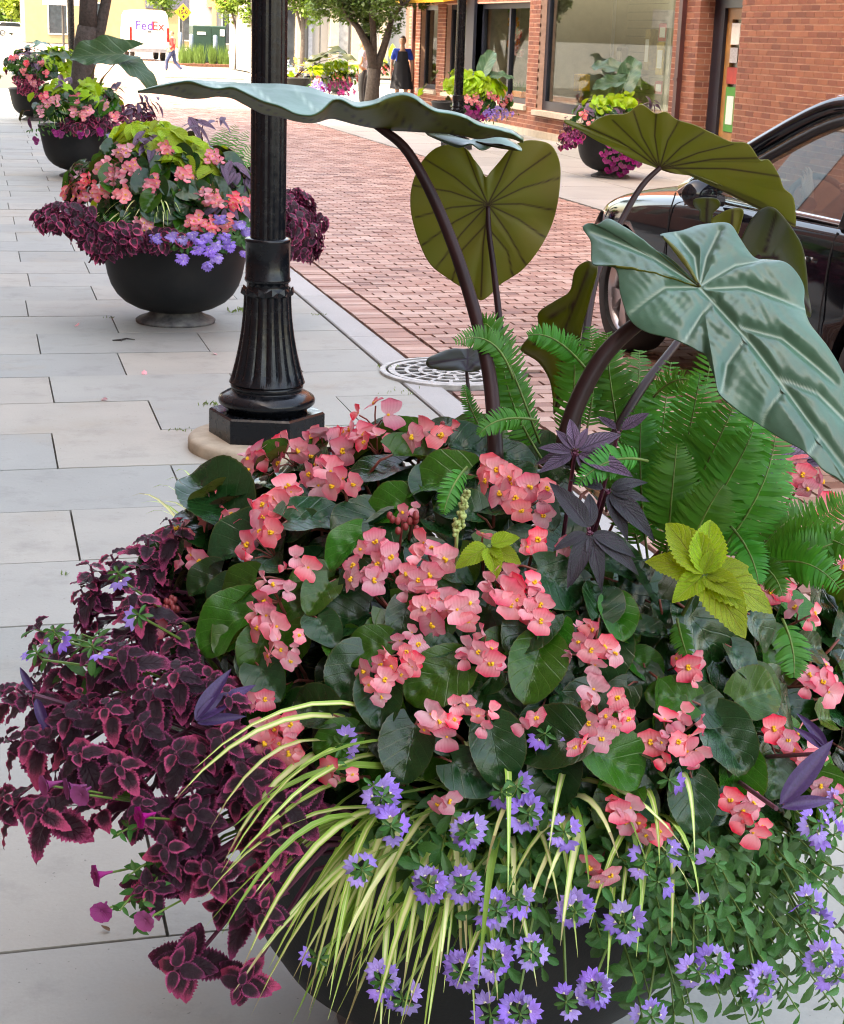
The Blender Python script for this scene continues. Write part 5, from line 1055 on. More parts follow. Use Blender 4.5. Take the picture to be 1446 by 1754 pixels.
# ---- dark coleus
col_names = [('upper', 'dark purple coleus with pink edged leaves at the upper left of the nearest planter', P1+Vector((-.3, .1, .53)), (150, 1010)), ('outer', 'dark purple coleus reaching the left edge of the picture', P1+Vector((-.34, -.02, .53)), (80, 1250)), ('middle', 'dark purple coleus massed between begonias and pavement', P1+Vector((-.28, -.12, .53)), (300, 1240)), ('low', 'trailing coleus sprigs hanging lowest beside the striped grass', P1+Vector((-.2, -.3, .53)), (330, 1550))]
cols_ = {k: (thing('coleus_plant', lab, 'coleus', b, 'dark coleus in the nearest planter'), b) for k, lab, b, _ in col_names}
def sprig(plant, b, p, n, size, pairs, meshes=COLE, stem=M_stem_p, spread=1.0, grow=.55):
    """leafy shoot: stem plus leaves in crossed pairs"""
    n = Vector(n).normalized(); a = n.orthogonal().normalized(); a = (Matrix.Rotation(U(0, 6.28), 3, n) @ a); c = n.cross(a)
    mid = b.lerp(p, .6)+UP*(.05+.35*max(0, b.z-p.z)+.1*max(0, (b-p).length-.3)); foot = p-n*size*pairs*.28
    MB().tube([b, mid, foot, p], [.004, .0035, .003, .002], 5).build('stem', stem, plant)
    for i in range(pairs):
        f = 1-i/pairs; q = p-n*size*.28*i; d = a if i % 2 == 0 else c; L = size*(.42+grow*(i/max(1, pairs-1)))*U(.88, 1.12)
        for sg in (-1, 1):
            al = (d*sg*spread+n*(.55*f+.05)+Vector((0, 0, U(-.15, .1)))).normalized(); put_leaf(plant, meshes, q+d*sg*.004, al, jit(n+UP*.2, .18), L, False)
def near(names, tab, x, y): return tab[min(names, key=lambda q: (q[3][0]-x)**2+(q[3][1]-y)**2)[0]]
CZ = [(240, 880), (290, 905), (285, 1000), (330, 1090), (420, 1180), (450, 1250), (520, 1330), (520, 1400), (440, 1480), (420, 1580), (330, 1600), (240, 1480), (180, 1390), (60, 1400), (10, 1300), (-20, 1180), (30, 1080), (110, 980)]
sp_pts = [(300, 1660, 78), (410, 1690, 60), (490, 1375, 82), (280, 1450, 66), (130, 1290, 70), (60, 1390, 80), (30, 1180, 74), (160, 1110, 70), (230, 1015, 62), (150, 1000, 60), (290, 890, 48), (270, 960, 55), (90, 1120, 62), (210, 1110, 64), (300, 1150, 66), (300, 1290, 70), (380, 1260, 70), (420, 1330, 66), (330, 1390, 66), (240, 1240, 66), (200, 1310, 64), (360, 1500, 60), (420, 1540, 56), (470, 1440, 60), (240, 1380, 64), (40, 1260, 64), (110, 1220, 60), (390, 1190, 52), (255, 1180, 62), (180, 1210, 62), (60, 1070, 56), (190, 950, 56), (450, 1560, 54), (250, 1520, 56)]
for x, y, L in sp_pts:
    p, n = CO.hit(x, y, 1.0); t, b = near(col_names, cols_, x, y); Z = proj(p)[2]; sprig(t, b, p, (n*.8-CF*.5+UP*.35), L*1.0/FPX*Z, 6 if y > 1600 else random.choice((4, 4, 5)))
for x, y in scatter(CZ, 46, 44):
    p, n = CO.hit(x, y, U(.86, .95)); t, b = near(col_names, cols_, x, y); Z = proj(p)[2]; sprig(t, b, p, jit(n*.8-CF*.2+UP*.3, .4), U(42, 68)/FPX*Z, 4)
for k in range(10):
    p, n = CO.pt(U(2.0, 3.6), U(-.1, .8), .95); t, b = cols_['upper']; sprig(t, b, p, n+UP*.4, U(.045, .06), 3)
# ---- striped grass
gr_names = [('front', 'cream striped grass arching over the front rim of the nearest planter', P1+Vector((-.09, -.30, .52)), 0), ('side', 'second tuft of cream striped grass at the front right rim', P1+Vector((.16, -.30, .52)), 0), ('back', 'pale striped grass tuft peeking out beside the tan lamp footing', P1+Vector((-.34, .18, .52)), 0)]
gr = {k: (thing('striped_grass', lab, 'grass tuft', b, 'striped grass tufts in the nearest planter'), b) for k, lab, b, _ in gr_names}
def blade(plant, pts, w, name='blade'):
    """ribbon through a quadratic arc with a shallow V section"""
    p0, p1, p2 = (Vector(q) for q in pts); n_ = 12; vs = []; uv = []; fs = []; side = (p2-p0).cross(UP); side = side.normalized() if side.length > 1e-4 else Vector((1, 0, 0)); tw = U(-.6, .6)
    for i in range(n_+1):
        t = i/n_; p = p0*(1-t)**2+p1*2*t*(1-t)+p2*t*t; d = ((p1-p0)*(1-t)+(p2-p1)*t).normalized(); sd_ = (Matrix.Rotation(tw*t, 3, d) @ side); nn = sd_.cross(d); ww = w*min(1, .5+t*3)*(1-max(0, t-.55)/.45)**.8+.0004
        vs += [p-sd_*ww/2+nn*ww*.15, p, p+sd_*ww/2+nn*ww*.15]; uv += [(0, t), (.5, t), (1, t)]
    for i in range(n_): o = i*3; fs += [(o, o+1, o+4, o+3), (o+1, o+2, o+5, o+4)]
    ob(name, mesh(name, vs, fs, M_grass, uv=uv, smooth=True), plant)
def gblade(key, ex, ey, lift, k=1.0, w=.0125, rootjit=.05, dep=None):
    t, b = gr[key]; e = at_depth(ex, ey, dep) if dep else SK.hit(ex, ey, k)[0]; r = b+Vector((U(-rootjit, rootjit), U(-rootjit, rootjit), 0)); m = r.lerp(e, U(.38, .5)); m.z = max(r.z, e.z)+lift; out = (e-r); out.z = 0; m += out*(.12 if key != 'side' else .3)
    blade(t, (r, m, e), w*U(.75, 1.25))
for k in range(44):                               # curtain to the front and left
    a = U(0, 1); ex = 340+a*500+U(-40, 40); ey = 1560+200*math.sin(min(1, a*1.5)*1.57)+U(-110, 40)
    if a < .15: ey = U(1380, 1600)
    gblade('front', ex, ey, U(.10, .30), U(1.03, 1.15)+.10*(ex < 480), rootjit=.11)
for ex, ey in ((300, 1370), (330, 1320), (360, 1420), (345, 1545), (380, 1600), (400, 1700), (430, 1740), (390, 1490), (420, 1400), (350, 1590), (500, 1754), (530, 1730), (570, 1750), (610, 1700), (650, 1790), (690, 1700), (730, 1780), (720, 1640), (590, 1620), (460, 1660), (690, 1754), (640, 1754), (560, 1690)): gblade('front', ex, ey, U(.16, .24), U(1.06, 1.14)+.12*(ex < 480), w=.0145, rootjit=.1)
for ex, ey in ((1190, 1470), (1200, 1560), (1100, 1560), (1130, 1480), (1010, 1590), (960, 1620), (930, 1540), (1060, 1600), (1150, 1620), (890, 1600), (860, 1560), (1040, 1680), (1090, 1640), (830, 1500), (940, 1460)): gblade('side', ex, ey, U(.14, .24), U(1.04, 1.1), rootjit=.08)
for ex, ey in ((800, 1640), (840, 1720), (880, 1600), (760, 1700), (920, 1690), (960, 1560), (1010, 1520), (1060, 1470), (1120, 1520), (1170, 1450), (1190, 1530), (990, 1640), (870, 1530)): gblade('front', ex, ey, U(.16, .3), U(1.06, 1.14), w=.012, rootjit=.1)
for ex, ey in ((560, 1330), (620, 1300), (700, 1345), (840, 1345), (800, 1320), (960, 1370), (520, 1290), (880, 1370)): gblade('front', ex, ey, U(.08, .12), .98, w=.008)
for ex, ey in ((262, 835), (285, 822), (270, 862), (225, 850), (300, 808), (250, 880), (310, 830), (345, 800), (240, 862)): gblade('back', ex, ey, .1, dep=3.15, w=.007, rootjit=.03)
# ---- fan flowers
sc_names = [('front', 'violet fan flowers trailing over the front rim among striped grass', P1+Vector((.02, -.32, .52)), (760, 1560)), ('right', 'violet fan flowers spilling over the right rim with many small green leaves', P1+Vector((.3, -.18, .52)), (1290, 1600)), ('left', 'few violet fan flowers poking out among the dark coleus', P1+Vector((-.34, .0, .52)), (140, 1060))]
sc = {k: (thing('fan_flower_plant', lab, 'fan flower', b, 'violet fan flowers in the nearest planter'), b) for k, lab, b, _ in sc_names}
def fan_head(plant, b, p, n, k, size):
    n = Vector(n).normalized(); a = n.orthogonal().normalized(); c = n.cross(a); mb = MB(); mid = b.lerp(p, .6)+UP*.05; mb.tube([b, mid, p-n*.02, p+n*.01], [.003, .0025, .002, .0015], 5)
    st_ = mb.build('flower_spike', M_stem_g, plant)
    for i in range(7): t = i*2.4; put_leaf(st_, SCAL, p+n*.004*i*.3, a*math.cos(t)+c*math.sin(t)+n*.9, n, size*.55, False, sx=.8)
    ph = U(0, 6)
    for i in range(k):
        t = ph+i*2*PI/max(4, k)+U(-.15, .15); o = a*math.cos(t)+c*math.sin(t); q = p+o*size*U(.3, .5)-n*size*U(0, .35); ob('flower', random.choice(SCAF), st_, frame(q, jit(o-UP*.15, .45), jit(n+o*.5, .35), size*U(.72, .95)))
heads = [(800, 1425, 6), (655, 1365, 5), (670, 1415, 3), (620, 1490, 3), (735, 1515, 8), (795, 1515, 5), (850, 1560, 6), (885, 1540, 3), (905, 1395, 5), (965, 1425, 4), (655, 1680, 6), (790, 1665, 7), (845, 1645, 6), (890, 1735, 8), (840, 1735, 3), (1020, 1695, 8), (970, 1715, 3), (985, 1560, 9), (1070, 1580, 4), (910, 1630, 4), (545, 1640, 1), (640, 1345, 2), (885, 1348, 2), (860, 1355, 1), (935, 1258, 5), (585, 1275, 2), (575, 1305, 1), (1105, 1475, 2), (1125, 1510, 1), (1140, 1465, 1), (1175, 1465, 1), (1225, 1480, 1), (1145, 1335, 1), (690, 1710, 4), (1205, 1565, 1), (1400, 1410, 4), (1425, 1430, 3), (1385, 1550, 3), (1400, 1580, 2), (1225, 1650, 5), (1195, 1665, 2), (1310, 1685, 8), (1410, 1640, 4), (1430, 1670, 5), (1115, 1740, 3), (1440, 1380, 2), (205, 985, 1), (95, 1085, 2), (65, 1120, 1), (240, 1055, 1), (160, 1110, 1)]
for x, y, k in heads:
    M_ = SK if x > 320 else CO; p, n = M_.hit(x, y, 1.07 if y > 1340 else 1.06); t, b = near(sc_names, sc, x, y); Z = proj(p)[2]; fan_head(t, b, p, jit(n*.8-CF*.6+UP*.15, .3), k, 40/FPX*Z)
SZ1 = [(600, 1420), (760, 1380), (1000, 1350), (1090, 1420), (1110, 1560), (1000, 1640), (860, 1690), (740, 1600), (620, 1520)]; SZ2 = [(1100, 1420), (1260, 1430), (1446, 1400), (1480, 1760), (1080, 1760), (1090, 1640), (1060, 1560)]; SZ3 = [(30, 1060), (120, 1020), (210, 1080), (160, 1140), (60, 1130)]
def shoot(plant, b, p, n, size, cnt, meshes=SCAL, stem=M_stem_g):
    n = Vector(n).normalized(); tip = p; d = (jit(n, .4)*.6-UP*.35+(p-b).normalized()*.5).normalized(); a = d.orthogonal().normalized(); c = d.cross(a); s0 = p-d*size*cnt*.22
    MB().tube([b, b.lerp(s0, .6)+UP*.03, s0, tip], [.003, .0025, .002, .0012], 5).build('stem', stem, plant)
    for i in range(cnt): t = i*2.4; q = s0.lerp(tip, i/(cnt-1)); put_leaf(plant, meshes, q, a*math.cos(t)+c*math.sin(t)+d*.5+n*.3, jit(n+UP*.3, .3), size*(1.05-.5*i/cnt)*U(.8, 1.15), False)
for Z_, cnt, key, md in ((SZ1, 38, 'front', 36), (SZ2, 74, 'right', 30), (SZ3, 5, 'left', 30)):
    for x, y in scatter(Z_, cnt, md): M_ = CO if key == 'left' else SK; p, n = M_.hit(x, y, U(.97, 1.04)); t, b = sc[key]; shoot(t, b, p, n, U(.036, .06), random.choice((9, 10, 12)))
# ---- ferns
fe_names = [('left', 'small bright green fern around the foot of the tall leaf stalks', P1+Vector((.02, .12, .55)), 0), ('right', 'large dark green fern under the big glossy leaf', P1+Vector((.24, .1, .55)), 0), ('far', 'feathery fern at the right edge of the picture above the begonia flowers', P1+Vector((.42, .08, .52)), 0)]
fe = {k: (thing('fern', lab, 'fern', b, 'ferns in the nearest planter'), b) for k, lab, b, _ in fe_names}
def frond(plant, pts, wd, pairs=30, facing=None):
    """arched frond: thin stalk with narrow leaflets on both sides"""
    P_ = [Vector(q) for q in pts]; vs = []; uv = []; fs = []; mi = []
    def bz(t): return P_[0]*(1-t)**2+P_[1]*2*t*(1-t)+P_[2]*t*t
    mb = MB(); mb.tube([bz(i/10) for i in range(11)], [.0024*(1-.7*i/10) for i in range(11)], 5); vs += list(mb.v); uv += [(.5, .5)]*len(mb.v); fs += mb.f; mi += [1]*len(mb.f)
    fn = facing or -CF
    for i in range(pairs):
        t = .14+.85*i/(pairs-1); p = bz(t); d = (bz(min(1, t+.02))-bz(t-.02)).normalized(); sd_ = d.cross(fn).normalized(); nn = sd_.cross(d); env = math.sin(PI*min(1, (t-.04)*.98)**.75)**.75 if t < .995 else .1; L = wd*.74*max(.12, env)*U(.93, 1.06)
        for sg in (-1, 1):
            al = (sd_*sg+d*U(.2, .4)+nn*U(-.45, .2)).normalized(); w_ = L*.1+.0013; o = len(vs); bn = (nn-al*nn.dot(al)).normalized(); ac = al.cross(bn)
            vs += [p-ac*w_*.5, p+ac*w_*.5, p+al*L*.4+ac*w_*.62+bn*L*.05, p+al*L*.4-ac*w_*.62+bn*L*.05, p+al*L*.8+ac*w_*.38-bn*L*.02+d*L*.04, p+al*L*.8-ac*w_*.38-bn*L*.02+d*L*.04, p+al*L-bn*L*.09+d*L*.07]; uv += [(0, 0), (1, 0), (1, .4), (0, .4), (1, .8), (0, .8), (.5, 1)]
            fs += [(o, o+1, o+2, o+3), (o+3, o+2, o+4, o+5), (o+5, o+4, o+6)]; mi += [0]*3
    ob('frond', mesh('frond', vs, fs, [L_fern, M_stem_g], uv=uv, smooth=True, mi=mi), plant)
def fr(key, x, y, dep, lift=.08, wd=.055, root=None, pairs=30, mx=None):
    t, b = fe[key]; e = at_depth(x, y, dep); r = at_depth(*root) if root else b+Vector((U(-.04, .04), U(-.04, .04), 0)); m = at_depth(*mx) if mx else r.lerp(e, .5)+UP*lift; frond(t, (r, m, e), wd, pairs)
for x, y, dep, rt, mx, wd in ((825, 560, 2.62, (925, 760, 2.62), (840, 520, 2.6), .045), (780, 585, 2.58, (880, 650, 2.6), (850, 555, 2.6), .035), (820, 745, 2.5, (920, 720, 2.55), (850, 705, 2.5), .03), (975, 575, 2.6, (960, 780, 2.65), (1000, 640, 2.6), .05), (905, 575, 2.58, (1010, 640, 2.6), (950, 560, 2.58), .035), (1040, 570, 2.7, (1070, 790, 2.7), (1040, 650, 2.7), .06), (860, 600, 2.66, (930, 790, 2.66), (860, 680, 2.66), .055), (1095, 600, 2.75, (1060, 800, 2.7), (1100, 680, 2.7), .06), (990, 830, 2.38, (1110, 790, 2.42), (1040, 770, 2.38), .038), (1010, 560, 2.72, (1000, 760, 2.7), (1030, 640, 2.7), .05), (760, 880, 2.45, (800, 800, 2.5), (770, 830, 2.45), .03), (795, 660, 2.7, (850, 780, 2.7), (800, 700, 2.7), .022), (1180, 1130, 2.32, (1160, 1060, 2.36), (1165, 1090, 2.34), .025)):
    fr('left', x, y, dep, root=rt, mx=mx, wd=wd, pairs=26 if wd < .04 else 32)
for x, y, dep, rt, mx, wd in ((1200, 640, 2.55, (1130, 950, 2.6), (1180, 760, 2.55), .07), (1150, 620, 2.7, (1120, 930, 2.65), (1130, 750, 2.65), .07), (1260, 690, 2.5, (1130, 960, 2.55), (1220, 780, 2.5), .075), (1290, 740, 2.45, (1150, 980, 2.5), (1250, 830, 2.45), .07), (1330, 720, 2.5, (1200, 980, 2.52), (1330, 850, 2.45), .065), (1100, 700, 2.6, (1110, 960, 2.6), (1090, 800, 2.6), .065), (1350, 790, 2.55, (1220, 960, 2.55), (1320, 860, 2.5), .06), (1160, 760, 2.45, (1140, 980, 2.5), (1150, 850, 2.45), .06), (1225, 580, 2.75, (1150, 900, 2.75), (1200, 720, 2.75), .06), (1180, 650, 2.3, (1120, 680, 2.4), (1150, 645, 2.35), .03), (1240, 830, 2.4, (1160, 1000, 2.45), (1200, 880, 2.4), .06), (1300, 690, 2.62, (1200, 940, 2.62), (1280, 780, 2.6), .07), (1070, 760, 2.65, (1100, 960, 2.65), (1070, 850, 2.65), .055), (1230, 760, 2.6, (1170, 960, 2.6), (1210, 850, 2.6), .07), (1110, 650, 2.8, (1120, 900, 2.75), (1100, 740, 2.8), .06)):
    fr('right', x, y, dep, root=rt, mx=mx, wd=wd*1.08, pairs=30)
for x, y, dep, rt, mx, wd in ((1470, 850, 2.5, (1280, 1000, 2.55), (1400, 880, 2.5), .05), (1470, 920, 2.45, (1270, 1010, 2.5), (1400, 930, 2.42), .055), (1440, 1010, 2.38, (1290, 980, 2.45), (1380, 930, 2.35), .05), (1340, 1020, 2.35, (1280, 960, 2.42), (1330, 970, 2.36), .035), (1400, 870, 2.6, (1270, 980, 2.6), (1340, 880, 2.55), .05), (1480, 960, 2.42, (1300, 960, 2.5), (1400, 880, 2.45), .05), (1420, 930, 2.45, (1290, 1000, 2.5), (1360, 940, 2.42), .05), (1360, 1160, 2.3, (1340, 1060, 2.34), (1365, 1110, 2.3), .04), (1300, 1000, 2.36, (1250, 900, 2.42), (1290, 940, 2.38), .04)):
    fr('far', x, y, dep, root=rt, mx=mx, wd=wd, pairs=30)
# ---- Persian shield, lime coleus, purple heart, petunia
def rosette(plant, c_, L_list, meshes, n, stem, root):
    MB().tube([root, Vector(root).lerp(c_, .6), c_], [.004, .0035, .003], 6).build('stem', stem, plant)
    for ang, L, tl in L_list: put_leaf(plant, meshes, c_+imgdir(ang)*.006, imgdir(ang)+Vector(n)*tl, Vector(n)-imgdir(ang)*tl*.5, L, False)
ps = thing('persian_shield', 'purple leaved plant with dark veins below the tall leaf stalks', 'foliage plant', P1+Vector((.12, .02, .55)))
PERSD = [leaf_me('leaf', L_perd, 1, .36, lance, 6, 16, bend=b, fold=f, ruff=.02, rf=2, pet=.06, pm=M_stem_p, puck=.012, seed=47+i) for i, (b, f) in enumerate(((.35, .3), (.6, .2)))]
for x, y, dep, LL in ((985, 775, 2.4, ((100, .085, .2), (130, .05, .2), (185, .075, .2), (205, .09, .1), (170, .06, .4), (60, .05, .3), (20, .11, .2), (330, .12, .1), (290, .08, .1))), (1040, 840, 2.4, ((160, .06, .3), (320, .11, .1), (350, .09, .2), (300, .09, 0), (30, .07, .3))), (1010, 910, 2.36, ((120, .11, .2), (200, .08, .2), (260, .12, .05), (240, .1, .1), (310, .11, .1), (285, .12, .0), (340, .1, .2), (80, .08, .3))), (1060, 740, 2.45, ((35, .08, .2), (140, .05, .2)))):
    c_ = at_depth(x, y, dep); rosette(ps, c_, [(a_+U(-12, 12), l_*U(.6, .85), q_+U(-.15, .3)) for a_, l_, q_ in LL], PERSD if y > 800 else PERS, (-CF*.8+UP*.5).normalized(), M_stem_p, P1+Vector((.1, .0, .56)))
ps2 = thing('persian_shield', 'pale purple leaves showing under the right side of the big glossy leaf', 'foliage plant', P1+Vector((.36, .16, .53)))
for x, y, dep, LL in ((1330, 790, 2.75, ((20, .11, .2), (350, .1, .2), (200, .08, .2), (250, .1, .1), (140, .08, .3))), (1290, 720, 2.8, ((30, .07, .2), (150, .06, .2), (270, .06, .1)))): rosette(ps2, at_depth(x, y, dep), LL, PERS, (-CF*.4+UP*.8).normalized(), M_stem_p, P1+Vector((.34, .16, .55)))
lc = thing('lime_coleus', 'bright lime green coleus with yellow veins beside the ferns', 'coleus', P1+Vector((.26, -.04, .54)))
rosette(lc, at_depth(1205, 985, 2.28), ((80, .08, .25), (338, .10, .12), (300, .095, .05), (225, .055, .1), (152, .075, .15), (15, .06, .4), (115, .09, .1), (320, .06, .5), (60, .04, .6)), LIME, (-CF*.75+UP*.5).normalized(), M_stem_g, P1+Vector((.24, -.04, .56)))
lc2 = thing('lime_coleus', 'small lime green coleus half hidden by begonias in the middle of the planter', 'coleus', P1+Vector((.05, .0, .55)))
rosette(lc2, at_depth(838, 935, 2.34), ((20, .04, .2), (330, .045, .1), (215, .05, .1), (280, .045, .1)), LIME, (-CF*.7+UP*.5).normalized(), M_stem_g, P1+Vector((.05, .0, .56)))
mb = MB(); top_ = at_depth(800, 840, 2.34); bot_ = at_depth(783, 910, 2.36)
for k in range(60): t_ = U(0, 1); q = bot_.lerp(top_, t_)+Vector((U(-1, 1), U(-1, 1), U(-1, 1)))*.008*(1-t_*.6); mb.ball(q, .0035, 5)
mb.tube([bot_-UP*.05, bot_, top_], [.003, .003, .0015], 5); mb.build('flower_spike', mat('pale_green_spike', (.35, .42, .14), .6), lc2, True)
ph_ = thing('purple_heart', 'dark violet strap leaves at the right edge above the fan flowers', 'foliage plant', P1+Vector((.38, -.16, .5)))
rosette(ph_, at_depth(1330, 1385, 2.05), ((50, .115, .1), (12, .075, .1)), PURP, (-CF*.8+UP*.4).normalized(), M_stem_p, P1+Vector((.36, -.14, .54))); rosette(ph_, at_depth(1420, 1290, 2.1), ((118, .06, .1), (140, .05, .2)), PURP, (-CF*.8+UP*.4).normalized(), M_stem_p, P1+Vector((.36, -.14, .54)))
ph2 = thing('purple_heart', 'violet strap leaves among the dark coleus on the left', 'foliage plant', P1+Vector((-.34, -.08, .5)))
for x, y, LL in ((60, 1190, ((290, .07, .1), (120, .05, .1))), (330, 1240, ((40, .1, .1), (60, .09, .1), (10, .07, .1)))): rosette(ph2, CO.hit(x, y, .98)[0], LL, PURP, (-CF*.8+UP*.4).normalized(), M_stem_p, P1+Vector((-.3, -.08, .54)))
pe = thing('petunia_plant', 'magenta petunias hanging below the dark coleus at the left', 'petunia', P1+Vector((-.32, -.16, .5))); peb = P1+Vector((-.32, -.16, .54))
for x, y in ((220, 1500), (205, 1560), (235, 1590), (200, 1430), (245, 1545)): p, n = CO.hit(x, y, 1.0); shoot(pe, peb, p, n, .03, 10, PETL)
for x, y, dg in ((165, 1500, 190), (120, 1350, 150), (80, 1345, 200), (140, 1360, 250), (240, 1400, 200), (250, 1575, 250), (175, 1560, 265)):
    p, n = CO.hit(x, y, 1.02); st_ = MB().tube([peb, peb.lerp(p, .6)-UP*.02, p], .0018, 4).build('flower_stalk', M_stem_g, pe); ob('flower', random.choice(PETF), st_, frame(p, UP, (imgdir(dg)*.8-CF*.5).normalized(), .03))
# ================================================================== ELEPHANT EARS (hero leaves traced from the picture onto their own planes)
def ear_mat(name, top, side):
    s = N(name); a = s.n('Attribute'); a.attribute_name = 'vein'; v = a.outputs['Fac']; n1 = s.noise(9, 4)
    if side == 'top': c = s.mix(s.ramp(n1, .3, .7), tuple(x*.8 for x in top), tuple(x*1.25 for x in top)); c = s.mix(s.math('MULTIPLY', v, .7), c, (.30, .42, .31)); s.rough(s.math('MULTIPLY_ADD', s.noise(40, 3), .2, .31)); s.p.inputs['Coat Weight'].default_value = .15; s.p.inputs['Coat Roughness'].default_value = .16; s.p.inputs['Specular IOR Level'].default_value = .75
    else: c = s.mix(s.ramp(n1, .35, .7), tuple(x*.85 for x in top), (top[0]*1.15, top[1]*.85, top[2]*1.1)); c = s.mix(s.math('MULTIPLY', s.ramp(s.noise(5, 3), .58, .75), .5), c, (.10, .05, .03)); c = s.mix(s.math('MULTIPLY', v, .95), c, (.035, .008, .016)); s.rough(.45)
    s.base(c); s.bump(s.noise(70, 3), .12, .004); s.translucent(.1 if side == 'top' else .42, (.05, .12, .02) if side == 'top' else s.mix(s.math('MULTIPLY', v, .8), (.40, .43, .045), (.06, .012, .015))); return s.m
E_top = ear_mat('elephant_ear_top', (.04, .13, .078), 'top'); E_und = ear_mat('elephant_ear_underside', (.155, .17, .03), 'und'); E_dark = ear_mat('elephant_ear_dark', (.045, .04, .022), 'und'); E_grey = ear_mat('elephant_ear_dull', (.045, .06, .065), 'und')
M_pet = mat('dark_maroon_stalk', (.024, .008, .008), .45, var=.4, scale=12, spec=.25); M_petg = mat('green_maroon_stalk', (.12, .12, .03), .4, var=.4, scale=12)
def spline(P_, n_):
    P_ = [np.array(p, float) for p in P_]; m = len(P_); out = []
    for i in range(m):
        p0, p1, p2, p3 = P_[i-1], P_[i], P_[(i+1) % m], P_[(i+2) % m]
        for q in range(n_): t = q/n_; out.append(.5*(2*p1+(p2-p0)*t+(2*p0-5*p1+4*p2-p3)*t*t+(3*p1-p0-3*p2+p3)*t**3))
    return out
def segd(p, a, b): ab = b-a; t = max(0, min(1, float(np.dot(p-a, ab)/(np.dot(ab, ab)+1e-9)))); return float(np.linalg.norm(p-a-ab*t))
def ear(plant, outline, centre, dep, normal, veins, mats, label=None, sub=8, rings=40, curl=0.0, puff=.006, vw=3.5, quilt=0, wave=.0, wn=9, droop=0, thick=.0018, corner=False):
    """normal points out of the upper side; veins are polylines in picture pixels"""
    O = spline(outline, sub) if not corner else [np.array(p, float) for p in outline]; c = np.array(centre, float); base = at_depth(centre[0], centre[1], dep); nrm = Vector(normal).normalized(); m = len(O)
    def back(p): d = ray(p[0], p[1]); return CAM+d*((base-CAM).dot(nrm)/d.dot(nrm))
    V_ = [[np.array(q, float) for q in v] for v in veins]; R0 = max(float(np.linalg.norm(o-c)) for o in O)
    fs = []; OA = np.array(O); F_ = ((np.arange(1, rings+1)/rings)**.9)[:, None]; PX = (c[None, None, :]+(OA-c)[None]*F_[..., None]).reshape(-1, 2); FF = np.repeat(F_[:, 0], m); KK = np.tile(np.arange(m), rings)
    D = np.full(len(PX), 99.0)
    for v in V_:
        for a, b in zip(v, v[1:]):
            ab = b-a; t = np.clip(((PX-a) @ ab)/(ab @ ab+1e-9), 0, 1); D = np.minimum(D, np.linalg.norm(PX-a-t[:, None]*ab, axis=1))
    G = 1-np.exp(-(D/(vw*3.2))**2); X_, Y_ = PX[:, 0], PX[:, 1]
    Hh = puff*G*(1-FF**6)+wave*np.sin(KK/m*2*PI*wn+1.3*np.sin(KK/m*17))*FF**3+curl*FF*FF
    if quilt: Hh = Hh+quilt*G*(1-FF**4)*(np.sin(X_*.11+1.7*np.sin(Y_*.05))*np.sin(Y_*.12+1.3*np.sin(X_*.04))+.5*np.sin(X_*.31+2*np.sin(Y_*.07))*np.sin(Y_*.29+1.5*np.sin(X_*.06)))
    if droop: Hh = Hh-droop*(np.linalg.norm(PX-c, axis=1)/R0)**2
    vs = [base]+[back(p)+nrm*float(h) for p, h in zip(PX, Hh)]; att = [1.0]+list(np.maximum(0, 1-D/vw))
    for k in range(m): fs.append((0, 1+k, 1+(k+1) % m))
    for r in range(rings-1):
        for k in range(m): a = 1+r*m+k; b = 1+r*m+(k+1) % m; fs.append((b, a, a+m, b+m))
    # make the faces look along the upper side
    e1 = (vs[1+m//3]-vs[0]).cross(vs[1+2*m//3]-vs[0]); tri = sum(((vs[f_[1]]-vs[f_[0]]).cross(vs[f_[2]]-vs[f_[0]]) for f_ in fs[:m]), Vector())
    if tri.dot(nrm) < 0: fs = [f_[::-1] for f_ in fs]
    me = mesh('leaf', vs, fs, mats, smooth=True); at = me.attributes.new('vein', 'FLOAT', 'POINT'); at.data.foreach_set('value', att)
    o = ob('leaf', me, plant); sm = o.modifiers.new('thickness', 'SOLIDIFY'); sm.thickness = thick; sm.offset = -1; sm.material_offset = 1
    if label: o['label'] = label
    return o
def stalk(plant, pts, rs, m=None):
    P_ = [at_depth(*p) for p in pts]; D_ = []
    for i in range(len(P_)-1):
        p0, p1, p2, p3 = P_[max(0, i-1)], P_[i], P_[i+1], P_[min(len(P_)-1, i+2)]
        for q in range(6): t = q/6; D_.append(.5*(2*p1+(p2-p0)*t+(2*p0-5*p1+4*p2-p3)*t*t+(3*p1-p0-3*p2+p3)*t**3))
    D_.append(P_[-1]); n_ = len(D_); MB().tube(D_, [np.interp(i/(n_-1), np.linspace(0, 1, len(rs)), rs) for i in range(n_)], 10).build('leaf_stalk', m or M_pet, plant, True)
ee = thing('elephant_ear', 'tall elephant ear with huge leaves on dark stalks in the nearest planter', 'elephant ear', P1+Vector((.06, .06, .55)))
ee2 = thing('elephant_ear', 'elephant ear at the right with the big glossy green leaf facing up', 'elephant ear', P1+Vector((.16, .08, .55)))
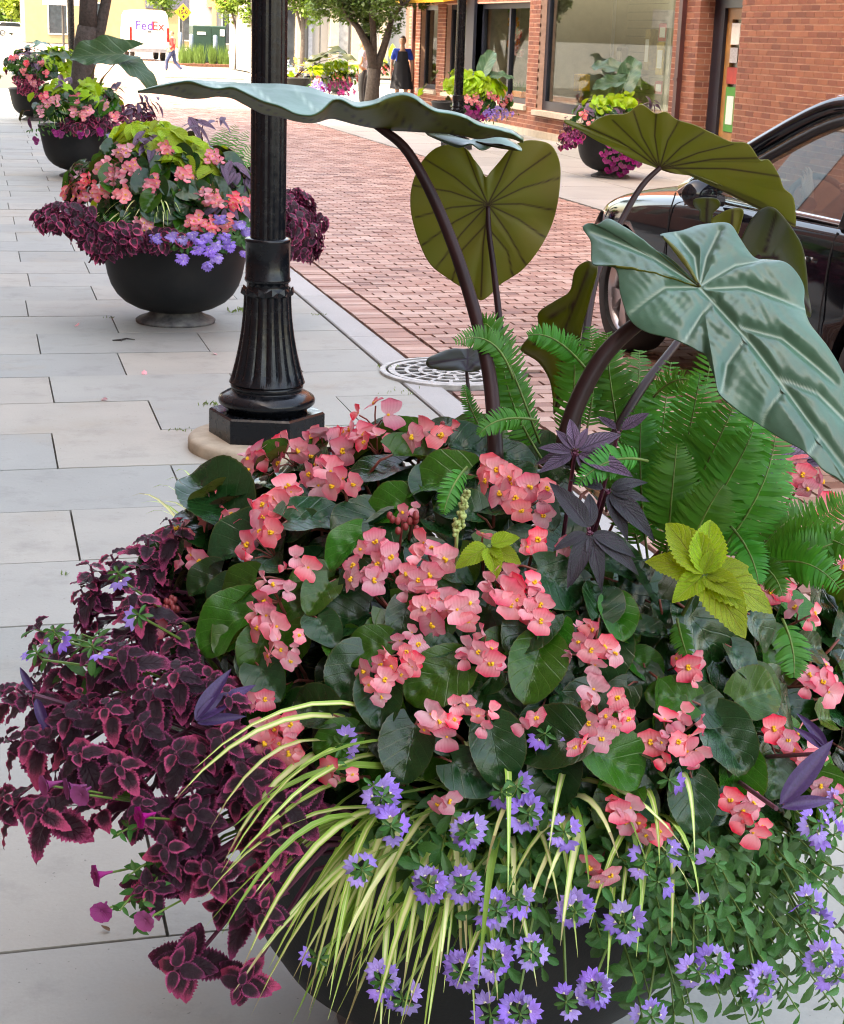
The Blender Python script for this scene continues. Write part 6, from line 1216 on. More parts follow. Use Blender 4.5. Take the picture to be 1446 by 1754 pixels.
# heart shaped leaf, underside to us, hanging tip down
def vein_fan(c, targets): return [[c, t] for t in targets]
hv = [[(836, 350), (828, 420), (825, 508)], [(836, 350), (818, 310), (796, 250)], [(836, 350), (856, 310), (884, 245)]]+[[(836, 350), (a[0]*.5+836*.5, (a[1]*.5+350*.5)-6), a] for a in ((722, 268), (708, 318), (712, 372), (724, 420), (745, 462), (944, 262), (957, 305), (952, 360), (940, 412), (905, 460))]+[[(832, 385), (790, 430), (775, 480)], [(832, 385), (870, 430), (880, 480)]]
ear(ee, [(832, 302), (818, 282), (800, 255), (776, 248), (750, 252), (728, 270), (712, 298), (704, 330), (706, 372), (718, 415), (740, 455), (772, 480), (800, 496), (812, 505), (824, 514), (838, 506), (856, 488), (895, 462), (925, 425), (945, 385), (957, 340), (960, 290), (952, 258), (935, 244), (905, 240), (880, 250), (858, 275), (842, 292)], (835, 356), 2.86, CF*.93+UP*.25+CR*.12, hv, [E_und, E_und], 'heart shaped leaf hanging tip down, olive underside to the viewer', puff=-.0013, vw=2.4, wave=.004, wn=11, sub=13, rings=64)
stalk(ee, [(848, 780, 2.62), (858, 600, 2.76), (848, 480, 2.82), (838, 400, 2.845), (836, 354, 2.85)], [.007, .006, .005, .004])
# tall arching stalk with the wavy leaf seen edge on
stalk(ee, [(850, 790, 2.55), (838, 640, 2.6), (800, 490, 2.64), (752, 360, 2.66), (700, 262, 2.66), (655, 222, 2.66), (628, 206, 2.67)], [.0125, .0115, .0105, .009, .0075, .0055])
st1 = [ # (x, far edge y, near edge y, keel y) of cross sections from tip to the lobes
 (236, 155, 156, 157), (262, 148, 149, 158), (290, 140, 143, 161), (325, 136, 137, 168), (350, 137, 146, 167), (372, 139, 152, 163), (398, 140, 147, 166), (420, 142, 157, 178), (450, 143, 172, 194), (480, 143, 180, 199), (510, 146, 195, 207), (536, 150, 197, 210), (556, 158, 185, 204), (566, 162, 169, 200), (585, 164, 168, 205), (610, 175, 184, 212), (640, 172, 178, 218), (665, 160, 166, 222), (690, 157, 160, 223), (710, 160, 166, 224), (725, 172, 178, 225), (745, 186, 190, 226), (775, 190, 194, 228), (800, 197, 201, 232), (815, 206, 212, 237), (830, 212, 216, 236), (850, 215, 220, 232), (880, 222, 228, 236), (897, 236, 240, 244)]
vs = []; uvs = []; nS = len(st1); nc = 13; xs = [s_[0] for s_ in st1]
def ip(x, k): return float(np.interp(x, xs, [s_[k] for s_ in st1]))
fx = np.linspace(xs[0], xs[-1], 110); att = []
for i, x in enumerate(fx):
    t = i/109; w_ = .17*max(.02, math.sin(PI*min(1, (t*.93+.04)))**.6)
    yf, yn, ym = (np.mean([ip(min(max(x+d, xs[0]), xs[-1]), k) for d in (-6, 0, 6)]) for k in (1, 2, 3)); zc = 2.60+.10*t
    for j in range(nc):
        u = 1-2*j/(nc-1)       # +1 far .. -1 near
        y = ym+(yf-ym)*max(0, u)**1.15+(yn-ym)*max(0, -u)**1.15; dep = zc+u*w_; vs.append(at_depth(x, y, dep)); att.append(max(0, 1-abs(u)/.05, 1-abs(((t*9+abs(u)*.9) % 1)-.5)/.06))
fs = [(i*nc+j, i*nc+j+1, (i+1)*nc+j+1, (i+1)*nc+j) for i in range(109) for j in range(nc-1)]
n0 = sum(((vs[f_[1]]-vs[f_[0]]).cross(vs[f_[2]]-vs[f_[0]]) for f_ in fs), Vector())
if n0.z < 0: fs = [f_[::-1] for f_ in fs]
me = mesh('leaf', vs, fs, [E_top, E_und], smooth=True); at = me.attributes.new('vein', 'FLOAT', 'POINT'); at.data.foreach_set('value', att)
o = ob('leaf', me, ee); o['label'] = 'long wavy leaf seen edge on, pale shining top and olive underside'; sm = o.modifiers.new('thickness', 'SOLIDIFY'); sm.thickness = .002; sm.offset = -1; sm.material_offset = 1
# its back lobe curling below
ear(ee, [(728, 222), (760, 228), (800, 236), (830, 230), (855, 228), (880, 238), (894, 262), (870, 256), (845, 250), (815, 252), (790, 250), (765, 240)], (810, 242), 2.80, UP*.97-CF*.3, [[(728, 222), (810, 243), (894, 260)]], [E_top, E_und], 'curled back lobe of the wavy leaf', rings=8, wave=.006, wn=4)
# leaf on the right, underside to us, spreading like a sail
sv = [[(1130, 287), (1060, 240), (985, 205)], [(1130, 287), (1250, 330), (1362, 384)]]+[[(1130, 287), ((1130+a)/2+d, (287+b)/2-6), (a, b)] for a, b, d in ((1050, 205, -4), (1085, 190, -8), (1125, 188, -6), (1165, 205, -4), (1205, 225, 0), (1255, 246, 4), (1300, 268, 6), (1338, 300, 10))]
ear(ee2, [(966, 206), (1002, 214), (1018, 208), (1045, 196), (1075, 192), (1098, 180), (1122, 193), (1140, 190), (1160, 206), (1195, 214), (1222, 230), (1250, 240), (1282, 248), (1302, 272), (1318, 276), (1334, 298), (1343, 322), (1360, 342), (1362, 386), (1345, 372), (1318, 352), (1285, 335), (1250, 322), (1205, 306), (1165, 298), (1132, 290), (1100, 278), (1060, 258), (1020, 240), (992, 222)], (1133, 276), 2.95, CF*.72+UP*.62, sv, [E_und, E_und], 'broad leaf with wavy upper edge, olive underside, in front of the car', puff=-.0013, vw=2.4, wave=.003, wn=13, rings=60, sub=13)
stalk(ee2, [(985, 745, 2.6), (1000, 600, 2.75), (1022, 470, 2.86), (1068, 372, 2.92), (1100, 318, 2.94), (1131, 287, 2.945)], [.008, .007, .006, .0045])
# the big glossy leaf facing up and to us
gv = [[(1195, 490), (1290, 590), (1380, 700), (1470, 800)], [(1195, 490), (1120, 440), (1010, 385)], [(1197, 488), (1190, 440), (1155, 395)], [(1200, 486), (1210, 440), (1232, 395)], [(1203, 488), (1260, 452), (1340, 432)], [(1210, 495), (1280, 490), (1380, 520)], [(1195, 492), (1140, 492), (1078, 530)], [(1225, 515), (1200, 540), (1170, 590)], [(1280, 575), (1245, 620), (1235, 670)], [(1270, 560), (1340, 575), (1430, 640)], [(1345, 655), (1310, 700), (1300, 725)], [(1330, 640), (1400, 660), (1450, 700)], [(1405, 730), (1380, 770), (1372, 790)]]
ear(ee2, [(1168, 462), (1140, 440), (1112, 420), (1080, 396), (1055, 376), (1040, 372), (1022, 378), (1005, 370), (996, 376), (1010, 402), (1012, 440), (1022, 452), (1055, 462), (1062, 500), (1078, 540), (1110, 566), (1150, 582), (1190, 596), (1208, 602), (1222, 640), (1232, 672), (1262, 692), (1300, 712), (1340, 738), (1380, 760), (1410, 785), (1445, 800), (1500, 850), (1490, 760), (1470, 680), (1446, 628), (1420, 590), (1388, 548), (1378, 510), (1376, 480), (1350, 452), (1315, 440), (1290, 432), (1268, 408), (1250, 385), (1222, 378), (1195, 378), (1165, 390), (1132, 400), (1140, 412), (1160, 432), (1180, 460), (1188, 474)], (1200, 492), 2.42, UP*.66-CF*.62-CR*.22, gv, [E_top, E_und], 'big glossy green leaf with pale veins, tip pointing to the lower right', puff=.009, vw=2.8, wave=.006, wn=10, rings=80, sub=11, quilt=.0013, droop=.05, corner=False)
stalk(ee2, [(960, 790, 2.5), (985, 700, 2.5), (1030, 615, 2.5), (1085, 560, 2.5), (1150, 520, 2.47), (1200, 494, 2.432)], [.0145, .014, .013, .011, .008])
stalk(ee2, [(1010, 820, 2.6), (1090, 680, 2.66), (1150, 600, 2.75), (1230, 500, 2.9), (1300, 440, 3.0)], [.008, .0075, .006, .005])
# brown folded leaf, dull leaves behind, and the small dark leaf low at the left
ear(ee2, [(1016, 448), (1022, 470), (1012, 520), (1000, 560), (992, 600), (980, 650), (962, 690), (952, 708), (945, 690), (942, 650), (925, 620), (895, 600), (900, 585), (918, 560), (925, 535), (950, 515), (975, 498), (985, 465), (1000, 450)], (970, 580), 2.78, CF*.8+CR*.5+UP*.2, [[(1010, 460), (970, 560), (955, 700)], [(985, 520), (940, 545)], [(970, 570), (915, 590)]], [E_dark, E_dark], 'brown green leaf folded and hanging behind the ferns', rings=12, wave=.006, wn=5, vw=2.2)
ear(ee2, [(1275, 470), (1262, 440), (1275, 395), (1300, 362), (1330, 358), (1352, 385), (1372, 415), (1380, 450), (1385, 500), (1388, 540), (1370, 530), (1330, 500)], (1325, 440), 3.02, CF*.75+UP*.5, [[(1300, 440), (1330, 440), (1386, 530)], [(1310, 430), (1330, 365)]], [E_grey, E_grey], 'dull grey leaf behind the big glossy leaf', rings=12, wave=.005, wn=5)
ear(ee2, [(1232, 400), (1218, 378), (1240, 362), (1262, 356), (1274, 362), (1268, 390), (1262, 420), (1290, 440), (1260, 432)], (1250, 392), 2.98, CF*.8+UP*.4, [[(1250, 430), (1255, 360)]], [E_und, E_und], 'small olive leaf edge behind the big glossy leaf', rings=8)
ear(ee2, [(1190, 355), (1188, 342), (1205, 338), (1228, 340), (1234, 352), (1222, 366), (1220, 380), (1200, 378), (1198, 362)], (1210, 358), 3.05, CF*.8+UP*.4, [[(1210, 380), (1212, 340)]], [E_grey, E_grey], 'small grey leaf tip over the car fender', rings=6)
ear(ee, [(730, 622), (748, 604), (775, 596), (805, 598), (838, 588), (862, 596), (870, 615), (850, 632), (815, 634), (785, 636), (755, 632)], (800, 615), 2.9, UP*.8-CF*.55, [[(800, 634), (790, 615), (735, 622)], [(800, 634), (830, 610), (862, 598)], [(800, 634), (802, 600)]], [E_grey, E_grey], 'small dark leaf held low in front of the drain', rings=10, wave=.003, wn=5)
stalk(ee, [(815, 790, 2.7), (806, 700, 2.82), (799, 634, 2.895)], [.0045, .004, .0028])
# ================================================================== PLANTS IN THE OTHER BOWLS
L_ear = leaf_mat('ear_leaf_far', (.035, .10, .055), (.10, .12, .03), vein=(.13, .22, .12), vein_n=5, vein_k=1.0, rough=.32, trans=.15, tcol=(.12, .22, .03), bump=.8)
EARS = [leaf_me('leaf', L_ear, 1, .8, cordb, 8, 14, bend=b, fold=f, ruff=.07, rf=2.5, lobe=.4, seed=70+i) for i, (b, f) in enumerate(((.3, .15), (.6, .05), (.1, .3)))]
L_eard = leaf_mat('ear_leaf_dark', (.045, .06, .025), (.06, .07, .02), vein=(.03, .03, .015), vein_n=5, rough=.4, trans=.2, tcol=(.1, .14, .02), bump=.5)
EARD = [leaf_me('leaf', L_eard, 1, .8, cordb, 6, 10, bend=b, fold=.1, ruff=.06, rf=2, lobe=.35, seed=75+i) for i, b in enumerate((.3, .5))]
ONE = {}
def merged(plant, name, items):
    """many small pieces joined into one part"""
    V_, F_, UV_, MI = [], [], [], []; mats = []
    for me, M in items:
        key = me.name
        if key not in ONE:
            n_ = len(me.vertices); co = np.empty(n_*3, np.float32); me.vertices.foreach_get('co', co); fs_ = [tuple(p.vertices) for p in me.polygons]; mi = [p.material_index for p in me.polygons]; uv = np.zeros((n_, 2), np.float32)
            l = me.uv_layers.active.data
            for lp in me.loops: uv[lp.vertex_index] = l[lp.index].uv
            ONE[key] = (co.reshape(-1, 3), fs_, mi, uv, list(me.materials))
        co, fs_, mi, uv, ms = ONE[key]; A = np.array(M); o = sum(len(v) for v in V_) if False else merged.o
        V_.append(co @ A[:3, :3].T+A[:3, 3]); F_ += [tuple(i+o for i in f) for f in fs_]; UV_.append(uv); merged.o += len(co)
        for m_ in ms:
            if m_ not in mats: mats.append(m_)
        MI += [mats.index(ms[k]) for k in mi]
    merged.o = 0
    return tag(ob(name, mesh(name, np.concatenate(V_), F_, mats, uv=np.concatenate(UV_), smooth=True, mi=MI), plant), kind='stuff')
merged.o = 0
def plc(p, along, n, L):
    along = Vector(along); n = Vector(n); a = along-n*along.dot(n); a = a.normalized() if a.length > 1e-3 else n.orthogonal().normalized(); return frame(p-a*L*.5, a, n, L)
def ell(cx, cy, rx, ry, n_, mind): 
    out = []; k = 0
    while len(out) < n_ and k < n_*40:
        k += 1; a, r = U(0, 6.283), math.sqrt(U(0, 1)); x, y = cx+rx*r*math.cos(a), cy+ry*r*math.sin(a)
        if all((x-u)**2+(y-v)**2 > mind*mind for u, v in out): out.append((x, y))
    return out
def bush(kind, label, cat, P, md, zones, meshes, L, up=.35, group=None, solo=True, flowers=(), fr_=22, fsize=.05, fm=None, k=(.9, 1.03), fk=5, fname='flower_cluster', layers=1, back=10, stemm=M_stem_g, single=False):
    """one plant: zones are ellipses in the picture (cx, cy, rx, ry, count) laid on the mound md"""
    b = P+Vector((0, 0, .52)); p0 = md.hit(zones[0][0], zones[0][1])[0]; d = p0-P; d.z = 0; b = b+d.normalized()*min(.26, d.length*.5); t = thing(kind, label, cat, b, group); items = []
    mb = MB(); 
    for cx, cy, rx, ry, cnt in zones:
        q = md.hit(cx, cy, .85)[0]; mb.tube([b, b.lerp(q, .6)+UP*.04, q], [.008, .006, .003], 5)
        for ly in range(layers):
            for x, y in ell(cx, cy, rx, ry, cnt, math.sqrt(rx*ry/cnt)*.9):
                p, n = md.hit(x, y, U(*k)-.13*ly); nn = jit(n*.8-CF*.3+UP*up, .75 if meshes is COLE else .45); al = imgdir(270+(x-cx)/max(rx, 1)*60+U(-60, 60)); l_ = L*U(.75, 1.2)
                if solo and ly == 0: put_leaf(t, meshes, p, al, nn, l_)
                else: items.append((random.choice(meshes), plc(p, al, nn, l_)))
    for i in range(back):                       # leaves round the back of the bowl
        p, n = md.pt(U(.3, 2.8), U(0, 1.0), U(.85, .98)); items.append((random.choice(meshes), plc(p, jit(n-UP*.3, .5), jit(n+UP*.4, .4), L)))
    mb.build('stem', stemm, t)
    if items: merged(t, 'foliage', items)
    fl_it = []
    for x, y in flowers:
        p, n = md.hit(x, y, 1.05); n2 = (n*.7-CF*.6+UP*.25).normalized(); r = fr_/FPX*proj(p)[2]; a = n2.orthogonal().normalized(); c = n2.cross(a); its = []
        for i in range(fk): an = 2.4*i+U(-.3, .3); rr = r*math.sqrt((i+.3)/fk); q = p+(a*math.cos(an)+c*math.sin(an))*rr-n2*rr*rr/(2.5*r); its.append((random.choice(fm or BLOS), frame(q, jit(-UP+n2*.1, .5), jit(n2+(q-p)*6, .3), fsize*U(.85, 1.15))))
        if single: fl_it += its
        else: merged(t, fname, its)
    if fl_it: merged(t, fname, fl_it)
    return t
def ears(label, P, leaves, meshes, group=None):
    """tall leaves: (px, py, depth offset, length, picture angle of the tip, facing)"""
    b = P+Vector((0, 0, .54)); t = thing('elephant_ear', label, 'elephant ear', b, group); Z0 = proj(b+UP*.6)[2]
    for x, y, dz, L, ang, face in leaves:
        p = at_depth(x, y, Z0+dz); n = (UP*(1-face)-CF*face+CR*U(-.1, .1)).normalized(); put_leaf(t, meshes, p, imgdir(ang), n, L, False, sx=.72); m = b.lerp(p, .55)+UP*.12; MB().tube([b, m, p], [.011, .009, .005], 7).build('leaf_stalk', M_pet if meshes is EARD else M_petg, t, True)
    return t
# ---- second planter (beside the lamp post)
m2 = Mound(P2+Vector((0, 0, .50)), (.62, .56, .66)); c2 = Mound(P2+Vector((0, 0, .50)), (.86, .62, .42))
bush('begonia_plant', 'coral begonia filling the middle of the second planter beside the lamp post', 'begonia', P2, m2, [(240, 320, 130, 75, 62), (390, 340, 60, 60, 22)], BEG, .12, layers=2, back=26, group='plants of the second planter', flowers=[(176, 283), (225, 283), (149, 308), (169, 328), (114, 322), (209, 332), (261, 313), (283, 254), (316, 297), (350, 330), (366, 338), (401, 344), (366, 266), (209, 258), (240, 383), (250, 393), (334, 377), (359, 384), (427, 346), (386, 381), (195, 300), (135, 330), (128, 300)], fr_=15, fsize=.047, fk=7, stemm=M_stem_r)
bush('coleus_plant', 'dark red coleus spreading from the left side of the second planter', 'coleus', P2, c2, [(110, 375, 55, 26, 95), (190, 410, 70, 26, 95), (280, 415, 50, 18, 30), (175, 432, 20, 14, 12)], COLE, .062, group='plants of the second planter', layers=2, back=16, stemm=M_stem_p, k=(.92, 1.05))
bush('coleus_plant', 'dark red coleus showing to the right of the lamp post shaft', 'coleus', P2, c2, [(512, 365, 28, 36, 70), (520, 415, 36, 36, 70), (480, 350, 30, 30, 20), (545, 385, 18, 14, 10)], COLE, .062, group='plants of the second planter', layers=2, back=10, stemm=M_stem_p, k=(.92, 1.05))
bush('lime_vine', 'lime green foliage on top of the second planter', 'foliage plant', P2, m2, [(255, 238, 60, 24, 60), (320, 262, 42, 26, 28), (345, 285, 25, 18, 12)], LIME, .12, up=.45, group='plants of the second planter', layers=2, back=10)
bush('persian_shield', 'purple shield leaves poking above the second planter', 'foliage plant', P2, m2, [(348, 212, 40, 12, 9), (250, 245, 20, 14, 7), (398, 290, 18, 22, 9), (390, 360, 30, 24, 8), (420, 300, 20, 20, 5)], PERS, .125, group='plants of the second planter', back=0, stemm=M_stem_p, k=(1.0, 1.06))
t = thing('fern', 'feathery green fern at the back right of the second planter', 'fern', P2+Vector((.2, .1, .54)), 'plants of the second planter')
for x, y in ((405, 215), (425, 225), (440, 250), (385, 220), (370, 230), (415, 260), (445, 280)): e = at_depth(x, y, 10.05); r = P2+Vector((.18, .12, .56)); frond(t, (r, r.lerp(e, .6)+UP*.12, e), .11, 24)
t = thing('striped_grass', 'pale striped grass in the middle of the second planter', 'grass tuft', P2+Vector((-.1, -.2, .54)), 'plants of the second planter')
for k in range(26):
    e = m2.hit(215+U(-70, 95), 385+U(-25, 22), 1.08)[0]; r = P2+Vector((-.12+U(-.05, .05), -.3, .62)); m = r.lerp(e, .5); m.z = max(r.z, e.z)+U(.12, .22); blade(t, (r, m, e), .013)
bush('fan_flower_plant', 'violet fan flowers at the front right rim of the second planter', 'fan flower', P2, c2, [(345, 410, 75, 22, 60), (420, 400, 30, 22, 26)], SCAL, .05, group='plants of the second planter', layers=2, back=6, flowers=[(268, 405), (295, 402), (312, 408), (330, 400), (345, 412), (356, 402), (370, 418), (385, 405), (395, 420), (313, 441), (356, 452), (373, 440), (412, 382), (425, 395), (378, 372), (340, 425), (362, 428), (425, 432)], fr_=8, fsize=.042, fm=SCAF, fk=6, k=(.9, 1.02))
# ---- third planter
m3 = Mound(P3+Vector((0, 0, .52)), (.72, .6, .62)); c3 = Mound(P3+Vector((0, 0, .52)), (.82, .62, .36))
G3 = 'plants of the third planter on the left'
bush('begonia_plant', 'coral begonia on the left of the third planter', 'begonia', P3, m3, [(105, 185, 45, 22, 34), (165, 178, 40, 20, 24)], BEG, .12, group=G3, layers=2, flowers=[(75, 165), (83, 178), (95, 172), (128, 167), (125, 189), (152, 188), (180, 178), (140, 196), (70, 190), (196, 198)], fr_=8, fsize=.06, stemm=M_stem_r)
bush('coleus_plant', 'dark red coleus along the rim of the third planter', 'coleus', P3, c3, [(150, 212, 50, 17, 46), (230, 195, 35, 16, 24), (250, 205, 22, 12, 12)], COLE, .085, group=G3, layers=2, stemm=M_stem_p)
bush('lime_vine', 'lime green foliage on top of the third planter', 'foliage plant', P3, m3, [(157, 158, 28, 18, 26), (100, 150, 20, 10, 8)], VINE, .12, up=.6, group=G3, layers=2)
bush('persian_shield', 'purple leaves at the right side of the third planter', 'foliage plant', P3, m3, [(255, 182, 26, 18, 16), (235, 190, 20, 12, 8), (108, 140, 16, 10, 6), (195, 155, 16, 12, 7)], PERS, .15, group=G3, back=3, stemm=M_stem_p)
bush('petunia_plant', 'magenta and violet flowers spilling over the third planter rim', 'petunia', P3, c3, [(70, 220, 26, 12, 20), (190, 235, 24, 10, 18), (110, 228, 30, 8, 14)], PETL, .05, group=G3, flowers=[(95, 226), (104, 228), (138, 230), (172, 225), (62, 240)], fr_=5, fsize=.05, fm=PETF, fk=4)
bush('fan_flower_plant', 'violet fan flowers at the right rim of the third planter', 'fan flower', P3, c3, [(190, 236, 18, 8, 10)], SCAL, .05, group=G3, flowers=[(188, 232), (196, 240), (205, 222), (183, 245)], fr_=5, fsize=.045, fm=SCAF, fk=5, back=0)
t = thing('striped_grass', 'pale striped grass tuft in the third planter', 'grass tuft', P3+Vector((-.2, -.2, .54)), G3)
for k in range(16): e = m3.hit(95+U(-18, 20), 205+U(-14, 14), 1.06)[0]; r = P3+Vector((-.3+U(-.04, .04), -.25, .7)); m = r.lerp(e, .5); m.z = max(r.z, e.z)+U(.1, .18); blade(t, (r, m, e), .016)
t = thing('fern', 'upright fern at the back of the third planter', 'fern', P3+Vector((.2, .15, .54)), G3)
for x, y in ((205, 135), (218, 132), (228, 138), (188, 128), (212, 145)): e = at_depth(x, y, 20.2); r = P3+Vector((.25, .15, .6)); frond(t, (r, r.lerp(e, .6)+UP*.1, e), .09, 16)
ears('elephant ear with a crumpled blue green leaf above the third planter', P3, [(212, 92, 0, .62, 182, .75), (205, 100, 0, .5, 320, .4), (165, 110, .1, .35, 110, .3)], EARS)
# ---- farthest left planter
m4 = Mound(P4+Vector((0, 0, .52)), (.85, .6, .66)); G4 = 'plants of the farthest left planter'
bush('lime_vine', 'lime green foliage crowning the farthest left planter', 'foliage plant', P4, m4, [(100, 100, 34, 20, 60), (112, 120, 16, 12, 14)], VINE, .13, up=.6, solo=False, group=G4)
bush('begonia_plant', 'coral begonia in the farthest left planter', 'begonia', P4, m4, [(40, 110, 28, 20, 50), (75, 118, 30, 16, 40)], BEG, .13, solo=False, group=G4, flowers=[(20, 100), (27, 97), (45, 108), (78, 125), (40, 122), (57, 142), (70, 108), (50, 132)], fr_=5, fsize=.065, stemm=M_stem_r)
bush('coleus_plant', 'dark red coleus hanging over the farthest left planter', 'coleus', P4, m4, [(55, 150, 26, 16, 70), (45, 140, 25, 14, 50)], COLE, .09, solo=False, group=G4, stemm=M_stem_p)
bush('persian_shield', 'purple leaves at the left top of the farthest left planter', 'foliage plant', P4, m4, [(45, 92, 16, 10, 18), (62, 120, 12, 8, 10)], PERS, .2, solo=False, group=G4, back=0, stemm=M_stem_p)
ears('elephant ear with dull leaves above the farthest left planter', P4, [(70, 88, 0, .5, 10, .3), (60, 75, 0, .35, 60, .4), (85, 92, 0, .45, 340, .3), (50, 80, 0, .3, 170, .3)], EARS)
# ---- planters across the street
m5 = Mound(P5+Vector((0, 0, .52)), (.62, .58, .60)); G5 = 'plants of the planter before the shop door'
ears('elephant ear with shiny green leaves before the wide shop window', P5, [(1068, 150, 0, .52, 68, .75), (1062, 118, .1, .42, 148, .55), (1058, 140, -.1, .36, 205, .6)], EARS)
bush('lime_vine', 'lime green leaves in the planter before the shop door', 'foliage plant', P5, m5, [(1065, 172, 24, 16, 16), (1030, 180, 22, 12, 14)], VINE, .12, up=.6, group=G5)
bush('persian_shield', 'purple and green leaves at both sides of the planter before the shop door', 'foliage plant', P5, m5, [(1118, 182, 18, 12, 9), (1000, 188, 16, 10, 8), (1040, 192, 40, 10, 12)], PERS, .16, group=G5, back=4, stemm=M_stem_p)
bush('begonia_plant', 'coral begonia in the planter before the shop door', 'begonia', P5, m5, [(1040, 205, 60, 18, 40)], BEG, .12, group=G5, flowers=[(1000, 195), (1012, 215), (1080, 210), (1100, 205)], fr_=8, fsize=.06, stemm=M_stem_r)
bush('coleus_plant', 'pink coleus trailing from the left of the planter before the shop door', 'coleus', P5, Mound(P5+Vector((0, 0, .52)), (.78, .6, .42)), [(978, 232, 22, 22, 60), (965, 245, 10, 14, 14)], COLE, .07, group=G5, stemm=M_stem_p, back=4, flowers=[(968, 232), (975, 240), (985, 228), (972, 250), (990, 240)], fr_=7, fsize=.035, fm=PETF, fk=7)
bush('petunia_plant', 'magenta petunias draped over the front of the planter before the shop door', 'petunia', P5, Mound(P5+Vector((0, 0, .45)), (.56, .56, .45)), [(1068, 272, 30, 26, 30), (1050, 262, 22, 18, 16)], PETL, .05, group=G5, back=4, flowers=[(x, y) for x, y in ell(1066, 272, 36, 28, 26, 9)], fr_=5, fsize=.055, fm=PETF, fk=3)
m6 = Mound(P6+Vector((0, 0, .55)), (.82, .62, .72)); G6 = 'plants of the planter beside the plain lamp post'
bush('lime_vine', 'lime green mound in the planter beside the plain black lamp post', 'foliage plant', P6, m6, [(812, 145, 50, 20, 90), (835, 155, 35, 14, 40)], VINE, .15, up=.6, solo=True, group=G6)
bush('begonia_plant', 'coral and magenta flowers in the planter beside the plain lamp post', 'begonia', P6, m6, [(825, 178, 55, 16, 60)], BEG, .11, solo=False, group=G6, flowers=[(800, 168), (808, 172), (815, 166), (845, 165), (852, 170), (838, 160), (868, 172), (822, 178), (862, 180), (875, 165)], fr_=6, fsize=.065, stemm=M_stem_r)
bush('petunia_plant', 'violet and magenta flowers along the rim beside the plain lamp post', 'petunia', P6, m6, [(835, 198, 55, 14, 60)], PETL, .06, solo=False, group=G6, flowers=[(x, y) for x, y in ell(808, 196, 24, 14, 14, 6)]+[(820, 210), (828, 214)], fr_=4, fsize=.06, fm=PETF, fk=4)
bush('fan_flower_plant', 'pale violet flowers at the right rim beside the plain lamp post', 'fan flower', P6, m6, [(858, 196, 30, 12, 30)], SCAL, .06, solo=False, group=G6, flowers=[(x, y) for x, y in ell(856, 194, 26, 10, 14, 6)], fr_=5, fsize=.06, fm=SCAF, fk=5)
ears('elephant ear with a silvery green leaf before the corner shop window', P6, [(828, 122, 0, .5, 70, .7), (808, 125, 0, .42, 205, .35), (842, 130, 0, .42, 15, .4)], EARS)
m7 = Mound(P7+Vector((0, 0, .55)), (.8, .6, .62)); G7 = 'plants of the planter beside the forked tree'
bush('lime_vine', 'lime green foliage in the planter beside the forked tree', 'foliage plant', P7, m7, [(578, 118, 40, 12, 70)], VINE, .16, up=.6, solo=False, group=G7)
bush('begonia_plant', 'coral flowers in the planter beside the forked tree', 'begonia', P7, m7, [(590, 134, 40, 12, 60)], BEG, .12, solo=False, group=G7, flowers=[(578, 128), (588, 132), (600, 136), (612, 132), (572, 134), (616, 140), (545, 135)], fr_=5, fsize=.075, stemm=M_stem_r)
bush('petunia_plant', 'violet and magenta flowers along the planter rim beside the forked tree', 'petunia', P7, m7, [(565, 148, 40, 12, 60)], PETL, .07, solo=False, group=G7, flowers=[(x, y) for x, y in ell(582, 150, 30, 12, 16, 6)], fr_=4, fsize=.07, fm=PETF, fk=4)
bush('fan_flower_plant', 'violet flowers at the left rim beside the forked tree', 'fan flower', P7, m7, [(545, 148, 20, 10, 30)], SCAL, .07, solo=False, group=G7, flowers=[(x, y) for x, y in ell(545, 148, 18, 8, 10, 5)], fr_=4, fsize=.07, fm=SCAF, fk=5)
ears('elephant ear with dark leaves above the planter beside the forked tree', P7, [(575, 90, 0, .5, 170, .3), (570, 84, 0, .4, 20, .5), (560, 96, 0, .5, 190, .3), (588, 96, 0, .4, 330, .5), (545, 98, 0, .42, 215, .5)], EARD)
m8 = Mound(P8+Vector((0, 0, .55)), (.55, .5, .5)); G8 = 'plants of the grey bowl behind the woman'
bush('begonia_plant', 'orange and pink flowers in the bowl behind the woman in blue', 'begonia', P8, m8, [(662, 118, 18, 10, 40)], BEG, .12, solo=False, group=G8, flowers=[(655, 118), (662, 114), (668, 120), (660, 124), (672, 116)], fr_=5, fsize=.08, stemm=M_stem_r)
ears('bright green upright leaf in the bowl behind the woman in blue', P8, [(672, 105, 0, .75, 88, .6), (664, 108, 0, .4, 120, .5)], [leaf_me('leaf', L_limeb, 1, .4, lance, 6, 10, bend=.1, fold=.2, seed=90)])
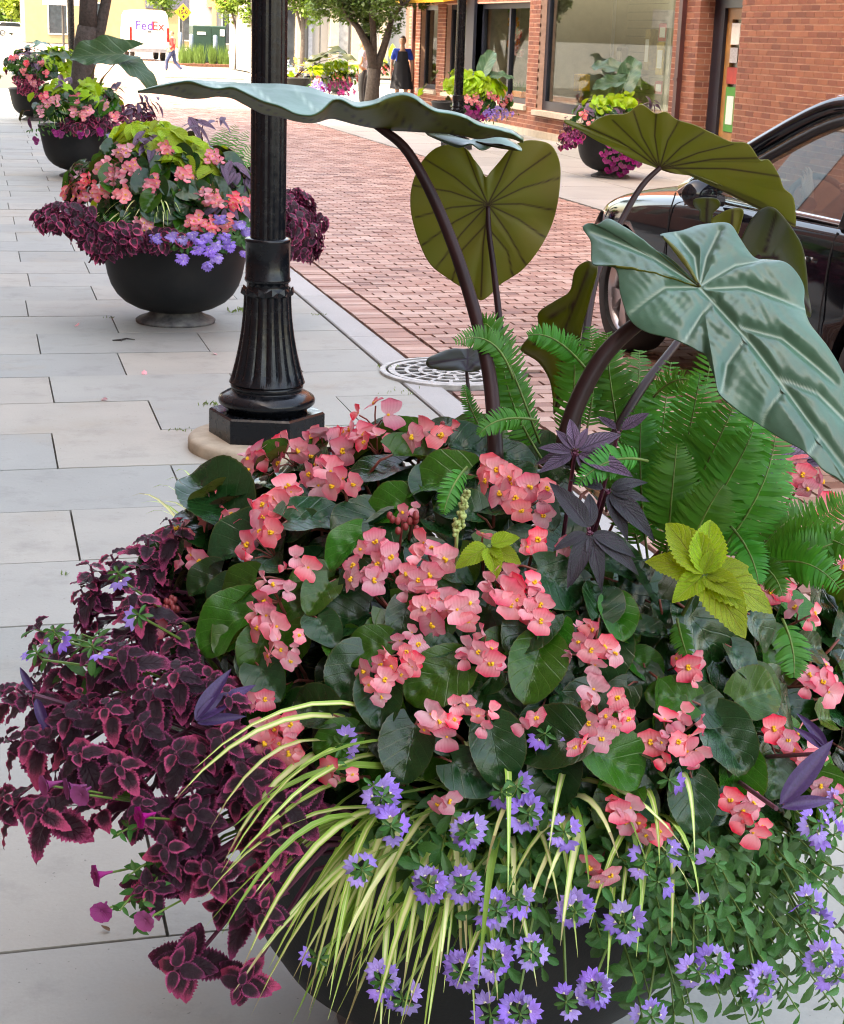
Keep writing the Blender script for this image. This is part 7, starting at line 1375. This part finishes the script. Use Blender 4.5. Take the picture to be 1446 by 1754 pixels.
# ================================================================== SMALL LITTER
petal_me = [mesh('fallen_petal', *(lambda q: (q[0], q[1]))(petals(((0, .03, .028, .15, -.4),), 'p', None)), P_beg, smooth=True)]
for i, (x, y, lab) in enumerate(((248, 641, 'fallen pink petal on the pavement in front of the second planter'), (372, 606, 'fallen red petal between the second planter and the lamp post'), (177, 684, 'small fallen petal on the pavement at the left of the lamp post'), (128, 558, 'tiny fallen petal left of the second planter foot'))):
    p = ground(x, y, .004); tag(ob('fallen_petal', petal_me[0], None, Matrix.Translation(p) @ Matrix.Rotation(i*1.7, 4, 'Z')), lab, 'petal', 'petals fallen on the pavement')
p = ground(208, 582, .006); tag(MB().tube([p+Vector((-.05, -.01, 0)), p, p+Vector((.03, .015, .004)), p+Vector((.075, .0, 0))], [.003, .006, .005, .002], 6).tube([p, p+Vector((-.005, -.05, .002))], [.004, .002], 5).build('twig', mat('dark_twig', (.02, .017, .015), .8), None), 'dark twig lying on the pavement in front of the second planter', 'twig')
p = ground(188, 1595, .004); tag(ob('dry_leaf', VINE[0], None, Matrix.Translation(p) @ Matrix.Rotation(.8, 4, 'Z') @ Matrix.Diagonal((.018, .022, .02, 1))), 'small dry leaf on the pavement below the dark coleus', 'leaf').data = leaf_me('dry_leaf', mat('dry_brown', (.16, .09, .05), .8), 1, .6, ovate, 4, 8, bend=-.3, fold=.5, seed=99)
mb = MB(); rn = random.Random(8)
def weed(x, y, n_, r, h):
    c = ground(x, y)
    for k in range(n_): q = c+Vector((rn.gauss(0, r), rn.gauss(0, r*.6), 0)); d = Vector((rn.uniform(-1, 1), rn.uniform(-1, 1), rn.uniform(.4, 1.4))).normalized()*h*rn.uniform(.5, 1.2); a = d.orthogonal().normalized()*h*.16; mb.add([q, q+d*.5+a, q+d, q+d*.5-a], [(0, 1, 2, 3)])
for x, y, n_, r, h in ((415, 535, 26, .045, .05), (360, 695, 14, .02, .03), (305, 738, 16, .03, .02), (186, 545, 10, .02, .02), (660, 632, 18, .03, .03), (690, 672, 16, .06, .02), (112, 985, 10, .01, .015), (545, 540, 10, .02, .02)): weed(x, y, n_, r, h)
tag(mb.build('weeds', mat('joint_weed', (.16, .24, .05), .6, var=.3, trans=.2)), 'tiny weeds growing in the paving joints', 'weeds', kind='stuff')
